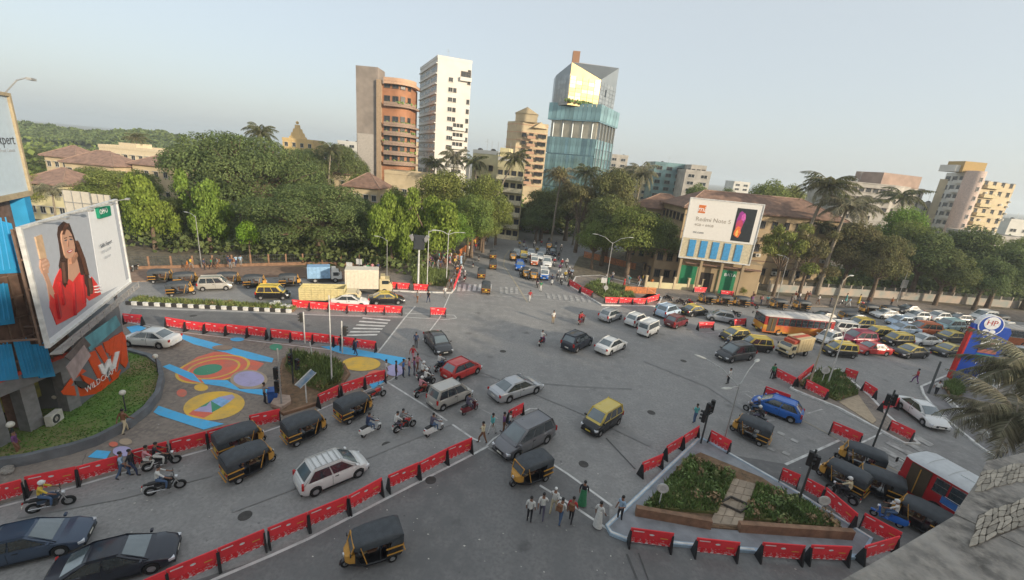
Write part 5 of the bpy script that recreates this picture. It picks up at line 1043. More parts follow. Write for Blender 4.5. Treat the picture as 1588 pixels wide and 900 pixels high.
TR = [  # pattern, centre x, top y, depth, width in the photograph, label
 ('rain0', 372, 206, 88, 240, 'huge dark rain tree with an umbrella crown towering over the park'), ('rain1', 492, 284, 72, 215, 'broad green rain tree in the park behind the cream trucks'), ('weep0', 228, 272, 68, 80, 'bright green tree with drooping foliage, nearest the woman billboard'),
 ('weep1', 316, 264, 70, 75, 'tall lime-green drooping tree in front of the huge rain tree'), ('mid0', 270, 305, 74, 90, 'leafy tree filling the gap between the two bright drooping trees'), ('lime0', 384, 342, 66, 40, 'small lime-yellow young tree at the park edge'),
 ('weep0', 608, 300, 70, 80, 'yellow-green drooping tree just left of the floodlight mast'), ('weep1', 665, 290, 74, 90, 'bright green drooping tree above the floodlight mast'), ('mid1', 690, 262, 92, 110, 'olive-tipped tree behind the bright drooping trees'), ('mid0', 752, 268, 92, 90, 'rounded mid-green tree left of the yellow corner block'), ('mid1', 735, 300, 84, 80, 'green tree overhanging the crowd at the road mouth'),
 ('bright0', 700, 325, 78, 70, 'bright leafy tree over the left footpath of the far road'), ('mid0', 640, 330, 78, 60, 'small green tree behind the floodlight mast'),
 ('dark0', 845, 290, 112, 80, 'dark shady tree at the bend of the far road'), ('brown0', 885, 282, 116, 90, 'brown-leaved tree tangled over the road bend'), ('dark1', 835, 318, 108, 60, 'low dark tree beside the yellow corner block'), ('sparse0', 905, 262, 100, 85, 'sparse brown tree in front of the glass tower'), ('brown0', 955, 258, 96, 100, 'big dry-leaved tree left of the coconut palms'), ('dark0', 945, 300, 88, 95, 'dark tree behind the broad green tree by the billboard'),
 ('mid1', 985, 318, 80, 110, 'broad green tree just left of the white phone billboard'), ('dark1', 1030, 335, 80, 70, 'dark green tree touching the edge of the white phone billboard'), ('mid0', 925, 340, 84, 70, 'green tree behind the double-arm street lamp'),
 ('sparse1', 1222, 345, 75, 90, 'thin-crowned tree in front of the police quarters'), ('sparse0', 1262, 355, 76, 80, 'sparse brown tree beside the thin-crowned one'), ('brown0', 1330, 340, 82, 100, 'olive-brown tree below the tallest palm'), ('brown0', 1375, 362, 78, 90, 'olive tree with tangled branches above the white cars'), ('bright0', 1402, 318, 92, 85, 'bright green tree among the palms, left of the rounded apartments'), ('mid1', 1412, 340, 86, 80, 'mid-green tree below the bright one by the palms'),
 ('dark0', 1440, 352, 84, 110, 'big dark tree over the right-hand road, left of its neighbours'), ('dark1', 1505, 348, 86, 110, 'big dark tree in front of the rounded apartments'), ('dark0', 1562, 378, 82, 100, 'dark tree above the blue totem sign'), ('dark1', 1620, 380, 84, 110, 'dark tree cut by the right edge of the view'), ('dark1', 1475, 385, 80, 80, 'low dark tree with its crown near the road'), ('mid0', 1590, 365, 95, 90, 'green tree at the right edge behind the dark ones'), ('dark0', 1535, 398, 79, 80, 'low dense tree right behind the totem sign'),
 ('mid0', 1195, 277, 130, 95, 'bright green tree alone on the skyline behind the quarters roof'), ('mid1', 1225, 284, 135, 60, 'smaller green tree beside the skyline tree'), ('mid1', 150, 258, 98, 90, 'dark bushy tree in front of the hipped houses'), ('mid0', 110, 268, 92, 70, 'olive tree behind the white hoardings'), ('brown0', 195, 268, 95, 70, 'dry-leaved tree among the hipped houses'), ('rain2', 525, 222, 130, 110, 'dark spreading tree left of the terracotta tower'), ('rain1', 470, 228, 125, 90, 'spreading tree under the yellow temple'),
 ('mid1', 560, 268, 105, 60, 'tree in front of the small hipped house'), ('mid0', 612, 288, 95, 55, 'small tree below the flat-roofed house'), ('dark1', 690, 262, 130, 60, 'dark tree at the foot of the white tower'), ('mid0', 640, 262, 132, 50, 'tree at the foot of the terracotta tower'), ('rain0', 80, 232, 150, 160, 'spreading tree behind the hipped houses'), ('mid1', 430, 320, 84, 80, 'tree filling the shade under the great rain tree'), ('dark1', 330, 320, 90, 90, 'dark tree in the shade below the great rain tree'), ('dark0', 560, 330, 82, 80, 'dark tree behind the broad green rain tree'), ('dark0', 240, 320, 84, 80, 'dark tree behind the bright drooping pair'),
 ('mid0', 1080, 283, 150, 60, 'tree behind the stepped concrete block'), ('mid1', 1125, 290, 140, 50, 'tree behind the quarters roof'), ('dark1', 790, 300, 120, 50, 'tree in front of the yellow corner block'), ('mid0', 60, 268, 84, 70, 'leafy tree just above the top of the woman billboard frame'), ('dark1', 105, 262, 90, 80, 'dark leafy tree hiding the walls of the leftmost houses'), ('mid1', 168, 264, 86, 90, 'wide leafy tree covering the houses above the woman billboard'), ('mid0', 215, 262, 96, 70, 'tree in front of the cream villa terrace'), ('mid1', 772, 305, 100, 62, 'green tree against the yellow corner block, above the stalls'), ('mid0', 752, 328, 90, 60, 'leafy tree over the stalls on the left of the far road'), ('bright0', 728, 318, 86, 60, 'fresh green tree between the crowd and the stalls'), ('dark0', 800, 318, 118, 56, 'dark tree in front of the lower floors of the corner block'), ('bush0', 1150, 440, 74, 20, 'small bush beside the boundary wall')]
def put_tree(key, cx, yt, Y, wpx, label, seed, cat='tree', group=None, name=None):
    t, W, H = TREES[key]; rg = random.Random(seed); top = AT(cx, yt, Y); wd = (AT(cx + wpx / 2, yt + 30, Y) - AT(cx - wpx / 2, yt + 30, Y)).length; base = AT(cx, yt + (AT(cx, yt, Y).z) * FPX / Y * .5, Y)
    s = wd / W; sz = max(top.z, 1.0) / H
    return place(t, label, cat, ((top.x + base.x) / 2, Y, 0), rg.uniform(0, 6.28), group, None, (s, s, sz))
TREE_NAME = {'rain': 'rain_tree', 'weep': 'drooping_tree', 'mid': 'leafy_tree', 'dark': 'dark_tree', 'bright': 'bright_tree', 'brown': 'dry_tree', 'sparse': 'sparse_tree', 'lime': 'young_tree', 'bush': 'bush'}
for i, (k, cx, yt, Y, wp, lb) in enumerate(TR):
    o = put_tree(k, cx, yt, Y, wp, lb, i, 'tree' if 'bush' not in k else 'bush', 'trees round the junction'); o.name = TREE_NAME[k.rstrip('0123456789')]
PM = [('palm0', 402, 181, 104, 'coconut palm rising above the great rain tree'), ('palm1', 204, 197, 138, 'coconut palm in front of the balustraded villa'), ('palm0', 512, 212, 122, 'dark palm left of the terracotta tower'), ('palm3', 706, 220, 112, 'bushy coconut palm at the foot of the white tower'), ('palm0', 676, 234, 118, 'small palm against the white tower'), ('palm1', 736, 230, 110, 'palm left of the yellow corner block'),
      ('palm2', 800, 222, 104, 'leaning coconut palm with a long curved trunk by the yellow block'), ('palm3', 872, 250, 104, 'coconut palm in front of the glass tower'), ('palm0', 913, 246, 110, 'palm at the right foot of the glass tower'), ('palm3', 1000, 242, 98, 'tall brownish coconut palm right of the dry-leaved tree'), ('palm0', 968, 252, 104, 'coconut palm beside the brownish tall one'),
      ('palm0', 1292, 258, 82, 'tallest coconut palm on the right, in front of the weathered flats'), ('palm3', 1322, 292, 80, 'drooping brown coconut palm below the tallest one'), ('palm1', 1345, 296, 92, 'coconut palm just right of the tallest one'), ('palm1', 1412, 282, 100, 'coconut palm left of the rounded apartments'), ('palm3', 76, 276, 66, 'grey-green palm between the left billboards'), ('palm0', 1275, 330, 86, 'short palm left of the drooping brown one'), ('palm3', 940, 262, 108, 'palm between the glass tower and the coconut pair')]
for i, (k, cx, yt, Y, lb) in enumerate(PM):
    t, W, H = TREES[k]; top = AT(cx, yt + 6, Y); s = max(top.z, 4) / H; wsc = max(.75, min(1.15, s)) * (1.5 if 1280 < cx < 1420 else 1.1); off = {'palm0': 1.0, 'palm1': -1.8, 'palm2': 4.5, 'palm3': .4}[k]
    place(t, lb, 'palm tree', (top.x - off * wsc, Y, 0), (0, 0, 0 if k == 'palm2' else random.Random(i).uniform(-.6, .6)), 'coconut palms', None, (wsc, wsc, s))
# the palm close below us at the right edge
npx = AT(1590, 575, 24); t, W, H = TREES['palmnear']; place(t, 'big grey-green palm close by at the right edge with drooping fronds', 'palm tree', (npx.x + 4.3, npx.y, 0), .05, None, None, (.95, .95, npx.z / 13.0))
npx = AT(1585, 650, 20); place(t, 'lower grey-green palm close by with fronds over the petrol station kerb', 'palm tree', (npx.x + 3.9, npx.y, 0), -.1, None, None, (.85, .85, npx.z / 13.3))
# far wooded ridge and the belt of treetops at the edge of the city
hb = MB(); hn = 40
def hill_z(x): return 9 + 7 * exp(-((x + 305) / 60) ** 2) + 4 * exp(-((x + 420) / 50) ** 2) + 1.2 * sin(x * .06)
secs = []
for i in range(hn + 1):
    x = -560 + i * 9.5; z = hill_z(x) * max(0, min(1, (x + 560) / 40, (-180 - x) / 70)); secs.append([(x, 300, -.5), (x, 330, z * .75), (x, 352, z), (x, 400, z * .7), (x, 440, -.5)])
hb.loft(secs, 0, caps=False, closed=False); S('hill', hb.mesh('hill', mat('wooded_hill_ground', (.06, .08, .035), .95, var=.3, scale=.05)), 'long low wooded hill on the left skyline', 'hill')
def mass(name, label, fn, n, ls, m, seed):
    rg = random.Random(seed); b = MB()
    for _ in range(n):
        p, k = fn(rg); p = Vector(p); nn = Vector((rg.uniform(-1, 1), rg.uniform(-1.2, .5), rg.uniform(.1, 1.2))).normalized(); a = nn.cross(Vector((rg.uniform(-1, 1), rg.uniform(-1, 1), rg.uniform(-1, 1)))).normalized(); c = nn.cross(a); L = ls * rg.uniform(.6, 1.5) * k
        b.add([p - a * L, p + c * L * .7, p + a * L, p - c * L * .7], [(0, 1, 2, 3)])
    return S(name, b.mesh(name, m), label, 'trees', 'stuff')
def hillp(rg):
    while True:
        x = rg.uniform(-550, -190); u = rg.random(); z = hill_z(x) * max(0, min(1, (x + 560) / 40, (-180 - x) / 70)); bumpy = 1.6 * sin(x * .35 + 3 * u) * sin(u * 14)
        return ((x, 305 + 48 * u, z * min(1, .35 + u * .68) + rg.uniform(0, 1.6) + bumpy * .6), 1.0)
mass('hill_forest', 'dense dark forest covering the low hill on the left skyline', hillp, 22000, 1.25, LF_RAIN, 61)
def belt(rg):
    Y = rg.choice([135, 160, 200, 250, 330]) + rg.uniform(-10, 10); x = rg.uniform(-1.35, 1.6) * Y; cl = sin(x * .23 + Y) * sin(x * .11 + Y * .3); h = 5.5 + 2.8 * cl + 1.5 * sin(x * .7 + Y)
    return ((x, Y, max(.5, h * sqrt(rg.random()))), 1.0)
mass('distant_treeline', 'belts of distant treetops between the far buildings', belt, 30000, .95, LF_MID, 62)
def under(rg):
    Y = rg.uniform(66, 118); x = rg.uniform(-78, -16) * Y / 75; h = 2.3 + 1.3 * sin(x * .8) * sin(Y * .6); return ((x, Y, max(.1, h * sqrt(rg.random()))), .55)
mass('undergrowth', 'shrubs and undergrowth beneath the park trees', under, 15000, .7, LF_DARK, 63)
def under2(rg):
    x = rg.uniform(62, 128); Y = 76 + (x - 44) * .19 + rg.uniform(2, 22); h = 2.4 + 1.2 * sin(x * .9) * sin(Y * .6); return ((x, Y, max(.1, h * sqrt(rg.random()))), .55)
mass('undergrowth', 'dark shrubs beneath the trees behind the right-hand wall', under2, 9000, .7, LF_DARK, 64)
def under3(rg):
    x = rg.uniform(-12, 40); Y = 122 + abs(x - 8) * .1 + rg.uniform(0, 14); h = 6 + 2 * sin(x * .5) * sin(Y * .4); return ((x, Y, max(.1, h * sqrt(rg.random()))), .6)
mass('undergrowth', 'dense dark greenery closing the bend of the far road', under3, 9000, .7, LF_DARK, 65)
# ------------------------------------------------------------------ vehicles
def paintm(name, c, metal=.0): return mat('paint_' + name, c, .32, metal, var=.03, scale=.8, coat=.5, detail=2)
PW = paintm('white', (.7, .7, .68)); PSIL = paintm('silver', (.46, .47, .48), .4); PBEI = paintm('champagne', (.48, .46, .42), .3); PBLK = paintm('black', (.012, .012, .014)); PGRY = paintm('dark_grey', (.17, .17, .18), .3); PBLU = paintm('slate_blue', (.05, .075, .12), .2)
PNAV = paintm('midnight', (.016, .02, .032)); PRED = paintm('red', (.5, .03, .025)); PMAR = paintm('maroon', (.14, .015, .02)); PBRB = paintm('bright_blue', (.015, .13, .5)); PYEL = paintm('taxi_yellow', (.62, .47, .09)); PLBL = paintm('pale_blue', (.45, .56, .68), .1); PCRM = paintm('cream', (.62, .52, .31)); PTEA = paintm('pale_teal', (.3, .46, .48)); PORG = paintm('burnt_orange', (.55, .14, .05)); PGRD = paintm('charcoal', (.04, .042, .046)); PVIO = paintm('wine', (.28, .02, .06))
VGL = mat('vehicle_glass', (.035, .045, .052), .08, var=.2, spec=1.0, coat=1.0); TYRE = mat('tyre_rubber', (.016, .016, .016), .85); RIM = mat('alloy_rim', (.42, .42, .43), .35, .6); HLT = mat('headlight_lens', (.7, .72, .74), .15, .2); TLT = mat('taillight_lens', (.42, .015, .012), .25); PLT = mat('number_plate', (.7, .68, .6), .5); PLTY = mat('yellow_number_plate', (.62, .46, .05), .5); TRIM = mat('black_trim', (.02, .02, .02), .5); SEATM = mat('brown_seat', (.13, .07, .045), .7); CHROME = mat('chrome', (.6, .6, .6), .2, .9)

def wheel_part(parent, x, y, R, wd, ax_loc=0):
    key = 'wheel%.2f%.2f' % (R, wd)
    if key not in MATS:
        MATS[key] = MB().wheel((0, 0, 0), R, wd).mesh('wheel', TYRE, 40)
        rm = MB(); sg = 1
        rm.tube((0, -wd * .36, 0), (0, wd * .36, 0), R * .57, R * .57, 14)
        for i in range(5):
            t = 2 * pi * i / 5
            for s in (-1, 1): rm.box((R * .32 * cos(t), s * wd * .38, R * .32 * sin(t)), (R * .5, wd * .1, R * .14), 0, M=Matrix.Rotation(-t, 3, 'Y'))
        MATS[key + 'r'] = rm.mesh('rim', RIM, 40)
    o = P('wheel', MATS[key], parent, (x, y, R)); P('rim', MATS[key + 'r'], o); return o
def interp(tab, x):
    if x <= tab[0][0]: return tab[0][1]
    for (a, va), (b, vb) in zip(tab, tab[1:]):
        if x <= b: t = (x - a) / (b - a); t = t * .4 + t * t * (3 - 2 * t) * .6; return va + (vb - va) * t
    return tab[-1][1]
CARS = {}
def car_proto(key, L, W, H, wx, R, top, ws, rf, rr, rg_, belt, tumble=.74, nside=2, rails=False, nose=.76, stripe=None):
    """top: (x, z) line of the body's upper edge; ws/rg_: foot of the windscreen and rear glass; rf/rr: roof ends"""
    t = proto('car'); b = MB(); half = L / 2; xs = sorted(set([-half + L * i / 30 for i in range(31)] + [s * 0 + x + d for x in wx for s in (1,) for d in (-R * 1.14, -R * .95, -R * .7, -R * .35, 0, R * .35, R * .7, R * .95, R * 1.14)])); secs = []
    xs = [x for x in xs if -half <= x <= half]
    for x in xs:
        zb = .2 + .12 * max(0, (abs(x) - half + .35) / .35)
        for wxx in wx:
            d = abs(x - wxx)
            if d < R * 1.13: zb = max(zb, R + sqrt((R * 1.13) ** 2 - d * d))
        zt = interp(top, x); e = min(1, (half - abs(x)) / .75); hw = W / 2 * (nose + (1 - nose) * sqrt(max(0, 1 - (1 - e) ** 2)))
        zt = max(zt, zb + .06); zm = zb + (zt - zb) * .5
        half_s = [(hw * .92, zb), (hw * .98, zb + (zt - zb) * .12), (hw, zm), (hw * .99, zb + (zt - zb) * .72), (hw * .965, zb + (zt - zb) * .86), (hw * .9, zt - .02), (hw * .78, zt + .012), (hw * .4, zt + .04)]
        secs.append([(x, -y, z) for y, z in reversed(half_s)] + [(x, y, z) for y, z in half_s])
    secs = [s[::-1] for s in secs]
    n = len(secs[0]); b.loft(secs, 0)
    P('body', b.mesh('body', PW, 38), t)
    # cabin shell with rounded edges
    yb, yr = W / 2 * .925, W / 2 * tumble; zr = H - .05
    c = MB(); bow = .07
    F = [(ws, yb), (ws + bow, yb * .4), (ws + bow, -yb * .4), (ws, -yb)]; B = [(rg_, -yb), (rg_ - bow * .6, -yb * .4), (rg_ - bow * .6, yb * .4), (rg_, yb)]
    FR = [(rf, yr), (rf + bow * .6, yr * .4), (rf + bow * .6, -yr * .4), (rf, -yr)]; BR = [(rr, -yr), (rr - bow * .4, -yr * .4), (rr - bow * .4, yr * .4), (rr, yr)]
    lo = F + B; hi = FR + BR; zb0 = belt - .06
    vs = [(x, y, zb0) for x, y in lo] + [(x, y, zr) for x, y in hi]; fs = [(i, (i + 1) % 8, 8 + (i + 1) % 8, 8 + i) for i in range(8)]; fs = [f[::-1] for f in fs]
    mid = [((rf + rr) / 2 + dx, dy, H + .01) for dx, dy in ((.3, yr * .5), (.3, -yr * .5), (-.3, -yr * .5), (-.3, yr * .5))]
    vs += mid; fs += [(8, 16, 9), (9, 16, 17, 10), (10, 17, 11), (11, 17, 18, 12), (12, 18, 13), (13, 18, 19, 14), (14, 19, 15), (15, 19, 16, 8), (16, 19, 18, 17)]
    fs = [f[::-1] if k >= 8 else f for k, f in enumerate(fs)]
    c.add(vs, fs); P('cabin', c.mesh('cabin', PW, 50, bevel=.07), t)
    def panel(name, corners, u0, u1, v0, v1, m, off=.012, bowk=0.0):
        (a0, a1, a2, a3) = [Vector(p) for p in corners]   # bottom-left, bottom-right, top-right, top-left seen from outside
        def pt(u, v): return a0.lerp(a1, u).lerp(a3.lerp(a2, u), v)
        nrm = (a1 - a0).cross(a3 - a0).normalized(); out = []; nu = 4 if bowk else 1
        for i in range(nu + 1):
            u = u0 + (u1 - u0) * i / nu
            for v in (v0, v1): out.append(pt(u, v) + nrm * (off + bowk * (1 - (2 * u - 1) ** 2)))
        bb = MB(); vs = [tuple(p) for p in out] + [tuple(p - nrm * .03) for p in out]; k = len(out)
        fs = [(2 * i, 2 * i + 2, 2 * i + 3, 2 * i + 1) for i in range(nu)] + [(k + 2 * i + 1, k + 2 * i + 3, k + 2 * i + 2, k + 2 * i) for i in range(nu)]
        fs += [(0, 1, k + 1, k), (2 * nu + 1, 2 * nu, k + 2 * nu, k + 2 * nu + 1)] + [(2 * i + 2, 2 * i, k + 2 * i, k + 2 * i + 2) for i in range(nu)] + [(2 * i + 1, 2 * i + 3, k + 2 * i + 3, k + 2 * i + 1) for i in range(nu)]
        bb.add(vs, fs); return P(name, bb.mesh(name, m), t)
    VG2 = mat('sky_lightened_glass', (.11, .14, .15), .08, var=.25, spec=1.0, coat=1.0, scale=.8)  # lighter glass colour stands in for the sky reflected in front and rear glass
    panel('windscreen', [(ws, -yb, zb0), (ws, yb, zb0), (rf, yr, zr), (rf, -yr, zr)], .07, .93, .16, .93, VG2, .012, bow * .85)
    panel('rear_window', [(rg_, yb, zb0), (rg_, -yb, zb0), (rr, -yr, zr), (rr, yr, zr)], .1, .9, .22, .9, VG2, .012, bow * .5)
    sp = (.09, .5, .95) if nside == 2 else (.08, .38, .68, .96)
    for s in (1, -1):
        for i in range(nside):
            panel('side_window', [(ws, s * yb, zb0), (rg_, s * yb, zb0), (rr, s * yr, zr), (rf, s * yr, zr)], sp[i] + .005, sp[i + 1] - .025, .12, .93, VGL, s * .012 + (.03 if s < 0 else 0) * 0)
    for wxx in wx:
        for s in (-1, 1): wheel_part(t, wxx, s * (W / 2 - .11), R, .19)
    zf = interp(top, half - .12); zk = interp(top, -half + .12)
    for s in (-1, 1):
        P('headlight', MB().box((0, 0, 0), (.26, .34, .15)).mesh('headlight', HLT, bevel=.03), t, (half - .17, s * W * .36, zf - .13), s * -.35)
        P('taillight', MB().box((0, 0, 0), (.12, .2, .34 if zk > .9 and rr < -1 else .2)).mesh('taillight', TLT, bevel=.02), t, (-half + .1, s * W * .415, min(zk - .14, belt - .1)), s * .25)
        P('mirror', MB().box((0, 0, 0), (.12, .2, .13)).mesh('mirror', PW, bevel=.03), t, (ws - .22, s * (W / 2 + .06), belt + .06))
        P('door_handle', MB().box((0, 0, 0), (.2, .03, .035)).mesh('door_handle', TRIM), t, ((wx[0] + wx[1]) / 2 - .05, s * (W / 2 - .0), belt - .14))
        P('sill', MB().box((0, 0, 0), (wx[0] - wx[1] - R * 2.3, .05, .1)).mesh('sill', TRIM), t, ((wx[0] + wx[1]) / 2, s * (W / 2 - .02), .25))
        P('door_seam', MB().box((0, 0, 0), (.014, .012, belt - .42)).mesh('door_seam', TRIM), t, (ws + (rg_ - ws) * sp[1] - .02, s * (W / 2 - .001), .36 + (belt - .42) / 2))
    P('grille', MB().box((0, 0, 0), (.06, W * .46, .17)).mesh('grille', TRIM), t, (half - .015, 0, zf - .2)); P('bumper', MB().box((0, 0, 0), (.1, W * .8, .1)).mesh('bumper', TRIM), t, (half - .05, 0, .3)); P('bumper', MB().box((0, 0, 0), (.1, W * .8, .1)).mesh('bumper', TRIM), t, (-half + .05, 0, .32))
    for s in (1, -1): P('number_plate', MB().box((0, 0, 0), (.03, .42, .11)).mesh('number_plate', PLT), t, (s * (half + .005), 0, .44 if s > 0 else .58))
    if rails:
        for s in (-1, 1): P('roof_rail', MB().tube((rf - .1, 0, 0), (rr + .1, 0, 0), .025, .025, 6).mesh('roof_rail', STEEL), t, (0, s * yr * .9, H + .05))
        for k in range(5): P('roof_bar', MB().box((0, 0, 0), (.05, yr * 1.7, .03)).mesh('roof_bar', STEEL), t, (rf - .2 + (rr - rf + .4) * k / 4, 0, H + .04))
    CARS[key] = t
car_proto('sedan', 4.4, 1.72, 1.46, (1.36, -1.24), .31, [(-2.2, .8), (-2.1, .95), (-1.5, 1.0), (-.4, .96), (.9, .94), (1.6, .84), (2.1, .68), (2.2, .55)], 1.3, .3, -.8, -1.75, .96, .72)
car_proto('saloon', 4.75, 1.82, 1.45, (1.47, -1.35), .33, [(-2.38, .78), (-2.25, .95), (-1.6, 1.0), (-.4, .95), (.95, .93), (1.7, .84), (2.25, .66), (2.38, .54)], 1.4, .35, -.85, -1.95, .95, .7)
car_proto('hatch', 3.75, 1.64, 1.53, (1.2, -1.16), .3, [(-1.87, .75), (-1.82, .98), (-1.3, 1.0), (.2, .96), (1.0, .94), (1.5, .83), (1.8, .66), (1.87, .55)], 1.3, .4, -1.2, -1.78, .97, .74)
car_proto('rack_hatch', 3.75, 1.66, 1.56, (1.2, -1.16), .3, [(-1.87, .75), (-1.82, .98), (-1.3, 1.0), (.2, .96), (1.0, .94), (1.5, .83), (1.8, .66), (1.87, .55)], 1.3, .4, -1.2, -1.78, .97, .74, rails=True)
car_proto('tall_hatch', 3.6, 1.5, 1.68, (1.18, -1.18), .28, [(-1.8, .8), (-1.76, 1.0), (.2, .98), (1.0, .97), (1.45, .9), (1.74, .72), (1.8, .55)], 1.3, .6, -1.42, -1.76, .99, .8, 3)
car_proto('people_carrier', 4.58, 1.78, 1.78, (1.45, -1.3), .33, [(-2.29, .85), (-2.22, 1.05), (0, 1.03), (1.15, 1.0), (1.8, .9), (2.2, .72), (2.29, .55)], 1.6, .6, -1.75, -2.22, 1.03, .77, 3)
car_proto('jeep', 4.3, 1.78, 1.75, (1.35, -1.3), .34, [(-2.15, .9), (-2.08, 1.08), (0, 1.06), (1.05, 1.03), (1.7, .96), (2.05, .82), (2.15, .6)], 1.25, .4, -1.55, -2.08, 1.06, .78, 3)
car_proto('micro_van', 3.35, 1.5, 1.78, (1.1, -1.0), .27, [(-1.67, .9), (-1.62, 1.05), (0, 1.04), (1.3, 1.03), (1.58, .85), (1.67, .5)], 1.5, 1.1, -1.5, -1.64, 1.04, .86, 3)
def head(a, b):
    pa, pb = G(*a), G(*b); d = pb - pa; return (pa + pb) / 2, atan2(d.y, d.x)
VEH = []
def car(kind, label, rear, front, body, cabin=None, cat='car', group='cars in the junction', name=None, dr=0.0):
    loc, a = head(rear, front); cm = cabin or body; m = {'body': [(0, body)], 'cabin': [(0, cm)], 'mirror': [(0, body)]}
    if cat == 'taxi': m['number_plate'] = [(0, PLTY)]
    k_ = .93 if kind == 'saloon' and front[1] > 800 else 1.05; o = place(CARS[kind], label, cat, loc, a + dr, group, m, (k_, k_, k_)); o.name = name or {'taxi': 'taxi', 'van': 'van'}.get(cat, 'car'); VEH.append(o); return o
J = 'cars crossing the junction'; RQ = 'cars queueing on the right-hand road'; TX = 'black and yellow taxis'
car('sedan', 'white sedan parked on the painted plaza beside the lawn', (270, 537), (201, 532), PW, group=J); car('saloon', 'slate-blue sedan cut by the bottom left edge of the view', (-22, 872), (106, 842), PBLU, group=J)
car('saloon', 'black sedan with a pale windscreen at the bottom left, beside the red barricades', (96, 907), (264, 862), PNAV, group=J); car('rack_hatch', 'white hatchback with a silver roof rack', (466, 764), (561, 724), PW, group=J)
car('tall_hatch', 'champagne boxy hatchback beside the motorcycles at the stop line', (668, 636), (725, 612), PBEI, group=J); car('saloon', 'silver sedan turning beside the short barricade', (764, 623), (833, 600), PSIL, group=J); car('hatch', 'red hatchback just behind the boxy champagne car', (690, 593), (739, 572), PRED, group=J)
car('sedan', 'dark grey sedan coming towards the viewer above the red hatchback', (668, 527), (690, 552), PGRD, group=J); car('people_carrier', 'grey people carrier stopped in front of an auto rickshaw', (846, 673), (777, 708), PGRY, group=J); car('sedan', 'white sedan alone in the middle of the junction, right of a black car', (930, 551), (962, 536), PW, group=J)
car('jeep', 'black sport utility car in the middle of the junction', (877, 547), (910, 530), PNAV, group=J); car('hatch', 'silver hatchback leftmost of the row leaving to the right', (931, 501), (960, 491), PSIL, group=J); car('hatch', 'white hatchback between a silver hatchback and a white van', (970, 509), (1001, 497), PW, group=J)
car('micro_van', 'small boxy white van with a dark rear window', (988, 526), (1019, 511), PW, cat='van', group=J); car('hatch', 'maroon hatchback right of the small white van', (1030, 511), (1064, 500), PMAR, group=J); car('jeep', 'pale blue and white car behind the maroon hatchback', (1017, 495), (1052, 485), PLBL, group=J)
car('people_carrier', 'dark slate people carrier with a long roof, nearest the street lamp heads', (1163, 553), (1114, 560), PGRD, group=J); car('hatch', 'bright blue hatchback waiting at the stop line', (1240, 656), (1166, 628), PBRB, group=J); car('sedan', 'white sedan coming down past the black signal post', (1406, 634), (1447, 664), PW, group=J)
car('hatch', 'white hatchback at the petrol station behind the palm', (1536, 596), (1510, 613), PW, group=J); car('tall_hatch', 'champagne tall hatchback on the left road between auto rickshaws', (308, 450), (360, 448), PBEI, group=J); car('sedan', 'white sedan half hidden behind the middle barricade row', (518, 474), (568, 475), PW, group=J)
car('hatch', 'silver hatchback behind the barricade at the right road mouth', (1136, 502), (1099, 495), PSIL, group=J)
def taxi(kind, label, r, f): return car(kind, label, r, f, PBLK, PYEL, 'taxi', TX)
taxi('tall_hatch', 'black taxi with a yellow roof alone in the open junction', (954, 648), (909, 676)); taxi('sedan', 'black and yellow taxi among the cream trucks, beside the barricades', (580, 471), (618, 470)); taxi('tall_hatch', 'yellow-roofed taxi on the left road near the striped median', (406, 463), (442, 463)); taxi('sedan', 'taxi behind the maroon hatchback, in front of the parked motorcycles', (1056, 490), (1094, 486))
taxi('hatch', 'taxi just ahead of the red bus front', (1160, 526), (1116, 529)); taxi('tall_hatch', 'taxi between the red bus and the dark people carrier', (1192, 545), (1146, 541)); taxi('tall_hatch', 'taxi stopped behind the cream mini truck', (1317, 553), (1282, 550)); taxi('sedan', 'taxi behind the orange-red sedan', (1428, 552), (1390, 553)); taxi('sedan', 'taxi closest to the blue totem sign', (1484, 549), (1450, 551))
taxi('tall_hatch', 'taxi between the wine-coloured car and a dark taxi', (1377, 527), (1340, 524)); taxi('tall_hatch', 'taxi in the middle of the right-hand queue', (1408, 536), (1370, 534)); taxi('hatch', 'taxi half hidden by the round-topped totem sign', (1486, 530), (1453, 529)); taxi('tall_hatch', 'taxi further back among the waiting white cars', (1348, 511), (1315, 510))
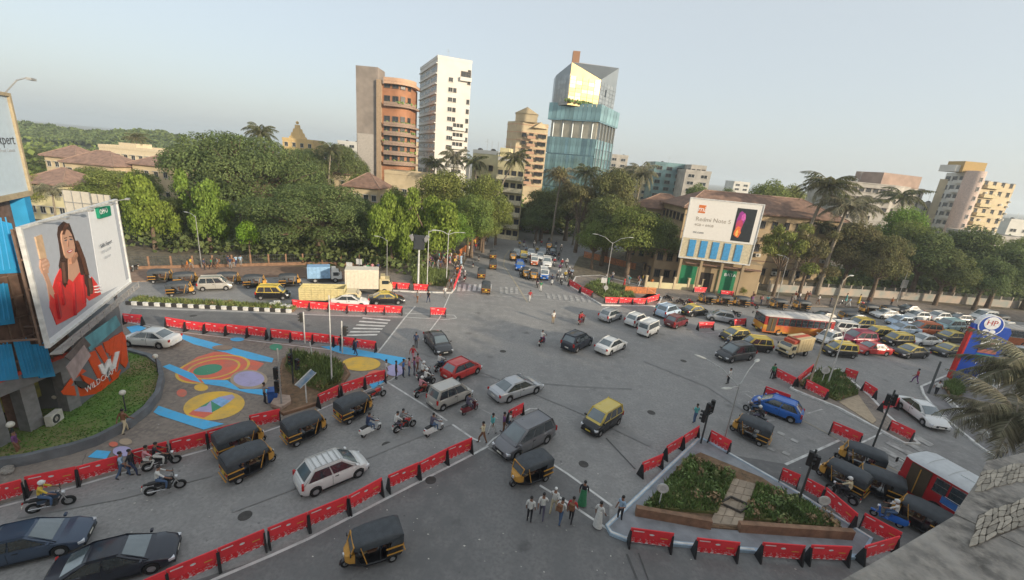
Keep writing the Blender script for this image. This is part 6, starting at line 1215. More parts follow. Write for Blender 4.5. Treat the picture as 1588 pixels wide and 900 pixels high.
for kd, lb, r, f, c, ct in (('hatch', 'white hatchback between the red bus and the cream mini truck', (1303, 527), (1262, 535), PW, 'car'), ('sedan', 'orange-red sedan in the right-hand lane', (1371, 549), (1328, 547), PRED, 'car'), ('people_carrier', 'wine-red people carrier in the right-hand queue', (1348, 533), (1308, 532), PVIO, 'car'), ('sedan', 'cream-white sedan ahead of the totem sign', (1449, 535), (1409, 534), PW, 'car'),
                          ('sedan', 'pale blue sedan in the middle row of the right-hand queue', (1417, 518), (1380, 515), PLBL, 'car'), ('hatch', 'white hatchback with a blue tint in the middle row', (1413, 506), (1374, 504), PLBL, 'car'), ('sedan', 'white sedan leftmost in the far lane of the queue', (1394, 496), (1352, 492), PW, 'car'), ('sedan', 'silver sedan behind the tall lamp pole', (1344, 503), (1302, 499), PSIL, 'car'), ('hatch', 'white hatchback in the far lane near the trees', (1436, 497), (1404, 496), PW, 'car'),
                          ('hatch', 'white hatchback furthest right in the far lane', (1468, 498), (1437, 497), PW, 'car'), ('people_carrier', 'pale teal people carrier near the totem sign', (1490, 512), (1448, 512), PTEA, 'car'), ('people_carrier', 'burnt orange van in the queue', (1446, 519), (1412, 516), PORG, 'van'), ('sedan', 'dark sedan parked under the right-hand trees', (1425, 487), (1388, 485), PGRD, 'car'), ('sedan', 'black sedan behind the bus roof', (1296, 500), (1255, 497), PNAV, 'car'),
                          ('hatch', 'silver car at the right edge behind the totem', (1600, 556), (1560, 556), PSIL, 'car'), ('hatch', 'white car behind the bus at the right edge', (1570, 512), (1535, 513), PW, 'car'), ('people_carrier', 'white van parked under the trees at far right', (1540, 497), (1505, 497), PW, 'van'), ('micro_van', 'white van behind the rear of the red bus', (1318, 519), (1291, 516), PW, 'van'), ('hatch', 'grey hatchback under the trees beyond the far lane', (1500, 502), (1468, 500), PGRY, 'car'),
                          ('sedan', 'dark sedan on the far road coming round the bend', (912, 380), (928, 378), PNAV, 'car')):
    car(kd, lb, r, f, c, None, ct, RQ)
# traffic on the far road
FR_ = 'vehicles waiting on the far road'
car('hatch', 'slate-blue car at the front left of the far road queue', (805, 412), (806, 423), PBRB, None, 'car', FR_); car('micro_van', 'blue and white van at the front of the far road queue', (842, 424), (844, 440), PBRB, PW, 'van', FR_); car('micro_van', 'dusty pink van in the middle of the far road queue', (826, 405), (829, 416), PORG, PW, 'van', FR_); car('jeep', 'white car in the middle of the far road queue', (847, 407), (848, 419), PW, None, 'car', FR_); car('sedan', 'white sedan towards the back of the far road queue', (824, 393), (822, 401), PW, None, 'car', FR_)
car('hatch', 'pale car at the back left of the far road queue', (802, 393), (800, 402), PSIL, None, 'car', FR_); car('hatch', 'silver car at the back right of the far road queue', (842, 391), (840, 399), PSIL, None, 'car', FR_); car('hatch', 'dark car at the back right corner of the far road queue', (858, 391), (856, 400), PGRD, None, 'car', FR_); taxi('tall_hatch', 'taxi deep in the far road queue', (812, 400), (811, 409)); car('sedan', 'white sedan half way along the far road queue', (838, 398), (836, 407), PW, None, 'car', FR_)

# --- auto rickshaw
VINYL = mat('canopy_vinyl', (.05, .057, .065), .55, var=.25, scale=3, bump=.3); OCHRE = mat('ochre_trim', (.55, .28, .05), .5, var=.12)
def rick():
    t = proto('auto_rickshaw'); b = MB(); st = [(-1.3, .42, .95, .58), (-1.22, .3, 1.0, .63), (-.9, .26, 1.0, .65), (-.55, .26, .62, .65), (-.5, .24, .4, .65), (.35, .24, .4, .62), (.55, .26, .45, .52), (.75, .3, .98, .46), (1.0, .36, .95, .36), (1.16, .45, .82, .22)]
    def sec(x, zb, zt, hw): return [(x, -hw * .92, zb), (x, hw * .92, zb), (x, hw, zb + (zt - zb) * .3), (x, hw * .98, zt - .04), (x, hw * .85, zt), (x, -hw * .85, zt), (x, -hw * .98, zt - .04), (x, -hw, zb + (zt - zb) * .3)]
    b.loft([sec(*s)[::-1] for s in st][::1]); P('body', b.mesh('body', PBLK, 40), t)
    c = MB(); secs = []
    for x, hw, z in ((.82, .5, 1.48), (.7, .58, 1.56), (.2, .63, 1.66), (-.6, .64, 1.68), (-1.1, .63, 1.63), (-1.3, .6, 1.5)): secs.append([(x, hw * cos(a), 1.32 + (z - 1.32) * sin(a) ** .45 if 0 < a < pi else 1.26) for a in [pi * i / 12 for i in range(13)]] + [(x, -hw, 1.22), (x, hw, 1.22)])
    c.loft(secs, 0); c.prism([(-1.33, -.58), (-1.25, -.58), (-1.25, .58), (-1.33, .58)], .92, 1.42)
    for s in (-1, 1): c.add([(-1.3, s * .6, .95), (-.72, s * .65, .95), (-.8, s * .645, 1.3), (-1.3, s * .6, 1.35), (-1.3, s * .57, .95), (-.72, s * .62, .95), (-.8, s * .615, 1.3), (-1.3, s * .57, 1.35)], [(0, 1, 2, 3), (7, 6, 5, 4), (0, 4, 5, 1), (1, 5, 6, 2), (2, 6, 7, 3), (3, 7, 4, 0)])
    P('canopy', c.mesh('canopy', VINYL, 45), t)
    rbm = MB()
    rbm.path([(-.2, .625 * cos(a), 1.32 + .352 * sin(a) ** .7) for a in [.15 + (pi - .3) * i / 8 for i in range(9)]], .012, 4)
    P('canopy_ribs', rbm.mesh('canopy_ribs', VINYL), t)
    P('windscreen', MB().add([(.95, -.42, .98), (.95, .42, .98), (.8, .46, 1.42), (.8, -.46, 1.42), (.93, -.42, .98), (.93, .42, .98), (.78, .46, 1.42), (.78, -.46, 1.42)], [(0, 1, 2, 3), (7, 6, 5, 4), (0, 3, 7, 4), (1, 5, 6, 2), (2, 6, 7, 3), (0, 4, 5, 1)]).mesh('windscreen', mat('clear_windscreen', (.1, .12, .13), .08, spec=.8)), t)
    f = MB()
    for s in (-1, 1): f.tube((.97, s * .44, .95), (.82, s * .5, 1.46), .035, .03, 6)
    f.tube((.97, -.44, .97), (.97, .44, .97), .04, .04, 6); f.tube((.82, -.5, 1.44), (.82, .5, 1.44), .035, .035, 6); P('windscreen_frame', f.mesh('windscreen_frame', OCHRE, 50), t)
    P('front_cowl', MB().loft([[(x, -w, z0), (x, w, z0), (x, w, z1), (x, -w, z1)][::-1] for x, w, z0, z1 in ((.78, .5, .55, .99), (1.02, .4, .52, .97), (1.17, .25, .55, .86))]).mesh('front_cowl', OCHRE, bevel=.02), t)
    for s in (-1, 1):
        P('side_band', MB().box((0, 0, 0), (.78, .03, .07)).mesh('side_band', OCHRE), t, (-.92, s * .655, .9)); P('side_band', MB().box((0, 0, 0), (.72, .03, .06)).mesh('side_band', OCHRE), t, (-.92, s * .655, .56)); P('side_post', MB().tube((-.62, s * .63, .5), (-.66, s * .63, 1.3), .025, .025, 6).mesh('side_post', TRIM), t); P('side_post', MB().tube((.3, s * .6, .42), (.55, s * .58, 1.4), .025, .025, 6).mesh('side_post', OCHRE), t)
        P('mirror', MB().box((0, 0, 0), (.04, .13, .1)).tube((0, 0, 0), (-.08, -s * .12, -.1), .012, .012, 5).mesh('mirror', TRIM), t, (.98, s * .6, 1.18)); P('taillight', MB().box((0, 0, 0), (.05, .1, .12)).mesh('taillight', TLT), t, (-1.33, s * .48, .78))
        wheel_part(t, -.82, s * .57, .22, .12)
    P('rear_band', MB().box((0, 0, 0), (.03, 1.1, .07)).box((.0, 0, -.32), (.03, 1.05, .06)).mesh('rear_band', OCHRE), t, (-1.33, 0, .88)); P('number_plate', MB().box((0, 0, 0), (.03, .3, .18)).mesh('number_plate', PLTY), t, (-1.335, 0, .7)); P('bumper', MB().tube((0, -.55, 0), (0, .55, 0), .03, .03, 6).mesh('bumper', OCHRE), t, (-1.4, 0, .42))
    P('rear_seat', MB().box((-.85, 0, .62), (.5, 1.1, .16)).box((-1.15, 0, .9), (.14, 1.1, .5)).mesh('rear_seat', SEATM, bevel=.03), t); P('driver_seat', MB().box((.02, 0, .66), (.4, .55, .12)).box((-.2, 0, .9), (.08, .55, .4)).mesh('driver_seat', SEATM, bevel=.03), t); P('partition', MB().tube((-.28, -.6, 1.0), (-.28, .6, 1.0), .022, .022, 6).tube((-.28, -.6, .42), (-.28, -.6, 1.3), .022, .022, 6).tube((-.28, .6, .42), (-.28, .6, 1.3), .022, .022, 6).mesh('partition', TRIM), t)
    wheel_part(t, 1.12, 0, .22, .11); P('mudguard', MB().loft([[(1.12 + r * cos(a), y, .22 + r * sin(a)) for r, y in ((.26, -.09), (.28, 0), (.26, .09), (.24, 0))] for a in [.1 + 2.6 * i / 8 for i in range(9)]]).mesh('mudguard', PBLK, 50), t); P('fork', MB().tube((1.12, .08, .22), (1.0, .06, .7), .025, .03, 6).tube((1.12, -.08, .22), (1.0, -.06, .7), .025, .03, 6).mesh('fork', TRIM), t)
    P('headlight', MB().tube((1.14, 0, .74), (1.22, 0, .73), .09, .1, 12).mesh('headlight', HLT, 40), t); P('handlebar', MB().tube((.75, -.3, 1.02), (.75, .3, 1.02), .02, .02, 6).tube((.75, 0, 1.02), (.95, 0, .7), .02, .02, 6).mesh('handlebar', TRIM), t)
    return t
RICK = rick()
AU = 'auto rickshaws'
RICKS = []
def auto(label, r, f, sc=1.0):
    loc, a = head(r, f); o = place(RICK, label, 'auto rickshaw', loc, a, AU, None, (1.06, 1.06, 1.06)); o.name = 'auto_rickshaw'; RICKS.append((o, loc, a, label)); VEH.append(o); return o
auto('auto rickshaw with a dusty black roof, in front of its twin', (360, 744), (418, 718)); auto('auto rickshaw partly hidden behind another with the same black roof', (352, 707), (398, 689)); auto('auto rickshaw between the pair of black roofs and the white scooter', (450, 688), (500, 668)); auto('auto rickshaw passing the garden island, behind the white scooter', (529, 655), (573, 636))
auto('auto rickshaw coming towards the viewer at the bottom, left of centre', (606, 855), (545, 876)); auto('auto rickshaw in front of the grey people carrier, beside the crossing group', (843, 735), (795, 755)); auto('auto rickshaw beside the bright blue hatchback', (1186, 690), (1135, 668))
auto('auto rickshaw furthest ahead in the queue beside the triangular island', (1358, 735), (1300, 712)); auto('auto rickshaw nearest the barricades in the island queue', (1330, 770), (1272, 738)); auto('auto rickshaw third in the island queue with a worn roof', (1380, 775), (1325, 752)); auto('auto rickshaw beside the large red bus, last in the queue', (1444, 830), (1394, 803))
for i, (lb, r, f) in enumerate((('auto rickshaw leftmost in the far lane of the left road', (238, 438), (268, 437)), ('auto rickshaw in the far lane beside the champagne hatchback', (276, 443), (306, 441)), ('auto rickshaw blurred in the near lane of the left road', (264, 459), (300, 457)), ('dark auto rickshaw just ahead of the champagne hatchback', (345, 442), (370, 441)), ('auto rickshaw behind the yellow-roofed taxi', (384, 446), (411, 445)), ('auto rickshaw between the taxi and the yellow truck', (438, 444), (464, 443)),
     ('auto rickshaw leaving up the far road, closest to the crossing', (753, 458), (753, 449)), ('auto rickshaw second up the far road', (746, 435), (747, 427)), ('auto rickshaw third up the far road', (764, 420), (764, 413)), ('auto rickshaw highest up the far road', (764, 404), (764, 398)), ('auto rickshaw at the front right of the far road queue', (828, 428), (826, 440)), ('auto rickshaw at the front edge of the far road queue', (814, 426), (816, 436)),
     ('auto rickshaw at the back of the far road queue', (852, 384), (850, 390)), ('auto rickshaw leftmost at the back of the far road queue', (795, 400), (795, 408)), ('auto rickshaw parked leftmost before the wall piers', (1106, 472), (1080, 470)), ('auto rickshaw parked before the green doors', (1130, 474), (1107, 472)), ('auto rickshaw parked rightmost before the wall piers', (1156, 476), (1134, 474)), ('auto rickshaw parked beyond the red bus, left one of two', (1216, 480), (1190, 478)),
     ('auto rickshaw parked beyond the red bus, right one of two', (1252, 482), (1226, 480)), ('auto rickshaw under the palms behind the bus', (1355, 488), (1330, 486)), ('auto rickshaw at the right edge under the dark trees', (1560, 503), (1532, 503)), ('auto rickshaw in the middle of the right-hand queue', (1322, 500), (1298, 498)), ('auto rickshaw under the trees, left of the parked dark sedan', (1385, 490), (1362, 488)))): auto(lb, r, f)

# --- two-wheelers
TWO = {}
def bike_proto(key, col, scooter=False):
    t = proto('motorcycle'); R = .21 if scooter else .29; wb = .62 if scooter else .64
    for x in (wb, -wb): wheel_part(t, x, 0, R, .1)
    if scooter:
        P('body', MB().loft([[(x, -w_, zb), (x, w_, zb), (x, w_ * .8, zt), (x, -w_ * .8, zt)][::-1] for x, w_, zb, zt in ((-.95, .1, .45, .68), (-.8, .18, .35, .76), (-.35, .19, .3, .76), (-.12, .16, .28, .6), (-.05, .17, .26, .34), (.32, .17, .26, .33))]).mesh('body', col, 40, bevel=.02), t)
        P('leg_shield', MB().loft([[(x, -w_, z), (x, w_, z), (x + .08, w_ * .8, z), (x + .08, -w_ * .8, z)] for x, w_, z in ((.3, .2, .28), (.36, .23, .6), (.44, .17, .9))]).mesh('leg_shield', col, 40), t); P('front_guard', MB().box((.62, 0, .44), (.4, .15, .1)).mesh('front_guard', col, bevel=.03), t)
        P('seat', MB().box((-.48, 0, .8), (.72, .26, .1)).mesh('seat', TRIM, bevel=.03), t); hx, hz = .42, .98
    else:
        P('tank', MB().loft([[(x, -w_, z0), (x, w_, z0), (x, w_ * .7, z1), (x, -w_ * .7, z1)][::-1] for x, w_, z0, z1 in ((-.12, .1, .66, .8), (.1, .15, .66, .92), (.32, .12, .7, .9), (.42, .06, .72, .84))]).mesh('tank', col, 40, bevel=.02), t); P('engine', MB().box((.05, 0, .42), (.42, .26, .3)).box((.1, 0, .6), (.2, .2, .14)).mesh('engine', mat('engine_metal', (.1, .1, .1), .5, .5), bevel=.02), t)
        P('frame', MB().path([(.5, 0, .82), (.3, 0, .45), (-.2, 0, .35), (-.62, 0, .3)], .03, 6).path([(.3, 0, .7), (-.3, 0, .68), (-.62, 0, .32)], .025, 6).mesh('frame', TRIM), t); P('seat', MB().box((-.38, 0, .76), (.68, .24, .1)).box((-.78, 0, .76), (.24, .14, .08)).mesh('seat', TRIM, bevel=.03), t)
        P('exhaust', MB().tube((.1, -.16, .3), (-.75, -.18, .36), .03, .05, 8).mesh('exhaust', CHROME, 50), t); P('side_panel', MB().box((-.28, 0, .6), (.34, .24, .2)).mesh('side_panel', col, bevel=.03), t); hx, hz = .42, 1.0
    P('fork', MB().tube((wb, .07, R), (hx, .06, hz - .08), .022, .025, 6).tube((wb, -.07, R), (hx, -.06, hz - .08), .022, .025, 6).mesh('fork', STEEL), t); P('handlebar', MB().path([(hx - .12, -.34, hz), (hx, -.14, hz - .01), (hx, .14, hz - .01), (hx - .12, .34, hz)], .017, 6).mesh('handlebar', TRIM), t); P('headlight', MB().tube((hx + .04, 0, hz - .12), (hx + .16, 0, hz - .14), .08, .09, 10).mesh('headlight', HLT, 40), t)
    P('taillight', MB().box((0, 0, 0), (.05, .12, .06)).mesh('taillight', TLT), t, (-.95, 0, .7)); P('number_plate', MB().box((0, 0, 0), (.02, .2, .12)).mesh('number_plate', PLT), t, (-.98, 0, .52))
    for s in (-1, 1): P('mirror', MB().box((0, 0, .18), (.02, .1, .07)).tube((0, 0, 0), (0, 0, .16), .008, .008, 4).mesh('mirror', TRIM), t, (hx - .05, s * .27, hz))
    TWO[key] = t
for k, c in (('black', PBLK), ('red', PRED), ('blue', PBLU)): bike_proto('bike_' + k, c)
for k, c in (('white', PW), ('red', PMAR), ('blue', PBRB), ('grey', PGRY)): bike_proto('scooter_' + k, c, True)
# --- buses and trucks
def bus(label, loc, a, L, low, upper, roofm, name='bus', deck=2.95, text=None, wrap=None, nwin=9):
    t = T(name, label, 'bus', loc, a, 'buses'); W = 2.5; h = L / 2
    b = MB(); secs = []
    for x in (-h, -h + .12, h - .35, h):
        k = .96 if abs(x) == h else 1.0; secs.append([(x, y * k, z) for y, z in ((-W / 2, .4), (W / 2, .4), (W / 2, 1.45), (-W / 2, 1.45))][::-1])
    b.loft(secs); O('lower_body', b.mesh('lower_body', low, bevel=.03), t)
    c = MB(); secs = []
    for x, k in ((-h + .02, .97), (-h + .3, 1), (h - .4, 1), (h - .06, .95)): secs.append([(x, y * k, z) for y, z in ((-W / 2 + .01, 1.45), (W / 2 - .01, 1.45), (W / 2 - .06, deck - .3), (-W / 2 + .06, deck - .3))][::-1])
    c.loft(secs); O('upper_body', c.mesh('upper_body', upper, 40), t)
    r = MB(); secs = []
    for x, k, dz in ((-h, .9, -.2), (-h + .35, 1, 0), (h - .5, 1, 0), (h - .02, .88, -.22)): secs.append([(x, W / 2 * k * cos(a_), deck - .32 + (.36 + dz) * sin(a_) ** .6 if 0 < a_ < pi else deck - .32) for a_ in [pi * i / 10 for i in range(11)]][::-1])
    r.loft(secs); O('roof', r.mesh('roof', roofm, 50), t)
    for k in range(int(L / 1.1)): O('roof_rib', MB().path([(0, W / 2 * .97 * cos(a_), deck - .31 + .36 * sin(a_) ** .6) for a_ in [.2 + (pi - .4) * i / 8 for i in range(9)]], .02, 4).mesh('roof_rib', roofm), t, (-h + .6 + k * 1.1, 0, .005))
    O('hatch', MB().box((0, 0, deck + .05), (.8, .7, .08)).mesh('hatch', roofm, bevel=.02), t, (L * .2, 0, 0)); O('hatch', MB().box((0, 0, deck + .05), (.8, .7, .08)).mesh('hatch', roofm, bevel=.02), t, (-L * .22, 0, 0))
    wl = (L - 2.3) / nwin
    for s in (-1, 1):
        for k in range(nwin):
            w_ = O('window', MB().box((0, 0, 0), (wl * .86, .05, .95)).mesh('window', VGL), t, (-h + .5 + (k + .5) * wl, s * (W / 2 - .015), 2.02), (s * .06, 0, 0)); O('window_rail', MB().box((0, 0, 0), (wl * .86, .02, .03)).mesh('window_rail', CHROME), w_, (0, s * .035, .05)); O('window_frame', MB().box((0, 0, .45), (wl * .92, .03, .05)).box((0, 0, -.45), (wl * .92, .03, .05)).mesh('window_frame', CHROME), w_, (0, s * .02, 0))
        if wrap: O('side_wrap', MB().box((0, 0, 0), (L * .62, .02, .8)).mesh('side_wrap', wrap), t, (-L * .06, s * (W / 2 + .012), 1.0))
        for x in (h - 2.3, -h + 2.6): 
            key = 'buswheel'
            if key not in MATS: MATS[key] = MB().wheel((0, 0, 0), .48, .3).mesh('wheel', TYRE, 40); MATS['busrim'] = MB().tube((0, -.12, 0), (0, .12, 0), .27, .27, 12).mesh('rim', STEEL, 40)
            wo = O('wheel', MATS[key], t, (x, s * (W / 2 - .13), .48)); O('rim', MATS['busrim'], wo)
        O('headlight', MB().tube((0, 0, 0), (.05, 0, 0), .13, .13, 12).mesh('headlight', HLT), t, (h - .02, s * .9, .85)); O('taillight', MB().box((0, 0, 0), (.05, .2, .3)).mesh('taillight', TLT), t, (-h + .02, s * 1.0, 1.0)); O('mirror', MB().tube((0, 0, 0), (.25, s * .2, .1), .02, .02, 5).box((.3, s * .25, -.05), (.06, .16, .34)).mesh('mirror', TRIM), t, (h - .1, s * 1.2, 2.3))
    for s in (-1, 1): O('windscreen', MB().box((0, 0, 0), (.05, 1.08, 1.0)).mesh('windscreen', VGL), t, (h - .05, s * .57, 2.0), (0, -.06, 0))
    O('rear_window', MB().box((0, 0, 0), (.05, 1.9, .75)).mesh('rear_window', VGL), t, (-h + .0, 0, 2.1)); O('route_board', MB().box((0, 0, 0), (.06, 1.5, .24)).mesh('route_board', mat('route_board', (.05, .05, .04), .5)), t, (h - .08, 0, deck - .38)); O('bumper', MB().box((0, 0, 0), (.16, 2.4, .24)).mesh('bumper', TRIM), t, (h, 0, .5)); O('dim_doorway', MB().box((0, 0, 0), (1.1, .06, 2.0)).mesh('dim_doorway', mat('dim_bus_interior', (.07, .05, .03), .7)), t, (h - 1.05, W / 2 - .01, 1.55)); O('door_rail', MB().tube((0, 0, -.9), (0, 0, .9), .03, .03, 6).mesh('door_rail', OCHRE), t, (h - 1.05, W / 2 + .04, 1.5))  # dark panel paints the dim inside of the open front doorway
    O('number_plate', MB().box((0, 0, 0), (.03, .5, .14)).mesh('number_plate', PLTY), t, (h + .085, 0, .5))
    if text: O('banner', MB().box((0, 0, 0), (L * .5, .02, .55)).mesh('banner', mat('bus_banner_white', (.66, .66, .68), .5)), t, (-L * .02, W / 2 + .03, 1.36)); O('banner_patch', MB().box((0, 0, 0), (.8, .02, .5)).mesh('banner_patch', mat('bus_banner_blue', (.05, .16, .45), .5)), t, (L * .2, W / 2 + .034, 1.36)); O('lettering', lettering(text, .4, mat('bus_letter_blue', (.03, .06, .3), .5)), t, (-L * .06, W / 2 + .05, 1.22), pi)
    return t
loc, a = head((1284, 523), (1166, 513)); bus('red and orange city bus with a grey-white roof among the taxis', loc, a, 9.6, mat('bus_orange_red', (.5, .05, .025), .4, col2=(.62, .4, .05), scale=.5), paintm('bus_red', (.36, .03, .025)), mat('bus_roof_grey', (.55, .53, .5), .6, var=.12), wrap=mat('bus_wrap', (.62, .34, .04), .45, col2=(.55, .07, .03), scale=.7))
loc, a = G(1462, 806), atan2((G(1398, 772) - G(1500, 836)).y, (G(1398, 772) - G(1500, 836)).x)
pf, pr = G(1384, 757), G(1530, 852); dd = (pf - pr).normalized(); cen_ = pf - dd * 4.7 + Vector((-dd.y, dd.x, 0)) * -1.1
bus('large red bus with white roof and a blue and white banner, beside the autos', cen_, atan2(dd.y, dd.x), 9.4, paintm('bus_deep_red', (.4, .02, .025)), paintm('bus_deep_red', (.4, .02, .025)), mat('bus_roof_white', (.66, .68, .69), .5, var=.08), text='BHAAVAITT')
loc, a = head((1600, 548), (1535, 540)); bus('dusty orange bus partly behind the blue totem sign', loc + Vector((2, 3, 0)), a, 8.5, mat('bus_dusty_orange', (.42, .12, .04), .5), mat('bus_dusty_grey', (.32, .29, .27), .6), mat('bus_roof_dusty', (.4, .38, .35), .7))
def truck(label, loc, a, L, boxm, cabm, H=2.9, kind='box', W=2.1, stripe=None, name='truck'):
    t = T(name, label, 'truck', loc, a, 'goods trucks'); h = L / 2; cl = min(1.75, L * .32)
    secs = [[(x, y * k, z) for y, z in ((-W / 2 * .95, .55), (W / 2 * .95, .55), (W / 2 * .95, z1), (-W / 2 * .95, z1))][::-1] for x, k, z1 in ((h - cl, 1, 2.1 if H > 2.4 else 1.75), (h - .45, 1, 2.1 if H > 2.4 else 1.75), (h - .12, .97, 1.35), (h, .94, 1.2))]
    O('cab', MB().loft(secs).mesh('cab', cabm, bevel=.04), t); ct = 2.1 if H > 2.4 else 1.75
    O('windscreen', MB().box((0, 0, 0), (.04, W * .78, .62)).mesh('windscreen', VGL), t, (h - .26, 0, (1.35 + ct) / 2 - .02), (0, -.42, 0))
    for s in (-1, 1):
        O('side_window', MB().box((0, 0, 0), (cl * .5, .04, .5)).mesh('side_window', VGL), t, (h - cl * .55, s * W * .477, ct - .42)); O('headlight', MB().box((0, 0, 0), (.06, .3, .17)).mesh('headlight', HLT, bevel=.02), t, (h - .01, s * W * .34, .85)); O('mirror', MB().box((0, 0, 0), (.06, .14, .28)).mesh('mirror', TRIM), t, (h - .35, s * W * .56, ct - .35)); O('taillight', MB().box((0, 0, 0), (.05, .18, .12)).mesh('taillight', TLT), t, (-h, s * W * .4, .72))
        for x in (h - cl * .6, -h + L * .2): wheel_part(t, x, s * (W / 2 - .16), .36, .24) if False else None
        for x in (h - cl * .62, -h + L * .22):
            if 'tw' not in MATS: MATS['tw'] = MB().wheel((0, 0, 0), .37, .24).mesh('wheel', TYRE, 40); MATS['twr'] = MB().tube((0, -.1, 0), (0, .1, 0), .2, .2, 12).mesh('rim', STEEL, 40)
            wo = O('wheel', MATS['tw'], t, (x, s * (W / 2 - .14), .37)); O('rim', MATS['twr'], wo)
    O('chassis', MB().box((-.1, 0, .55), (L - .3, W * .5, .16)).mesh('chassis', TRIM), t); bl = L - cl - .1; bx = -h + bl / 2; O('grille', MB().box((0, 0, 0), (.05, W * .5, .24)).mesh('grille', TRIM), t, (h + .005, 0, .95)); O('bumper', MB().box((0, 0, 0), (.12, W * .95, .2)).mesh('bumper', TRIM), t, (h + .02, 0, .55))
    if kind == 'box':
        O('cargo_box', MB().box((bx, 0, (.7 + H) / 2), (bl, W, H - .7)).mesh('cargo_box', boxm, bevel=.04), t)
        for s in (-1, 1):
            for k in range(int(bl / .5)): O('box_rib', MB().box((0, 0, 0), (.05, .04, H - .9)).mesh('box_rib', boxm), t, (bx - bl / 2 + .25 + k * .5, s * (W / 2 + .01), (.7 + H) / 2))
        if stripe: O('box_trim', MB().box((bx, 0, H + .02), (bl * .98, .5, .03)).box((bx + bl / 2 + .02, 0, H - .3), (.03, W * .9, .4)).mesh('box_trim', stripe), t)
        O('wind_deflector', MB().box((h - cl * .75, 0, ct + .2), (.6, W * .8, .4)).mesh('wind_deflector', cabm if not stripe else stripe, bevel=.06), t)
    else:
        O('cargo_bed', MB().box((bx, 0, .78), (bl, W, .14)).mesh('cargo_bed', boxm), t); hh = H - .85
        for s in (-1, 1):
            for r in range(5): O('side_plank', MB().box((bx, s * (W / 2 - .03), .9 + hh * (r + .5) / 5), (bl, .06, hh / 5 * .88)).mesh('side_plank', boxm), t)
            for k in range(8): O('stake', MB().box((bx - bl / 2 + bl * k / 7, s * (W / 2 + .02), .85 + hh / 2), (.08, .06, hh)).mesh('stake', boxm), t)
        for r in range(5): O('end_plank', MB().box((bx + bl / 2, 0, .9 + hh * (r + .5) / 5), (.06, W * .96, hh / 5 * .88)).mesh('end_plank', boxm), t); O('end_plank', MB().box((bx - bl / 2, 0, .9 + hh * (r + .5) / 5), (.06, W * .96, hh / 5 * .88)).mesh('end_plank', boxm), t)
    return t
loc, a = head((525, 462), (597, 462)); truck('tall cream box truck behind the open yellow truck', loc + Vector((0, 2.8, 0)), a, 6.2, mat('cream_truck_box', (.68, .62, .5), .6, var=.1), PCRM, 3.4)
loc, a = head((472, 470), (556, 471)); truck('long pale yellow truck with open slatted sides', loc, a, 7.0, mat('pale_yellow_planks', (.6, .52, .26), .7, var=.15), PCRM, 2.2, 'open'); loc, a = head((1256, 546), (1200, 555)); truck('cream mini truck with a red-trimmed cargo box', loc, a, 4.4, mat('mini_truck_cream', (.6, .47, .26), .55, var=.1), PCRM, 2.35, 'box', 1.65, mat('red_truck_trim', (.5, .08, .04), .5))
loc, a = head((470, 446), (508, 445)); truck('pale truck with a blue load behind the yellow slatted truck', loc + Vector((0, 3, 0)), a, 4.6, mat('blue_tarp', (.25, .42, .62), .7, var=.2), PW, 2.4, 'box', 1.8); loc, a = head((884, 363), (868, 364)); truck('small white truck parked at the far bend', loc, a, 4.2, PW, PW, 2.6, 'box', 1.8)
# ------------------------------------------------------------------ people
CL = lambda n, c: mat('cloth_' + n, c, .85, var=.12, scale=6)
CWH = CL('white', (.62, .61, .58)); CBL = CL('black', (.025, .025, .03)); CNV = CL('navy', (.03, .045, .1)); CDN = CL('denim', (.07, .12, .22)); CRD = CL('red', (.42, .03, .035)); CPK = CL('pink', (.55, .25, .28)); CYE = CL('yellow', (.6, .42, .05)); CTE = CL('teal', (.1, .38, .38)); CGR = CL('grey', (.22, .22, .22)); CBR = CL('brown', (.2, .09, .045)); CKH = CL('khaki', (.32, .24, .14)); CCR = CL('cream', (.58, .5, .33)); CPU = CL('purple', (.16, .06, .17)); CGN = CL('green', (.04, .2, .09)); CLB = CL('light_blue', (.3, .42, .55)); COR = CL('orange', (.6, .2, .04)); CPL = CL('plum_grey', (.1, .09, .13))
SKN = mat('skin', (.24, .12, .075), .6, var=.08); SHOE = mat('shoes', (.03, .025, .02), .6); HAIR = mat('black_hair', (.012, .01, .01), .5); HELM = mat('white_helmet', (.68, .68, .66), .25, coat=.5); HELK = mat('dark_helmet', (.03, .03, .035), .25, coat=.5)
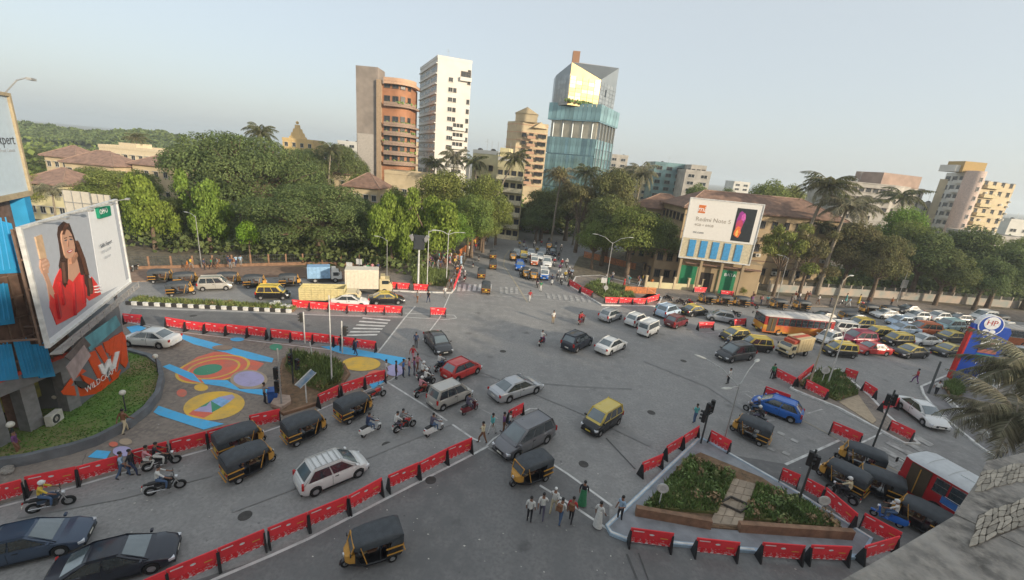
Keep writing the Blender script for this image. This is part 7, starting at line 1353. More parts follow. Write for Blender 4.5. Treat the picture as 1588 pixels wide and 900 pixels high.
def person_mesh(name, J, face=0.0):
    """one skinned body: J maps joints to points; +X is forward"""
    V = {}; vs = []; rs = []; es = []; tags = []
    def nd(k, p, r): V[k] = len(vs); vs.append(p); rs.append(r if isinstance(r, tuple) else (r, r)); return k
    def ed(a, b): es.append((V[a], V[b]))
    nd('pelvis', J['pelvis'], (.135, .105)); nd('waist', J['waist'], (.12, .095)); nd('chest', J['chest'], (.15, .105)); nd('neck', J['neck'], .052); nd('chin', J['chin'], (.07, .075)); nd('crown', J['crown'], (.082, .09))
    for a, b in (('pelvis', 'waist'), ('waist', 'chest'), ('chest', 'neck'), ('neck', 'chin'), ('chin', 'crown')): ed(a, b)
    c = Vector(J['chin']).lerp(Vector(J['crown']), .3); fw = Vector(J.get('look', (1, 0, 0))); nd('nose', c + fw * .098, .014); ed('chin', 'nose')
    for s, n in ((1, 'l'), (-1, 'r')):
        for k, r in (('sho', .062), ('elb', .045), ('wri', .031), ('pal', (.042, .02))): nd(k + n, J[k + n], r)
        ed('chest', 'sho' + n); ed('sho' + n, 'elb' + n); ed('elb' + n, 'wri' + n); ed('wri' + n, 'pal' + n)
        w_, p_ = Vector(J['wri' + n]), Vector(J['pal' + n]); d = (p_ - w_).normalized(); sd = d.cross(Vector((0, 1, 0))); sd = sd.normalized() if sd.length > .1 else Vector((1, 0, 0)); curl = d.cross(sd) * -s
        for f, (o, l) in enumerate(((-.03, .07), (-.01, .082), (.012, .078), (.032, .06))):
            b = p_ + sd * o + d * .02; m = b + d * l * .55 + curl * .006; e = m + d * l * .4 + curl * .022; nd('f%d%s' % (f, n), m, .0105); nd('t%d%s' % (f, n), e, .008); ed('pal' + n, 'f%d%s' % (f, n)); ed('f%d%s' % (f, n), 't%d%s' % (f, n))
        b = w_.lerp(p_, .45) - sd * .045; nd('th' + n, b, .0125); nd('tt' + n, b + d * .045 - sd * .012 + curl * .01, .009); ed('wri' + n, 'th' + n); ed('th' + n, 'tt' + n)
        for k, r in (('hip', .088), ('kne', .06), ('ank', .042), ('toe', (.042, .03))): nd(k + n, J[k + n], r)
        ed('pelvis', 'hip' + n); ed('hip' + n, 'kne' + n); ed('kne' + n, 'ank' + n); ed('ank' + n, 'toe' + n)
    me = bpy.data.meshes.new(name); me.from_pydata([tuple(v) for v in vs], es, []); o = bpy.data.objects.new(name, me); COL.objects.link(o)
    sk = o.modifiers.new('skin', 'SKIN'); sv = me.skin_vertices[0].data
    for i, r in enumerate(rs): sv[i].radius = r; sv[i].use_root = (i == 0)
    sub = o.modifiers.new('sub', 'SUBSURF'); sub.levels = 1; sub.render_levels = 1
    dg = bpy.context.evaluated_depsgraph_get(); out = bpy.data.meshes.new_from_object(o.evaluated_get(dg), depsgraph=dg); bpy.data.objects.remove(o)
    out.name = name; out.materials.clear()
    for m in (SKN, CWH, CBL, SHOE): out.materials.append(m)
    seg = {}
    for a, b in es: seg[(a, b)] = 0
    inv = {v: k for k, v in V.items()}
    def region(ka, kb):
        n = kb[:3]
        if kb in ('waist', 'chest') or n in ('sho', 'elb'): return 1
        if n in ('hip', 'kne', 'ank') : return 2
        if n == 'toe': return 3
        return 0
    segs = [(Vector(vs[a]), Vector(vs[b]), region(inv[a], inv[b]), inv[b]) for a, b in es]
    for p in out.polygons:
        c = p.center; best = 9; r = 0
        for a, b, k, nm in segs:
            d = b - a; t = max(0, min(1, (c - a).dot(d) / max(d.dot(d), 1e-9))); q = (c - (a + d * t)).length
            if nm[:3] in ('wai', 'che', 'hip'): q -= .05
            if q < best: best = q; r = k
            if q == best and nm == 'waist' and t < .12: r = 2
        p.material_index = r
        p.use_smooth = True
    return out
def stand(stride=0.0, arm=0.0, lean=0.0, bend=None):
    J = dict(pelvis=(0, 0, .9), waist=(.005 + lean * .2, 0, 1.08), chest=(.01 + lean * .5, 0, 1.3), neck=(lean * .7, 0, 1.45), chin=(.02 + lean * .8, 0, 1.535), crown=(.01 + lean * .9, 0, 1.63))
    for s, n in ((1, 'l'), (-1, 'r')):
        f = stride * s; J['hip' + n] = (0, s * .085, .86); J['kne' + n] = (.03 + f * .55 + abs(f) * .1, s * .095, .48); J['ank' + n] = (-.02 + f * .9, s * .1, .08 + (max(0, -f) * .25)); J['toe' + n] = (.13 + f * .95, s * .115, .035 + (max(0, -f) * .08))
        g = -f * .8 + arm; J['sho' + n] = (lean * .55, s * .185, 1.38); J['elb' + n] = (-.03 + g * .5 + lean * .5, s * .235, 1.12); J['wri' + n] = (.06 + g * 1.1 + lean * .5, s * .235, .9 + abs(g) * .12); J['pal' + n] = (.08 + g * 1.25 + lean * .5, s * .23, .83 + abs(g) * .14)
    if bend:
        for n in bend: J.update(n)
    return J
def ride(hz=1.0, hx=.42, seat=.86, foot=.3, fx=.12, by=.0, wide=.2):
    J = dict(pelvis=(-.32, 0, seat + .08), waist=(-.29, 0, seat + .25), chest=(-.22, 0, seat + .46), neck=(-.17, 0, seat + .61), chin=(-.13, 0, seat + .69), crown=(-.13, 0, seat + .79))
    for s, n in ((1, 'l'), (-1, 'r')):
        J['hip' + n] = (-.27, s * .1, seat + .05); J['kne' + n] = (.12, s * wide, seat - .08); J['ank' + n] = (fx - .06, s * wide, foot + .07); J['toe' + n] = (fx + .1, s * (wide + .02), foot + .02)
        J['sho' + n] = (-.2, s * .185, seat + .53); J['elb' + n] = (.06, s * .28, seat + .28); J['wri' + n] = (hx - .17, s * .3, hz + .04); J['pal' + n] = (hx - .12, s * .31, hz + .03)
    return J
PEO = {}
def peo(key, J, extra=None):
    t = proto('person'); t.name = 'person_' + key; me = person_mesh('body', J); t.data if False else None
    b = P('body', me, t); c = Vector(J['crown']); ch = Vector(J['chin'])
    h = MB(); h.ball((c.x - .018, c.y, c.z + .012), (.1, .088, .088), 0, 12, 8); P('hair', h.mesh('hair', HAIR, 60), t)
    e = MB()
    ey = ch.lerp(c, .55); fw = Vector(J.get('look', (1, 0, 0)))
    for s in (-1, 1): P('eye', MB().ball((0, 0, 0), .011, 0, 6, 4).mesh('eye', CBL), t, (ey.x + .088, s * .032, ey.z - .01)); P('ear', MB().ball((0, 0, 0), (.018, .01, .028), 0, 6, 4).mesh('ear', SKN), t, (ey.x - .005, s * .086, ey.z - .02))
    P('mouth', MB().box((0, 0, 0), (.008, .04, .01)).mesh('mouth', mat('lips', (.2, .07, .06), .6)), t, (ch.x + .082, 0, ch.z - .005))
    if extra == 'dress': 
        d = MB(); secs = []
        for z, r in ((1.12, .15), (.95, .17), (.6, .2), (.25, .25), (.09, .27)): secs.append([(r * .8 * cos(a), r * sin(a), z) for a in [2 * pi * i / 14 for i in range(14)]])
        d.loft(secs[::-1]); P('dress', d.mesh('dress', CWH, 60), t)
    if extra == 'bag': P('backpack', MB().box((-.2, 0, 1.22), (.17, .3, .42)).box((-.3, 0, 1.15), (.06, .22, .2)).mesh('backpack', CBR, bevel=.04), t)
    if extra in ('helmet', 'helmetk'): P('helmet', MB().ball((c.x - .01, c.y, c.z - .02), (.135, .12, .13), 0, 12, 8).box((c.x + .11, 0, c.z - .03), (.03, .17, .08)).mesh('helmet', HELM, 50), t)
    PEO[key] = t; return t
peo('stand', stand(.02, .02)); peo('stand2', stand(-.05, .1, .03, [dict(elbl=(.02, .25, 1.14), wril=(.22, .14, 1.1), pall=(.28, .1, 1.12))])); peo('walk', stand(.3, .0, .04)); peo('walk2', stand(-.27, .02, .04)); peo('bag', stand(.2, 0, .05), 'bag'); peo('dress', stand(.12, .05), 'dress')
peo('ride', ride(), 'helmet'); peo('ride_bare', ride(.98)); peo('scoot', ride(.98, .42, .82, .28, .18, 0, .14)); peo('scoot_helmet', ride(.98, .42, .82, .28, .18, 0, .14), 'helmet')
J = ride(.9, .1, .82, .3, -.42, 0, .2); J.update({k: (v[0] - .42, v[1], v[2]) for k, v in J.items() if k[:3] in ('pel', 'wai', 'che', 'nec', 'chi', 'cro', 'hip', 'kne', 'sho', 'elb', 'wri', 'pal')}); peo('pillion', J)
J = ride(1.02, .78, .64, .42, .45, 0, .13); J.update({k: (v[0] + .3, v[1], v[2]) for k, v in J.items() if k[:3] in ('pel', 'wai', 'che', 'nec', 'chi', 'cro', 'hip', 'sho', 'elb', 'kne')}); peo('driver', J)
J = ride(.8, .1, .64, .42, -.5, 0, .12); J.update({k: (v[0] - .5, v[1], v[2]) for k, v in J.items() if k[:3] in ('pel', 'wai', 'che', 'nec', 'chi', 'cro', 'hip', 'sho', 'elb', 'kne', 'wri', 'pal')}); peo('passenger', J)
def person(key, label, at, rot, shirt, legs, group=None, z=0.0, extra=None, hair=None, sc=1.04, drop=('eye', 'ear', 'mouth')):
    loc = at if isinstance(at, Vector) else G(at[0], at[1]); loc = Vector((loc.x, loc.y, z if z else loc.z)); m = {'body': [(1, shirt), (2, legs)]}
    if extra: m.update(extra)
    if hair: m['hair'] = [(0, hair)]
    o = place(PEO[key], label, 'person', loc, rot, group, m, (sc, sc, sc), drop); o.name = 'person'; return o
def facing(a, b): d = G(*b) - G(*a); return atan2(d.y, d.x)
CG = 'people on foot in the junction'
N_ = ()
person('stand', 'person in a white shirt standing alone in the open junction, beyond the black jeep', (857, 502), -1.2, CWH, CKH, CG)
for k, lb, at, r, s, l, ex in (('stand', 'person in white shirt and black trousers, leftmost of the crossing group', (820, 810), 1.3, CWH, CBL, None), ('walk', 'person in a white shirt and dark trousers, second from left in the crossing group', (839, 805), 1.4, CWH, CPL, None), ('walk2', 'person in white with white hair at the back of the crossing group', (857, 796), 1.2, CWH, CCR, 'wh'), ('bag', 'person with a brown backpack and blue jeans in the crossing group', (867, 813), .9, CWH, CDN, None),
                         ('bag', 'person in red and black with a bag in the crossing group', (884, 811), 1.1, CRD, CBL, None), ('dress', 'person in dark green dress at the far right of the crossing group', (902, 784), 1.2, CBL, CBL, 'gn'), ('dress', 'person in a long white dress by the white line', (926, 818), .8, CWH, CWH, 'wd'), ('stand2', 'person in pale grey shirt and black trousers beside the island kerb', (960, 808), -2.6, CLB, CBL, None),
                         ('walk', 'person in a pale yellow shirt and brown trousers beside the barricade end', (748, 688), 2.6, CCR, CBR, None), ('walk2', 'person in a teal shirt crossing beside the barricade end', (762, 674), .8, CTE, CWH, None), ('stand', 'person in maroon next to the short barricade', (780, 672), .2, CPU, CBR, None), ('stand2', 'person in white right beside the short barricade', (789, 670), 0, CWH, CDN, None),
                         ('stand', 'person in white shirt at the tip of the painted plaza', (599, 586), .3, CWH, CWH, None), ('stand', 'person in black at the tip of the painted plaza', (614, 588), .3, CBL, CBL, None), ('stand2', 'person in bright blue shirt at the tip of the plaza', (625, 585), .2, mat('cloth_bright_blue', (.03, .14, .42), .85), CNV, None), ('stand', 'person in lilac shirt among those waiting at the plaza tip', (634, 583), .4, CPK, CDN, None), ('stand', 'person in plum clothes waiting at the plaza tip', (642, 582), .3, CPU, CPL, None),
                         ('walk', 'person in red walking behind the waiting group', (640, 562), 1.2, CRD, CPK, None), ('walk', 'person in pink walking behind the waiting group', (647, 576), 1.2, CPK, CBR, None), ('walk2', 'person in navy walking across the blue painted strip', (552, 551), 2.8, CNV, CNV, None), ('stand', 'person in dark clothes in front of the barricade gap', (645, 540), 1.5, CNV, CBL, None), ('stand', 'person in dark clothes at the end of the plaza barricades', (529, 546), 1.5, CBL, CBL, None),
                         ('stand', 'person in white shirt and black trousers directing traffic', (1128, 596), 2.2, CWH, CBL, None), ('stand2', 'person in a teal shirt at the tip of the triangular island', (1076, 656), 1.9, CTE, CDN, None), ('walk', 'person in white shirt by the black leaning post', (1449, 614), .5, CWH, CBL, None), ('walk2', 'small person in red crossing the right-hand lane', (1418, 595), 2.6, CRD, CPU, None), ('walk', 'person in white walking along the petrol station wall', (1546, 716), -2.5, CWH, CNV, None),
                         ('walk', 'person in pale blue shirt walking along the red barricades', (192, 742), .5, CLB, CDN, None), ('walk2', 'person in black walking along the red barricades', (206, 738), .5, CBL, CNV, None), ('walk', 'person in dark red beside the lawn wall', (195, 672), 1.5, CBR, CCR, None), ('walk2', 'person in a red shirt at the far crossing line', (821, 468), -1.2, CRD, CWH, None), ('stand', 'person in pale green at the back of the far crossing', (838, 452), -1.4, CGN, CWH, None),
                         ('walk', 'person in grey crossing near the middle barricade', (647, 470), 1.3, CGR, CBR, None), ('walk2', 'person in dark clothes crossing behind the single barricade', (664, 470), 1.3, CBL, CNV, None), ('walk', 'person in white stepping off the green island', (690, 462), -1.4, CWH, CGR, None), ('stand2', 'person in dark clothes beside the blue bin on the plaza', (411, 626), .5, CGR, CBL, None), ('stand', 'person in green near the long barricade at upper right', (1196, 588), 1.6, CGN, CBL, None), ('stand', 'person in maroon by the shop columns', (30, 708), .6, CPU, CBR, None), ('walk', 'person in red and white shorts in front of the shop', (55, 656), .4, CPK, CBL, None)):
    m = None
    if ex == 'gn': m = {'dress': [(0, CGN)]}
    o = person(k, lb, at, r, s, l, CG, extra=m, drop=() if at[1] > 640 else ('eye', 'ear', 'mouth'), hair=(HELM if ex == 'wh' else None))
SH_ = [(CWH, 'white'), (CRD, 'red'), (CBL, 'black'), (CNV, 'navy'), (CGR, 'grey'), (CYE, 'yellow'), (CLB, 'pale blue'), (CPU, 'purple')]
QL = ['front left', 'second at the front', 'front centre', 'front right', 'right of the front van', 'at the right edge', 'outermost on the right', 'right of the pink van', 'mid right edge', 'behind the pink van', 'beside the white car', 'right of centre', 'centre', 'left of centre', 'left edge', 'back left', 'back row', 'back centre', 'very back', 'back right', 'right of the dark car', 'far back left']
# riders
BG = 'motorcycles and scooters'
def rider(bk, pk, label, plabel, r, f, shirt, legs, pill=None, helm=None):
    loc, a = head(r, f); o = place(TWO[bk], label, 'scooter' if 'scooter' in bk else 'motorcycle', loc, a, BG); o.name = 'scooter' if 'scooter' in bk else 'motorcycle'
    if pk: person(pk, plabel, loc, a, shirt, legs, 'riders on two-wheelers', extra=({'helmet': [(0, helm)]} if helm else None))
    if pill: person('pillion', pill[0], loc, a, pill[1], pill[2], 'riders on two-wheelers')
rider('bike_blue', 'ride', 'dark blue motorcycle beside the barricades at far left', 'person in yellow shirt and white helmet riding a dark blue motorcycle', (50, 797), (112, 782), CYE, CDN); rider('bike_black', 'ride_bare', 'black motorcycle nearer the viewer of the left pair', 'person in white shirt riding the nearer black motorcycle', (230, 770), (285, 756), CWH, CDN)
rider('bike_black', 'ride_bare', 'black motorcycle close along the barricades at left', 'person in black shirt riding close along the barricades', (228, 732), (276, 718), CBL, CWH, ('person in pale pink riding behind another along the barricades', CPK, CWH)); rider('scooter_white', 'scoot', 'white scooter beside the auto rickshaw near the garden island', 'person in navy on the white scooter beside an auto rickshaw', (560, 681), (591, 664), CNV, CDN)
rider('bike_red', 'ride_bare', 'motorcycle with two riders between the white scooters', 'person in grey helmetless on the motorcycle between white scooters', (610, 674), (645, 660), CGR, CBL, ('person in white riding behind on the middle motorcycle', CWH, CPL)); rider('scooter_white', 'scoot', 'white scooter right of the two-rider motorcycle', 'person in plum grey on the right-hand white scooter', (658, 681), (689, 664), CPL, CDN); rider('scooter_red', 'scoot', 'maroon scooter behind the champagne hatchback', 'person in dark purple on a maroon scooter', (716, 646), (741, 634), CPL, CPL)
rider('bike_red', None, 'red motorcycle standing beyond the auto rickshaw by the garden island', '', (570, 624), (596, 614), 0, 0); rider('bike_black', 'ride', 'motorcycle leading at the plaza tip', 'person in white with white helmet leading at the plaza tip', (652, 605), (674, 594), CWH, CBL); rider('bike_red', 'ride', 'dark red motorcycle second at the plaza tip', 'person in pink shirt and helmet waiting at the plaza tip', (645, 618), (666, 607), CPK, CBR); rider('scooter_grey', 'scoot_helmet', 'grey scooter just beyond the waiting motorcycles', 'person in a white shirt and helmet on the grey scooter', (648, 592), (668, 582), CWH, CBR)
rider('bike_black', 'ride_bare', 'black motorcycle beside the red hatchback', 'person in white shirt riding beside the red hatchback', (676, 578), (690, 569), CWH, CDN); rider('bike_red', 'ride_bare', 'red motorcycle alone left of the black jeep', 'person in white riding alone left of the black jeep', (834, 540), (846, 529), CWH, CPU); rider('scooter_red', 'scoot', 'maroon scooter with two riders behind the silver hatchback', 'person in red on the maroon scooter in the open junction', (895, 506), (907, 499), CRD, CBL, ('person in dark red riding pillion in the open junction', CRD, CPL))
rider('bike_black', 'ride', 'black motorcycle beside the bright blue hatchback', 'person in white helmet beside the bright blue hatchback', (1185, 652), (1150, 634), CNV, CDN); rider('scooter_grey', 'scoot_helmet', 'grey scooter between the blue hatchback and an auto rickshaw', 'person in a helmet on the scooter beside the auto rickshaw', (1184, 664), (1155, 648), CBL, CPL); rider('scooter_blue', 'scoot_helmet', 'bright blue scooter waiting beside the barricades by the bus', 'person in white shirt and helmet on the blue scooter', (1392, 818), (1354, 800), CWH, CDN); rider('bike_black', 'ride', 'black motorcycle squeezed between autos and the barricades', 'person in white helmet squeezed between autos and barricades', (1318, 782), (1288, 764), CCR, CBL)
rider('bike_black', 'ride', 'motorcycle in front of the taxis by the red bus', 'person in white helmet in front of the taxis by the bus', (1136, 538), (1118, 543), CCR, CNV); rider('bike_black', 'ride', 'motorcycle behind the pale blue car', 'person in teal behind the pale blue car', (1010, 492), (1024, 486), CTE, CBL)
for i, (r, f, lb) in enumerate((((1060, 474), (1050, 470), 'motorcycle parked leftmost before the cream wall'), ((1074, 475), (1064, 471), 'motorcycle parked second before the cream wall'), ((1040, 468), (1030, 464), 'motorcycle parked by the orange fence corner'), ((1146, 492), (1130, 490), 'motorcycle behind the barricade by the bus front'), ((1172, 479), (1160, 476), 'motorcycle parked by the palm-side wall'), ((214, 419), (206, 423), 'motorcycle parked by the fence at far left'), ((868, 437), (872, 445), 'motorcycle at the right edge of the far road queue'), ((880, 425), (884, 432), 'motorcycle second at the edge of the far road queue'), ((870, 412), (872, 419), 'motorcycle third at the edge of the far road queue'), ((1290, 690), (1262, 672), 'dark motorcycle before the barricades at the island queue') if False else ((715, 424), (716, 430), 'motorcycle riding down the far road footpath side'), ((719, 440), (722, 432), 'dark motorcycle on the far road crossing'), ((742, 408), (743, 401), 'motorcycle between autos on the far road'), ((733, 418), (734, 412), 'motorcycle on the left of the far road'), ((1345, 477), (1330, 475), 'motorcycle parked beneath the palms'), ((1315, 474), (1300, 473), 'motorcycle parked beneath the palms, left of another'))):
    rider(('bike_black', 'bike_red', 'bike_black')[i % 3], 'ride' if 'rid' in lb or 'queue' in lb or 'crossing' in lb else None, lb, 'person in a helmet on the ' + lb.replace('motorcycle', 'bike').replace('riding ', ''), r, f, (CWH, CGR, CRD)[i % 3], CBL)
# two-wheelers packed into the far queue
rg = random.Random(91); QP = [(808, 430), (820, 434), (833, 446), (856, 442), (864, 436), (876, 436), (886, 432), (868, 424), (878, 416), (860, 414), (866, 404), (856, 404), (848, 400), (832, 396), (816, 395), (812, 384), (828, 386), (840, 384), (850, 380), (862, 386), (870, 392), (806, 386)]
for k, (x, y) in enumerate(QP):
    c_ = SH_[k % len(SH_)]; rider(('bike_black', 'scooter_grey', 'bike_red', 'scooter_white')[k % 4], ('ride', 'scoot_helmet', 'ride_bare', 'scoot')[k % 4], '%s in the far road queue ridden by someone in %s, %s' % (('motorcycle', 'scooter')[k % 2], c_[1], QL[k]), 'person in %s on a two-wheeler in the far road queue, %s' % (c_[1], QL[k]), (x - 1, y - 5), (x + rg.uniform(-1, 2), y + 3), c_[0], CBL)
# drivers and passengers of the nearer autos
for i, (o, loc, a, lb) in enumerate(RICKS[:11]):
    person('driver', 'person driving the ' + ' '.join(lb.split()[:9]), loc, a, (CKH, CKH, CBR, CKH)[i % 4], CKH, 'auto rickshaw drivers')
    if i in (0, 2, 4, 7): person('passenger', 'passenger in the ' + ' '.join(lb.split()[:11]), loc, a, (COR, CWH, CRD, CPK)[i % 4], CNV, 'auto rickshaw passengers')
# crowds on the footpaths
rg = random.Random(77); SH = [(CWH, 'white'), (CRD, 'red'), (CPK, 'pink'), (CBL, 'black'), (CNV, 'navy'), (CGR, 'grey'), (COR, 'orange'), (CYE, 'yellow'), (CLB, 'blue'), (CBR, 'brown'), (CPU, 'purple'), (CTE, 'teal'), (CGN, 'green')]
def crowd(n, quad_, place_, grp, seed):
    rg = random.Random(seed); A_, B_, C_, D_ = [G(*p) for p in quad_]; done = []; tries = 0; used = set()
    while len(done) < n and tries < 4000:
        tries += 1; u, v = rg.random(), rg.random(); p = A_.lerp(B_, u).lerp(D_.lerp(C_, u), v)
        if any((p - q_).length < .55 for q_ in done): continue
        s, sn = SH[rg.randrange(len(SH))]; l, ln = SH[rg.choice((3, 4, 5, 9, 0))]
        if (sn, ln) in used: continue
        used.add((sn, ln)); done.append(p)
        ky = rg.choice(('stand', 'walk', 'walk2', 'stand2', 'dress', 'bag'))
        person(ky, ('person in a long %s dress with %s underneath, %s' if ky == 'dress' else 'person in %s top and %s below, %s') % (sn, ln, place_), p, rg.uniform(0, 6.28), s, l, grp, z=.14, sc=rg.uniform(.98, 1.1), extra={'dress': [(0, s)]})
crowd(44, ((650, 422), (712, 418), (722, 402), (668, 402)), 'in the crowd behind the floodlight island', 'crowd at the left mouth of the far road', 1); crowd(48, ((720, 398), (738, 392), (792, 356), (745, 358)), 'in the crowd by the bend stalls', 'crowd by the stalls on the far road', 2); crowd(9, ((694, 455), (704, 455), (716, 424), (708, 424)), 'walking beside the long red banner', 'people walking beside the red banner', 3)
crowd(10, ((262, 424), (380, 419), (380, 413), (262, 416)), 'on the footpath by the park fence', 'people on the park footpath', 4); crowd(8, ((540, 432), (588, 436), (588, 424), (540, 424)), 'on the footpath behind the cream trucks', 'people behind the cream trucks', 5); crowd(12, ((930, 452), (1010, 452), (1010, 440), (940, 436)), 'behind the orange fence', 'people behind the orange fence', 6); crowd(10, ((905, 378), (1000, 386), (1000, 372), (905, 370)), 'on the footpath beyond the bend', 'people on the footpath beyond the bend', 7); crowd(12, ((1200, 472), (1420, 484), (1420, 474), (1200, 464)), 'on the pavement under the palms', 'people under the palms', 8); crowd(5, ((1160, 478), (1200, 478), (1200, 470), (1160, 468)), 'by the tree beyond the bus', 'people by the tree beyond the bus', 9)
# ------------------------------------------------------------------ red barricades
BRED = mat('barricade_red', (.8, .042, .055), .5, var=.1, scale=2.5, bump=.12, rnd=.13, detail=8); BDK = mat('barricade_leg_black', (.02, .02, .022), .6)
BPR = bpy.data.materials.new('barricade_print'); BPR.use_nodes = True; t_ = BPR.node_tree; N = t_.nodes; bs = N['Principled BSDF']; tc = N.new('ShaderNodeTexCoord'); vo = N.new('ShaderNodeTexVoronoi'); vo.inputs['Scale'].default_value = 9; nz = N.new('ShaderNodeTexNoise'); nz.inputs['Scale'].default_value = 9; nz.inputs['Detail'].default_value = 6
ml = N.new('ShaderNodeMath'); ml.operation = 'GREATER_THAN'; ml.inputs[1].default_value = .56; mx = N.new('ShaderNodeMixRGB'); mx.inputs[1].default_value = (.72, .02, .03, 1); mx.inputs[2].default_value = (.66, .26, .27, 1)
t_.links.new(tc.outputs['Object'], nz.inputs['Vector']); t_.links.new(nz.outputs['Fac'], ml.inputs[0]); t_.links.new(ml.outputs[0], mx.inputs[0]); t_.links.new(mx.outputs[0], bs.inputs['Base Color']); bs.inputs['Roughness'].default_value = .5
BWH = mat('barricade_white', (.7, .68, .67), .6)
bar = proto('barricade')
P('panel', MB().box((0, 0, .86), (2.0, .07, .56)).mesh('panel', BRED, bevel=.012), bar); P('lower_panel', MB().box((0, 0, .415), (1.94, .05, .33)).mesh('lower_panel', BPR, bevel=.008), bar); P('top_rail', MB().tube((-1.0, 0, 1.15), (1.0, 0, 1.15), .035, .035, 8).mesh('top_rail', BRED, 40), bar)
lg = MB().add([(-.04, -.3, 0), (-.04, .3, 0), (-.04, .05, 1.0), (-.04, -.05, 1.0), (.04, -.3, 0), (.04, .3, 0), (.04, .05, 1.0), (.04, -.05, 1.0)], [(0, 3, 2, 1), (4, 5, 6, 7), (0, 1, 5, 4), (1, 2, 6, 5), (2, 3, 7, 6), (3, 0, 4, 7)]).mesh('leg', BDK)
for s in (-1, 1): P('leg', lg, bar, (s * .98, 0, 0))
for s in (-1, 1):
    em = MB(); em.add([(.12 * cos(2 * pi * i / 10), -.005, .06 * sin(2 * pi * i / 10)) for i in range(10)], [tuple(range(10))]); P('emblem', em.mesh('emblem', BWH), bar, (0, s * -.04, .9), 0 if s > 0 else pi)
    for k in range(6): P('slogan_mark', MB().box((0, 0, 0), (.13, .012, .045)).mesh('slogan_mark', BWH), bar, (-.8 + .32 * k, s * -.028, .3))
    P('slogan_line', MB().box((0, 0, 0), (.5, .012, .05)).mesh('slogan_line', BWH), bar, (-.62, s * -.037, 1.02)); P('slogan_line', MB().box((0, 0, 0), (.34, .012, .04)).mesh('slogan_line', mat('barricade_yellow', (.6, .4, .06), .6)), bar, (.6, s * -.037, .74))
ORD = ('first', 'second', 'third', 'fourth', 'fifth', 'sixth', 'seventh', 'eighth', 'ninth', 'tenth', 'eleventh', 'twelfth')
GREYB = None
def barrs(where, pairs, grp):
    for i, ((x0, y0), (x1, y1)) in enumerate(pairs):
        a, b = G(x0, y0), G(x1, y1); d = b - a; L = d.length; rr = random.Random(int(x0 * 7 + y0))
        lab = ('red barricade ' + where) if len(pairs) == 1 else 'red barricade, %s from left %s' % (ORD[i], where)
        o = place(bar, lab, 'barricade', (a + b) / 2, atan2(d.y, d.x) + rr.uniform(-.04, .04), grp, None, (max(.5, L / 1.97), 1, rr.uniform(.97, 1.03))); o.name = 'barricade'
def chain(*p): return [(p[i], p[i + 1]) for i in range(len(p) - 1)]
BR = 'red barricades round the junction'
barrs('along the far edge of the painted plaza', [((259, 509), (288, 514)), ((289, 514), (318, 517)), ((319, 517), (351, 520)), ((352, 520), (384, 523)), ((385, 523), (414, 526)), ((421, 527), (451, 530)), ((452, 530), (485, 533)), ((486, 533), (517, 537)), ((519, 538), (549, 542)), ((550, 542), (583, 546))], BR)
barrs('in the row before the cream trucks', chain((453.4, 479.6), (480.6, 481.6), (510, 483.6), (539, 485.6), (568, 487), (596.5, 487.7), (623.7, 488.7)), BR); barrs('standing alone below the green island', [((667, 491), (691, 491.7))], BR); barrs('in the row on the green island', [((594, 449), (615, 450.4)), ((616, 450.4), (635, 451.4)), ((641, 452.4), (664, 453.4))], BR)
barrs('along the near edge of the painted plaza', [((-62, 798), (-8, 785)), ((-6, 785), (40, 772)), ((46, 768), (123, 751)), ((125, 751), (187, 733)), ((209, 726), (262, 710)), ((267, 709), (322, 694)), ((324, 693), (375, 678)), ((389, 668), (435, 657))], BR); barrs('beside the garden island with white edging', [((494, 632.6), (525, 617.5)), ((530, 615.6), (564, 603)), ((566, 602), (597, 593))], BR)
barrs('in the long nearest row', [((200, 947), (262, 917)), ((264, 916), (340, 883)), ((342, 882), (412, 851)), ((418, 848), (478, 822)), ((480, 822), (539, 796)), ((541, 796), (592, 768)), ((602, 762), (648, 742)), ((649, 741), (692, 719.5)), ((693, 719), (730, 702))], BR); barrs('short one beside the turning silver sedan', [((787, 657), (810, 645))], BR)
barrs('at the left of the triangular island', [((992, 739), (1024, 726)), ((1030, 713), (1054, 697)), ((1056, 696), (1080, 681))], BR); barrs('at the tip of the triangular island', [((1098, 688), (1129, 705))], BR); barrs('along the front of the triangular island', [((974, 846), (1038, 853)), ((1075, 861), (1139, 867)), ((1175, 868), (1239, 873)), ((1249, 871), (1311, 875)), ((1331, 872), (1385, 858))], BR)
barrs('at the right of the triangular island', [((1207, 748), (1234, 760)), ((1245, 764), (1270, 778)), ((1274, 780), (1320, 822)), ((1332, 820), (1388, 851))], BR); barrs('between the crossing lanes at the right', [((1286, 673), (1331, 693))], BR); barrs('beside the zebra near the white sedan', [((1376, 670), (1412, 687))], BR); barrs('behind the bright blue hatchback', [((1183, 616), (1221, 630))], BR); barrs('on the kerb of the dry-grass island', [((1246, 605), (1280, 622))], BR)
barrs('in the pair before the cream mini truck', [((1201, 587), (1230, 602)), ((1232, 600), (1258, 580))], BR); barrs('at the back of the dry-grass island', [((1307, 586), (1326, 592))], BR); barrs('at the right side of the dry-grass island', [((1336, 608), (1355, 620))], BR); barrs('next to the black signal post', [((1364, 640), (1388, 634))], BR); barrs('on the white line left of the red bus', [((1081, 512), (1105, 512))], BR); barrs('partly hidden by the red bus front', [((1136, 508), (1154, 506))], BR)
barrs('at the left side of the fenced island', [((882, 444), (899, 454)), ((900, 455), (918, 463))], BR); barrs('along the front of the fenced island', [((937, 472), (958, 472.7)), ((959, 472.7), (979, 473.4)), ((980, 473.5), (1001, 473.7)), ((1002, 473), (1020, 467))], BR); barrs('beside the parked white sedan', [((193, 503), (222, 505))], BR); barrs('before the green doors', [((1075, 455), (1094, 456))], BR); barrs('before the rightmost wall pier', [((1116, 460), (1136, 462))], BR)
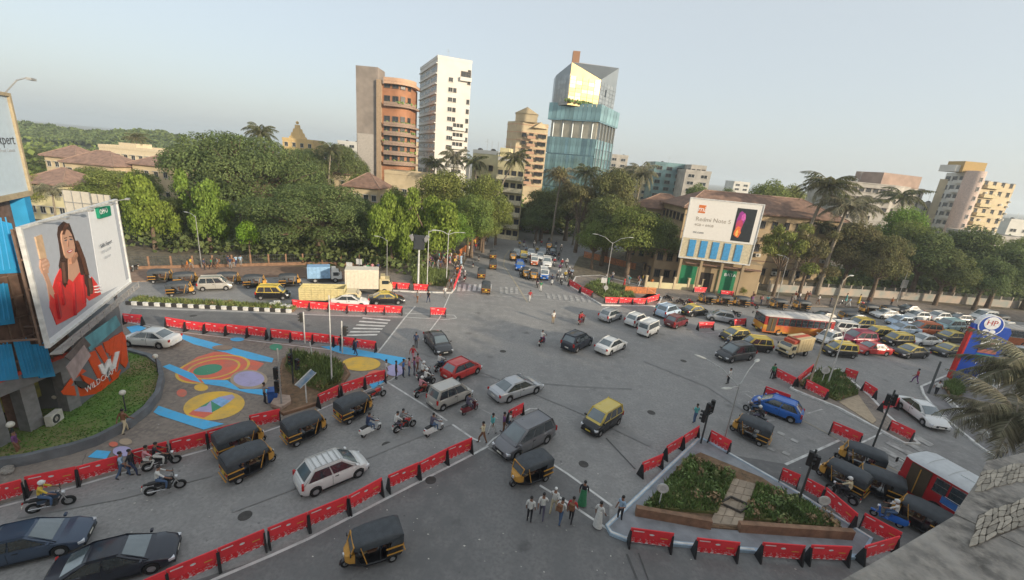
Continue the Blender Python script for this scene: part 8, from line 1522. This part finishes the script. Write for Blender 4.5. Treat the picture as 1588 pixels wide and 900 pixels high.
# orange mesh fence on the right island and orange site fence on the far footpath
OM = mat('orange_mesh', (.62, .2, .06), .8, var=.3, scale=3)
for i, (a, b, lb, h) in enumerate(((G(968, 456), G(1016, 458), 'orange safety mesh behind the barricades on the right island', 1.3), (G(712, 400), G(748, 372), 'orange site fence along the left footpath of the far road', 1.6), (G(905, 400), G(985, 420), 'orange site fence along the right side of the far road', 1.5))):
    L, an = frame_of(a, b); f = T('mesh_fence', lb, 'fence', a, an); mm = MB()
    for k in range(8): mm.box((L / 2, 0, .25 + (h - .3) * k / 7), (L, .03, .1))
    for k in range(int(L / .35)): mm.box((.17 + k * .35, .003, h / 2 + .1), (.05, .025, h - .2))
    o = O('mesh', mm.mesh('mesh', OM), f); o['kind'] = 'stuff'
    for k in range(int(L / 2) + 1): O('post', MB().tube((k * 2, 0, 0), (k * 2, 0, h + .2), .04, .04, 6).mesh('post', BRN), f)
# red banner carried along the kerb
a, b = G(703, 459), G(714, 430); L, an = frame_of(a, b); bn = T('banner', 'long red banner carried along the kerb at the far road mouth', 'banner', a, an); O('cloth', MB().box((L / 2, 0, 1.2), (L, .03, .8)).mesh('cloth', BRED), bn)
# ------------------------------------------------------------------ poles, lamps, signals
def lamp(label, base, hgt, arms, m=STEEL, r=.07, headm=None, name='street_lamp', tilt=(0, 0)):
    o = T(name, label, 'street lamp', base, 0, 'street lamps'); top = Vector((tilt[0], tilt[1], hgt)); O('pole', MB().tube((0, 0, 0), top, r, r * .55, 8).tube((0, 0, 0), (0, 0, .5), r * 1.6, r * 1.3, 8).mesh('pole', m, 40), o)
    for (az, ln, rise) in arms:
        e = top + Vector((cos(az) * ln, sin(az) * ln, rise)); O('arm', MB().path([top - Vector((0, 0, .2)), top.lerp(e, .5) + Vector((0, 0, rise * .2)), e], .035, 6).mesh('arm', m), o)
        h = MB(); h.loft([[(x, w_ * cos(a_), .06 * sin(a_) * (w_ / .16)) for a_ in [2 * pi * i / 8 for i in range(8)]] for x, w_ in ((-.1, .05), (.1, .14), (.45, .16), (.8, .05))][::-1]); O('lamp_head', h.mesh('lamp_head', headm or mat('lamp_head_grey', (.5, .49, .44), .5), 50), o, e, az)
    return o
def hgt(b, ytop, xtop): # height of the point seen at (xtop, ytop) over the ground point b
    d = ray(xtop, ytop); n = sqrt(b.x ** 2 + b.y ** 2); return CAMH + d.z * n / sqrt(d.x ** 2 + d.y ** 2)
b0 = G(515, 600); lamp('slim grey mast in the garden island by the plaza', b0, hgt(b0, 458, 515), [], WPOST, .07); b0 = G(313, 416); lamp('street lamp on the park footpath, in front of the lime drooping tree', b0, hgt(b0, 335, 306), [(2.8, 1.6, .3)])
b0 = G(938, 452); lamp('double-arm street lamp on the right island', b0, hgt(b0, 375, 942), [(.1, 2.6, 1.0), (3.0, 2.6, 1.0)], STEEL); b0 = G(692, 440); lamp('street lamp with three heads on the green island', b0, hgt(b0, 362, 694), [(0, 1.8, .3), (3.1, 1.8, .3), (1.6, 1.2, .2)], WPOST); b0 = G(662, 448); lamp('thin white lamp beside the floodlight mast', b0, hgt(b0, 358, 664), [(.2, 1.0, .1)], WPOST); b0 = G(600, 440); lamp('curved lamp behind the barricades on the green island', b0, hgt(b0, 372, 598), [(2.9, 1.4, .3)])
b0 = G(1120, 694); h0 = hgt(b0, 596, 1148); aims = [G(1093, 556, h0 + .9) - b0, G(1172, 561, h0 + .9) - b0, G(1133, 602, h0 - .3) - b0]
lamp('leaning grey street lamp with three arms at the island tip', b0, h0, [(atan2(v.y, v.x), sqrt(v.x ** 2 + v.y ** 2), v.z - h0) for v in aims], STEEL, .06)
b0 = G(1252, 606); lamp('tall thin lamp pole on the dry-grass island', b0, hgt(b0, 436, 1318), [(.6, 1.2, .3)], mat('tan_pole', (.4, .34, .25), .6), .09); b0 = G(1282, 600); lamp('short lamp beside the tall thin pole', b0, hgt(b0, 512, 1316), [(.4, .8, .1)], WPOST, .07); b0 = G(1390, 470); lamp('pole with a white board under the dark trees', b0, hgt(b0, 412, 1412), [], STEEL, .07)
b0 = G(765, 385); lamp('lamp post far up the far road', b0, hgt(b0, 330, 776), [(0, 1.2, .2)], STEEL, .07); b0 = G(1203, 470); lamp('lamp post by the tree beyond the bus', b0, hgt(b0, 400, 1222), [(2.5, 1, .2)], STEEL, .07)
b0 = G(648, 452); fm = T('floodlight_mast', 'floodlight mast with a dark panel frame on the green island', 'floodlight', b0); hh = hgt(b0, 388, 650); O('pole', MB().tube((0, 0, 0), (0, 0, hh), .16, .12, 10).mesh('pole', WPOST, 40), fm); O('panel', MB().box((0, 0, hh + 1.1), (1.5, .3, 2.0)).mesh('panel', mat('dark_panel', (.05, .055, .06), .5)), fm)
for s in (-1, 1): O('floodlight', MB().box((0, 0, 0), (.5, .3, .9)).mesh('floodlight', STEEL), fm, (s * 1.0, 0, hh + 1.7), (0, s * .5, 0))
def signal(label, base, h, heads, m=WPOST, arm=None):
    o = T('traffic_signal', label, 'traffic signal', base, 0, 'traffic signals'); O('pole', MB().tube((0, 0, 0), (0, 0, h), .07, .06, 8).mesh('pole', m, 40), o)
    if arm: O('arm', MB().tube((0, 0, h - .1), (arm[0], arm[1], h), .05, .04, 6).mesh('arm', m), o)
    for (dx, dy, z, rz) in heads:
        hd = O('signal_head', MB().box((0, 0, 0), (.3, .26, .95)).mesh('signal_head', BLK, bevel=.03), o, (dx, dy, z), rz)
        for k, c in enumerate(('red', 'amber', 'green')): O('lens', MB().tube((0, -.13, 0), (0, -.15, 0), .1, .1, 12).mesh('lens', mat('lens_' + c, ((.2, .01, .01), (.2, .1, .01), (.01, .12, .05))[k], .3)), hd, (0, 0, .3 - .3 * k)); O('visor', MB().loft([[(.12 * cos(a_), y, .12 * sin(a_)) for a_ in [pi * i / 8 for i in range(9)]] for y in (-.13, -.3)], closed=False, caps=False).mesh('visor', BLK), hd, (0, 0, .3 - .3 * k))
    return o
b0 = G(473, 533); signal('three-lens signal on a pale pole before the plaza barricades', b0, hgt(b0, 484, 470), [(-.25, 0, hgt(b0, 493, 470), -.9)]); b0 = G(531, 548); signal('signal on the pole beside the last plaza barricades', b0, hgt(b0, 498, 530), [(.28, 0, hgt(b0, 513, 530), 2.2)]); b0 = G(437, 634); signal('tall thin signal pole at the corner of the garden island', b0, hgt(b0, 540, 436), [(-.3, .1, hgt(b0, 580, 436), 1.6), (-.3, .1, hgt(b0, 580, 436) - 1.1, 1.6)], STEEL)
b0 = G(1086, 690); signal('dark signal with several heads at the island tip', b0, 3.6, [(-.2, -.2, 3.2, .6), (.22, .1, 3.3, 2.6), (-.1, .25, 2.3, 4.0)], DPOST); b0 = G(1352, 697); signal('tall dark signal post by the zebra, right of the white line', b0, hgt(b0, 606, 1390), [(-.3, 0, hgt(b0, 622, 1386), .8), (.3, .1, hgt(b0, 622, 1386), 2.5)], DPOST); b0 = G(1236, 784); signal('dark signal post beside the autos at the island edge', b0, hgt(b0, 702, 1277), [(-.2, 0, hgt(b0, 716, 1272), 1.0), (.25, 0, hgt(b0, 722, 1270), 2.7)], DPOST); b0 = G(455, 598); signal('dark twisted signal pole inside the garden island', b0, hgt(b0, 540, 457), [(.0, -.2, hgt(b0, 555, 457), 0), (.35, .1, hgt(b0, 565, 457), 1.2)], DPOST)
def roundsign(label, base, h, r=.32):
    o = T('round_sign', label, 'road sign', base, -.2, 'round signs seen from the back'); O('post', MB().tube((0, 0, 0), (0, 0, h), .035, .035, 8).mesh('post', WPOST), o); O('disc', MB().tube((0, -.03, h + r * .8), (0, .0, h + r * .8), r, r, 18).mesh('disc', mat('sign_grey_back', (.5, .5, .48), .5), 40), o); O('rim', MB().wheel((0, -.015, h + r * .8), r * 1.05, .05, 0, 18).mesh('rim', WPOST), o)
    return o
b0 = G(1020, 791); roundsign('round sign on a white post in the wide garden bed', b0, hgt(b0, 763, 1027)); b0 = G(1269, 802); roundsign('round sign on a white post beside the autos', b0, hgt(b0, 782, 1277)); b0 = G(1272, 600); roundsign('round sign on the dry-grass island', b0, hgt(b0, 580, 1283), .38); b0 = G(938, 458); roundsign('round sign inside the fenced island', b0, hgt(b0, 450, 946), .35)
b0 = G(1439, 612); o = T('leaning_post', 'black leaning post at the petrol station kerb', 'post', b0); O('post', MB().tube((0, 0, 0), (.9, .9, hgt(b0, 566, 1459)), .11, .09, 8).mesh('post', DPOST), o)
for i, (x, y, lb) in enumerate(((197, 646, 'globe lamp at the bend of the lawn wall'), (246, 585, 'globe lamp at the far end of the lawn wall'), (28, 700, 'globe lamp by the shop corner'), (92, 640, 'low globe lamp near the air conditioner'))):
    b0 = G(x, y); o = T('globe_lamp', lb, 'garden lamp', b0, 0, 'globe lamps on the lawn'); h0 = 1.7 if i < 3 else 1.1; O('post', MB().tube((0, 0, 0), (0, 0, h0), .04, .04, 8).tube((0, 0, 0), (0, 0, .5), .07, .06, 8).mesh('post', DPOST), o); O('globe', MB().ball((0, 0, h0 + .15), .19, 0, 12, 8).mesh('globe', mat('white_globe', (.7, .68, .6), .3), 60), o)
# blue totem sign
tA, tB = G(1472, 588), G(1520, 596); tt = board_thing('totem_sign', 'tall blue petrol totem sign with a round emblem on top and a red edge', tA, tB, 'sign'); tt.o.location = (tA.x, tA.y, 0)
Ht = tt.uv(1510, 486)[1]; LW2 = 3.3; BLT = mat('totem_blue', (.012, .07, .42), .4, var=.06); TRD = mat('totem_red', (.5, .02, .02), .45)
O('body', slab2([(0, 0), (LW2 * .92, 0), (LW2 * 1.05, Ht * .8), (LW2 * .98, Ht * .86), (0, Ht * .86)], -.25, .25, BLT, 'body'), tt.o); O('red_edge', slab2([(-.16, 0), (0.02, 0), (.12, Ht * .8), (-.08, Ht * .8)], -.28, .28, TRD, 'red_edge'), tt.o)
def disc2(cx, cz, r, y0, y1, m, name, sx=1.0, n=24): return O(name, slab2([(cx + r * sx * cos(2 * pi * i / n), cz + r * sin(2 * pi * i / n)) for i in range(n)], y0, y1, m, name), tt.o)
ez = Ht * .87; disc2(1.4, ez, 1.15, -.32, .32, WHT, 'emblem_disc'); disc2(1.4, ez, 1.05, -.335, .335, BLT, 'emblem_field'); disc2(1.4, ez + .28, .72, -.35, .35, WHT, 'emblem_centre'); O('lettering', lettering('HP', .8, mat('emblem_red', (.5, .03, .03), .5)), tt.o, (1.4, -.36, ez + .03)); disc2(1.1, ez - .68, .22, -.345, .345, WHT, 'emblem_leaf', 1.3); disc2(1.7, ez - .68, .22, -.345, .345, WHT, 'emblem_leaf', 1.3)
for i, (z0, h_, m, txt, tm) in enumerate(((.56, .13, WHT, 'atm', MATS['emblem_red']), (.47, .06, mat('totem_salmon', (.42, .13, .1), .5), '', None), (.38, .07, mat('totem_green', (.02, .2, .2), .5), '', None))):
    O('panel', slab2([(1.2, Ht * z0), (2.9, Ht * z0), (2.9, Ht * (z0 + h_)), (1.2, Ht * (z0 + h_))], -.28, -.2, m, 'panel'), tt.o)
    if txt: O('lettering', lettering(txt, .6, tm), tt.o, (2.05, -.3, Ht * (z0 + .035)))
O('lettering', lettering('FUEL', .5, WHT), tt.o, (2.0, -.27, Ht * .3))
# small furniture: air conditioner, bins, sculpture, stalls, plaques, loose stones
b0 = G(88, 664); o = T('air_conditioner', 'white air conditioner unit on the bare corner of the lawn', 'air conditioner', (b0.x, b0.y, .42), sh.a); O('casing', MB().box((0, 0, .36), (.95, .38, .72)).mesh('casing', mat('ac_white', (.6, .58, .52), .5), bevel=.02), o); O('fan_grille', MB().wheel((-.12, -.2, .36), .28, .03, 0, 18).mesh('fan_grille', DPOST), o)
for k in range(3): O('fan_blade', MB().box((0, 0, .12), (.09, .02, .2)).mesh('fan_blade', GREYW), o, (-.12, -.2, .36), (0, k * 2.09, 0))
b0 = G(424, 622); o = T('blue_bin', 'blue wheeled bin at the garden island corner', 'bin', b0, .4); O('tub', MB().box((0, 0, .5), (.62, .7, .9), taper=1.1).mesh('tub', mat('bin_blue', (.02, .09, .32), .5), bevel=.03), o); O('lid', MB().box((0, 0, .99), (.7, .8, .07)).mesh('lid', MATS['bin_blue'], bevel=.02), o)
b0 = G(476, 628); o = T('slanted_board', 'slanting white and blue board on a pole in the garden island', 'sign', b0, .6); hs = hgt(b0, 585, 474); O('pole', MB().tube((0, 0, 0), (-.05, 0, hs), .05, .05, 8).mesh('pole', WPOST), o); O('panel', MB().box((0, 0, 0), (1.5, .08, .45)).mesh('panel', mat('blue_white_board', (.5, .55, .6), .5, col2=(.05, .2, .4), scale=1.5)), o, (0, -.08, hs - .1), (0, -.75, 0)); O('panel_rim', MB().box((0, 0, .24), (1.56, .1, .06)).box((0, 0, -.24), (1.56, .1, .06)).mesh('panel_rim', WPOST), o, (0, -.08, hs - .1), (0, -.75, 0))
b0 = G(486, 561); o = T('white_stake', 'short white stake behind the garden plants', 'post', b0); O('post', MB().tube((0, 0, 0), (-.25, 0, 1.9), .06, .06, 8).mesh('post', WPOST), o)
STA = mat('stall_tarp', (.12, .14, .18), .8, var=.3); 
for i, (x, y, rz, c, lb) in enumerate(((758, 362, .3, (.12, .15, .22), 'stall with a dark blue tarpaulin at the far bend'), (784, 362, .1, (.38, .22, .16), 'handcart stall with a faded roof at the far bend'), (800, 356, 0, (.42, .36, .27), 'cream kiosk at the far bend beside the trees'), (935, 366, -.2, (.4, .16, .08), 'orange-roofed stall beyond the bend'), (850, 362, 0, (.3, .12, .1), 'brown kiosk beside the white truck at the bend'))):
    b0 = G(x, y); o = T('street_stall', lb, 'stall', b0, rz, 'stalls at the far bend'); O('roof', MB().loft([[(-1.8, -1.2, 2.2), (1.8, -1.2, 2.2), (1.8, -1.15, 2.26), (-1.8, -1.15, 2.26)], [(-1.8, .1, 2.7), (1.8, .1, 2.7), (1.8, .1, 2.76), (-1.8, .1, 2.76)], [(-1.8, 1.2, 2.3), (1.8, 1.2, 2.3), (1.8, 1.2, 2.36), (-1.8, 1.2, 2.36)]]).mesh('roof', mat('tarp_%d' % i, c, .8, var=.25)), o); O('counter', MB().box((0, -.4, .55), (3.0, .9, 1.0)).mesh('counter', BRN), o)
    for sx in (-1, 1):
        for sy in (-1, 1): O('leg', MB().tube((sx * 1.6, sy * 1.05, 0), (sx * 1.6, sy * 1.05, 2.3), .04, .04, 6).mesh('leg', BRN), o)
b0 = G(1393, 464); o = T('notice_board', 'white notice board fixed to the pole under the dark trees', 'sign', (b0.x, b0.y - .15, 0)); O('panel', MB().box((0, 0, 3.2), (1.2, .08, 1.6)).mesh('panel', mat('notice_white', (.5, .5, .47), .6)), o)
for k in range(4): O('notice_line', MB().box((0, -.045, 3.7 - k * .3), (.9, .02, .07)).mesh('notice_line', GREYW), o)
for i, (x, y, lb) in enumerate(((934, 452, 'white board inside the fenced island, left of the lamp'), (557, 424, 'white plaque at the park edge beside another'), (542, 430, 'white plaque at the park edge above the trucks'))):
    b0 = G(x, y); o = T('white_plaque', lb, 'sign', b0); O('panel', MB().box((0, 0, 1.9), (.9, .06, .9)).mesh('panel', WPOST), o); O('post', MB().tube((0, .05, 0), (0, .05, 1.5), .04, .04, 6).mesh('post', STEEL), o)
rg = random.Random(5)
for i in range(7):
    b0 = G(2 + rg.uniform(-6, 18), 726 + rg.uniform(-8, 10)); o = T('loose_stone', 'pale loose stone in the heap outside the lawn wall', 'stone', b0, rg.uniform(0, 6), 'stone heap by the lawn wall'); s = rg.uniform(.15, .35); O('stone', MB().ball((0, 0, s * .4), (s, s * .8, s * .6), 0, 7, 5).mesh('stone', CONC), o)
# kerbside concrete blocks near the striped median, litter on the road
for i, (x, y) in enumerate(((424, 477), (430, 474), (440, 480), (449, 481))):
    b0 = G(x, y); o = T('concrete_block', 'white concrete block at the median end, ' + ('leftmost', 'second from left', 'third from left', 'rightmost')[i], 'block', b0, i * .5, 'blocks at the end of the striped median', MB().box((0, 0, .3), (.7, .45, .6)).mesh('block', KWHT, bevel=.04))

# small clutter: air conditioners on the older facades, paper litter on the road
def cool(parent, Pt, Qt, u, z):
    d = Vector((Qt[0] - Pt[0], Qt[1] - Pt[1])); a = atan2(d.y, d.x); n = Vector((d.y, -d.x)).normalized(); c_ = O('cooling_unit', MB().box((0, -.25, 0), (.95, .45, .65)).mesh('cooling_unit', mat('ac_white', (.6, .58, .52), .5)), parent, (Pt[0] + d.x * u + n.x * .1, Pt[1] + d.y * u + n.y * .1, z), a); O('fan', MB().tube((-.12, -.48, 0), (-.12, -.5, 0), .24, .24, 10).mesh('fan', DPOST), c_)
rg = random.Random(17)
for i in range(22): cool(pq, pA, pB, rg.random() * .98, rg.choice((2.2, 5.6, 8.9)) + rg.uniform(-.2, .3))
for i in range(8): cool(b4, p1y, p2y, rg.random(), rg.uniform(3, 12))
for i in range(14): cool(b6, e2r, e3r, rg.random(), rg.uniform(12, 24))
lm = MB()
for i in range(420):
    c_ = G(rg.uniform(-50, 1650), rg.uniform(470, 890)); a_ = rg.uniform(0, 6.3); s_ = rg.uniform(.015, .05); lm.add([(c_.x + s_ * cos(a_ + k * 1.57) * (1.6 if k % 2 else 1), c_.y + s_ * sin(a_ + k * 1.57), .02 + .01 * (k % 2)) for k in range(4)], [(0, 1, 2, 3)])
S('litter', lm.mesh('litter', mat('paper_litter', (.42, .4, .36), .9, island=.4)), 'scraps of litter scattered on the road', 'litter', 'stuff')
# ------------------------------------------------------------------ the evening haze over the city
hm = bpy.data.materials.new('haze_air'); hm.use_nodes = True; t_ = hm.node_tree; t_.nodes.remove(t_.nodes['Principled BSDF']); pv = t_.nodes.new('ShaderNodeVolumePrincipled'); pv.inputs['Color'].default_value = (.84, .93, 1.0, 1); pv.inputs['Density'].default_value = .0004; pv.inputs['Anisotropy'].default_value = .3
t_.links.new(pv.outputs[0], t_.nodes['Material Output'].inputs['Volume'])
hz_ = O('haze', MB().box((0, 1900, 39), (7400, 5400, 80)).mesh('haze', hm)); hz_['kind'] = 'stuff'; hz_['label'] = 'pale evening haze over the city'
# ------------------------------------------------------------------ drop the patterns nothing was linked from
for o in list(bpy.data.objects):
    if not o.users_collection: bpy.data.objects.remove(o)
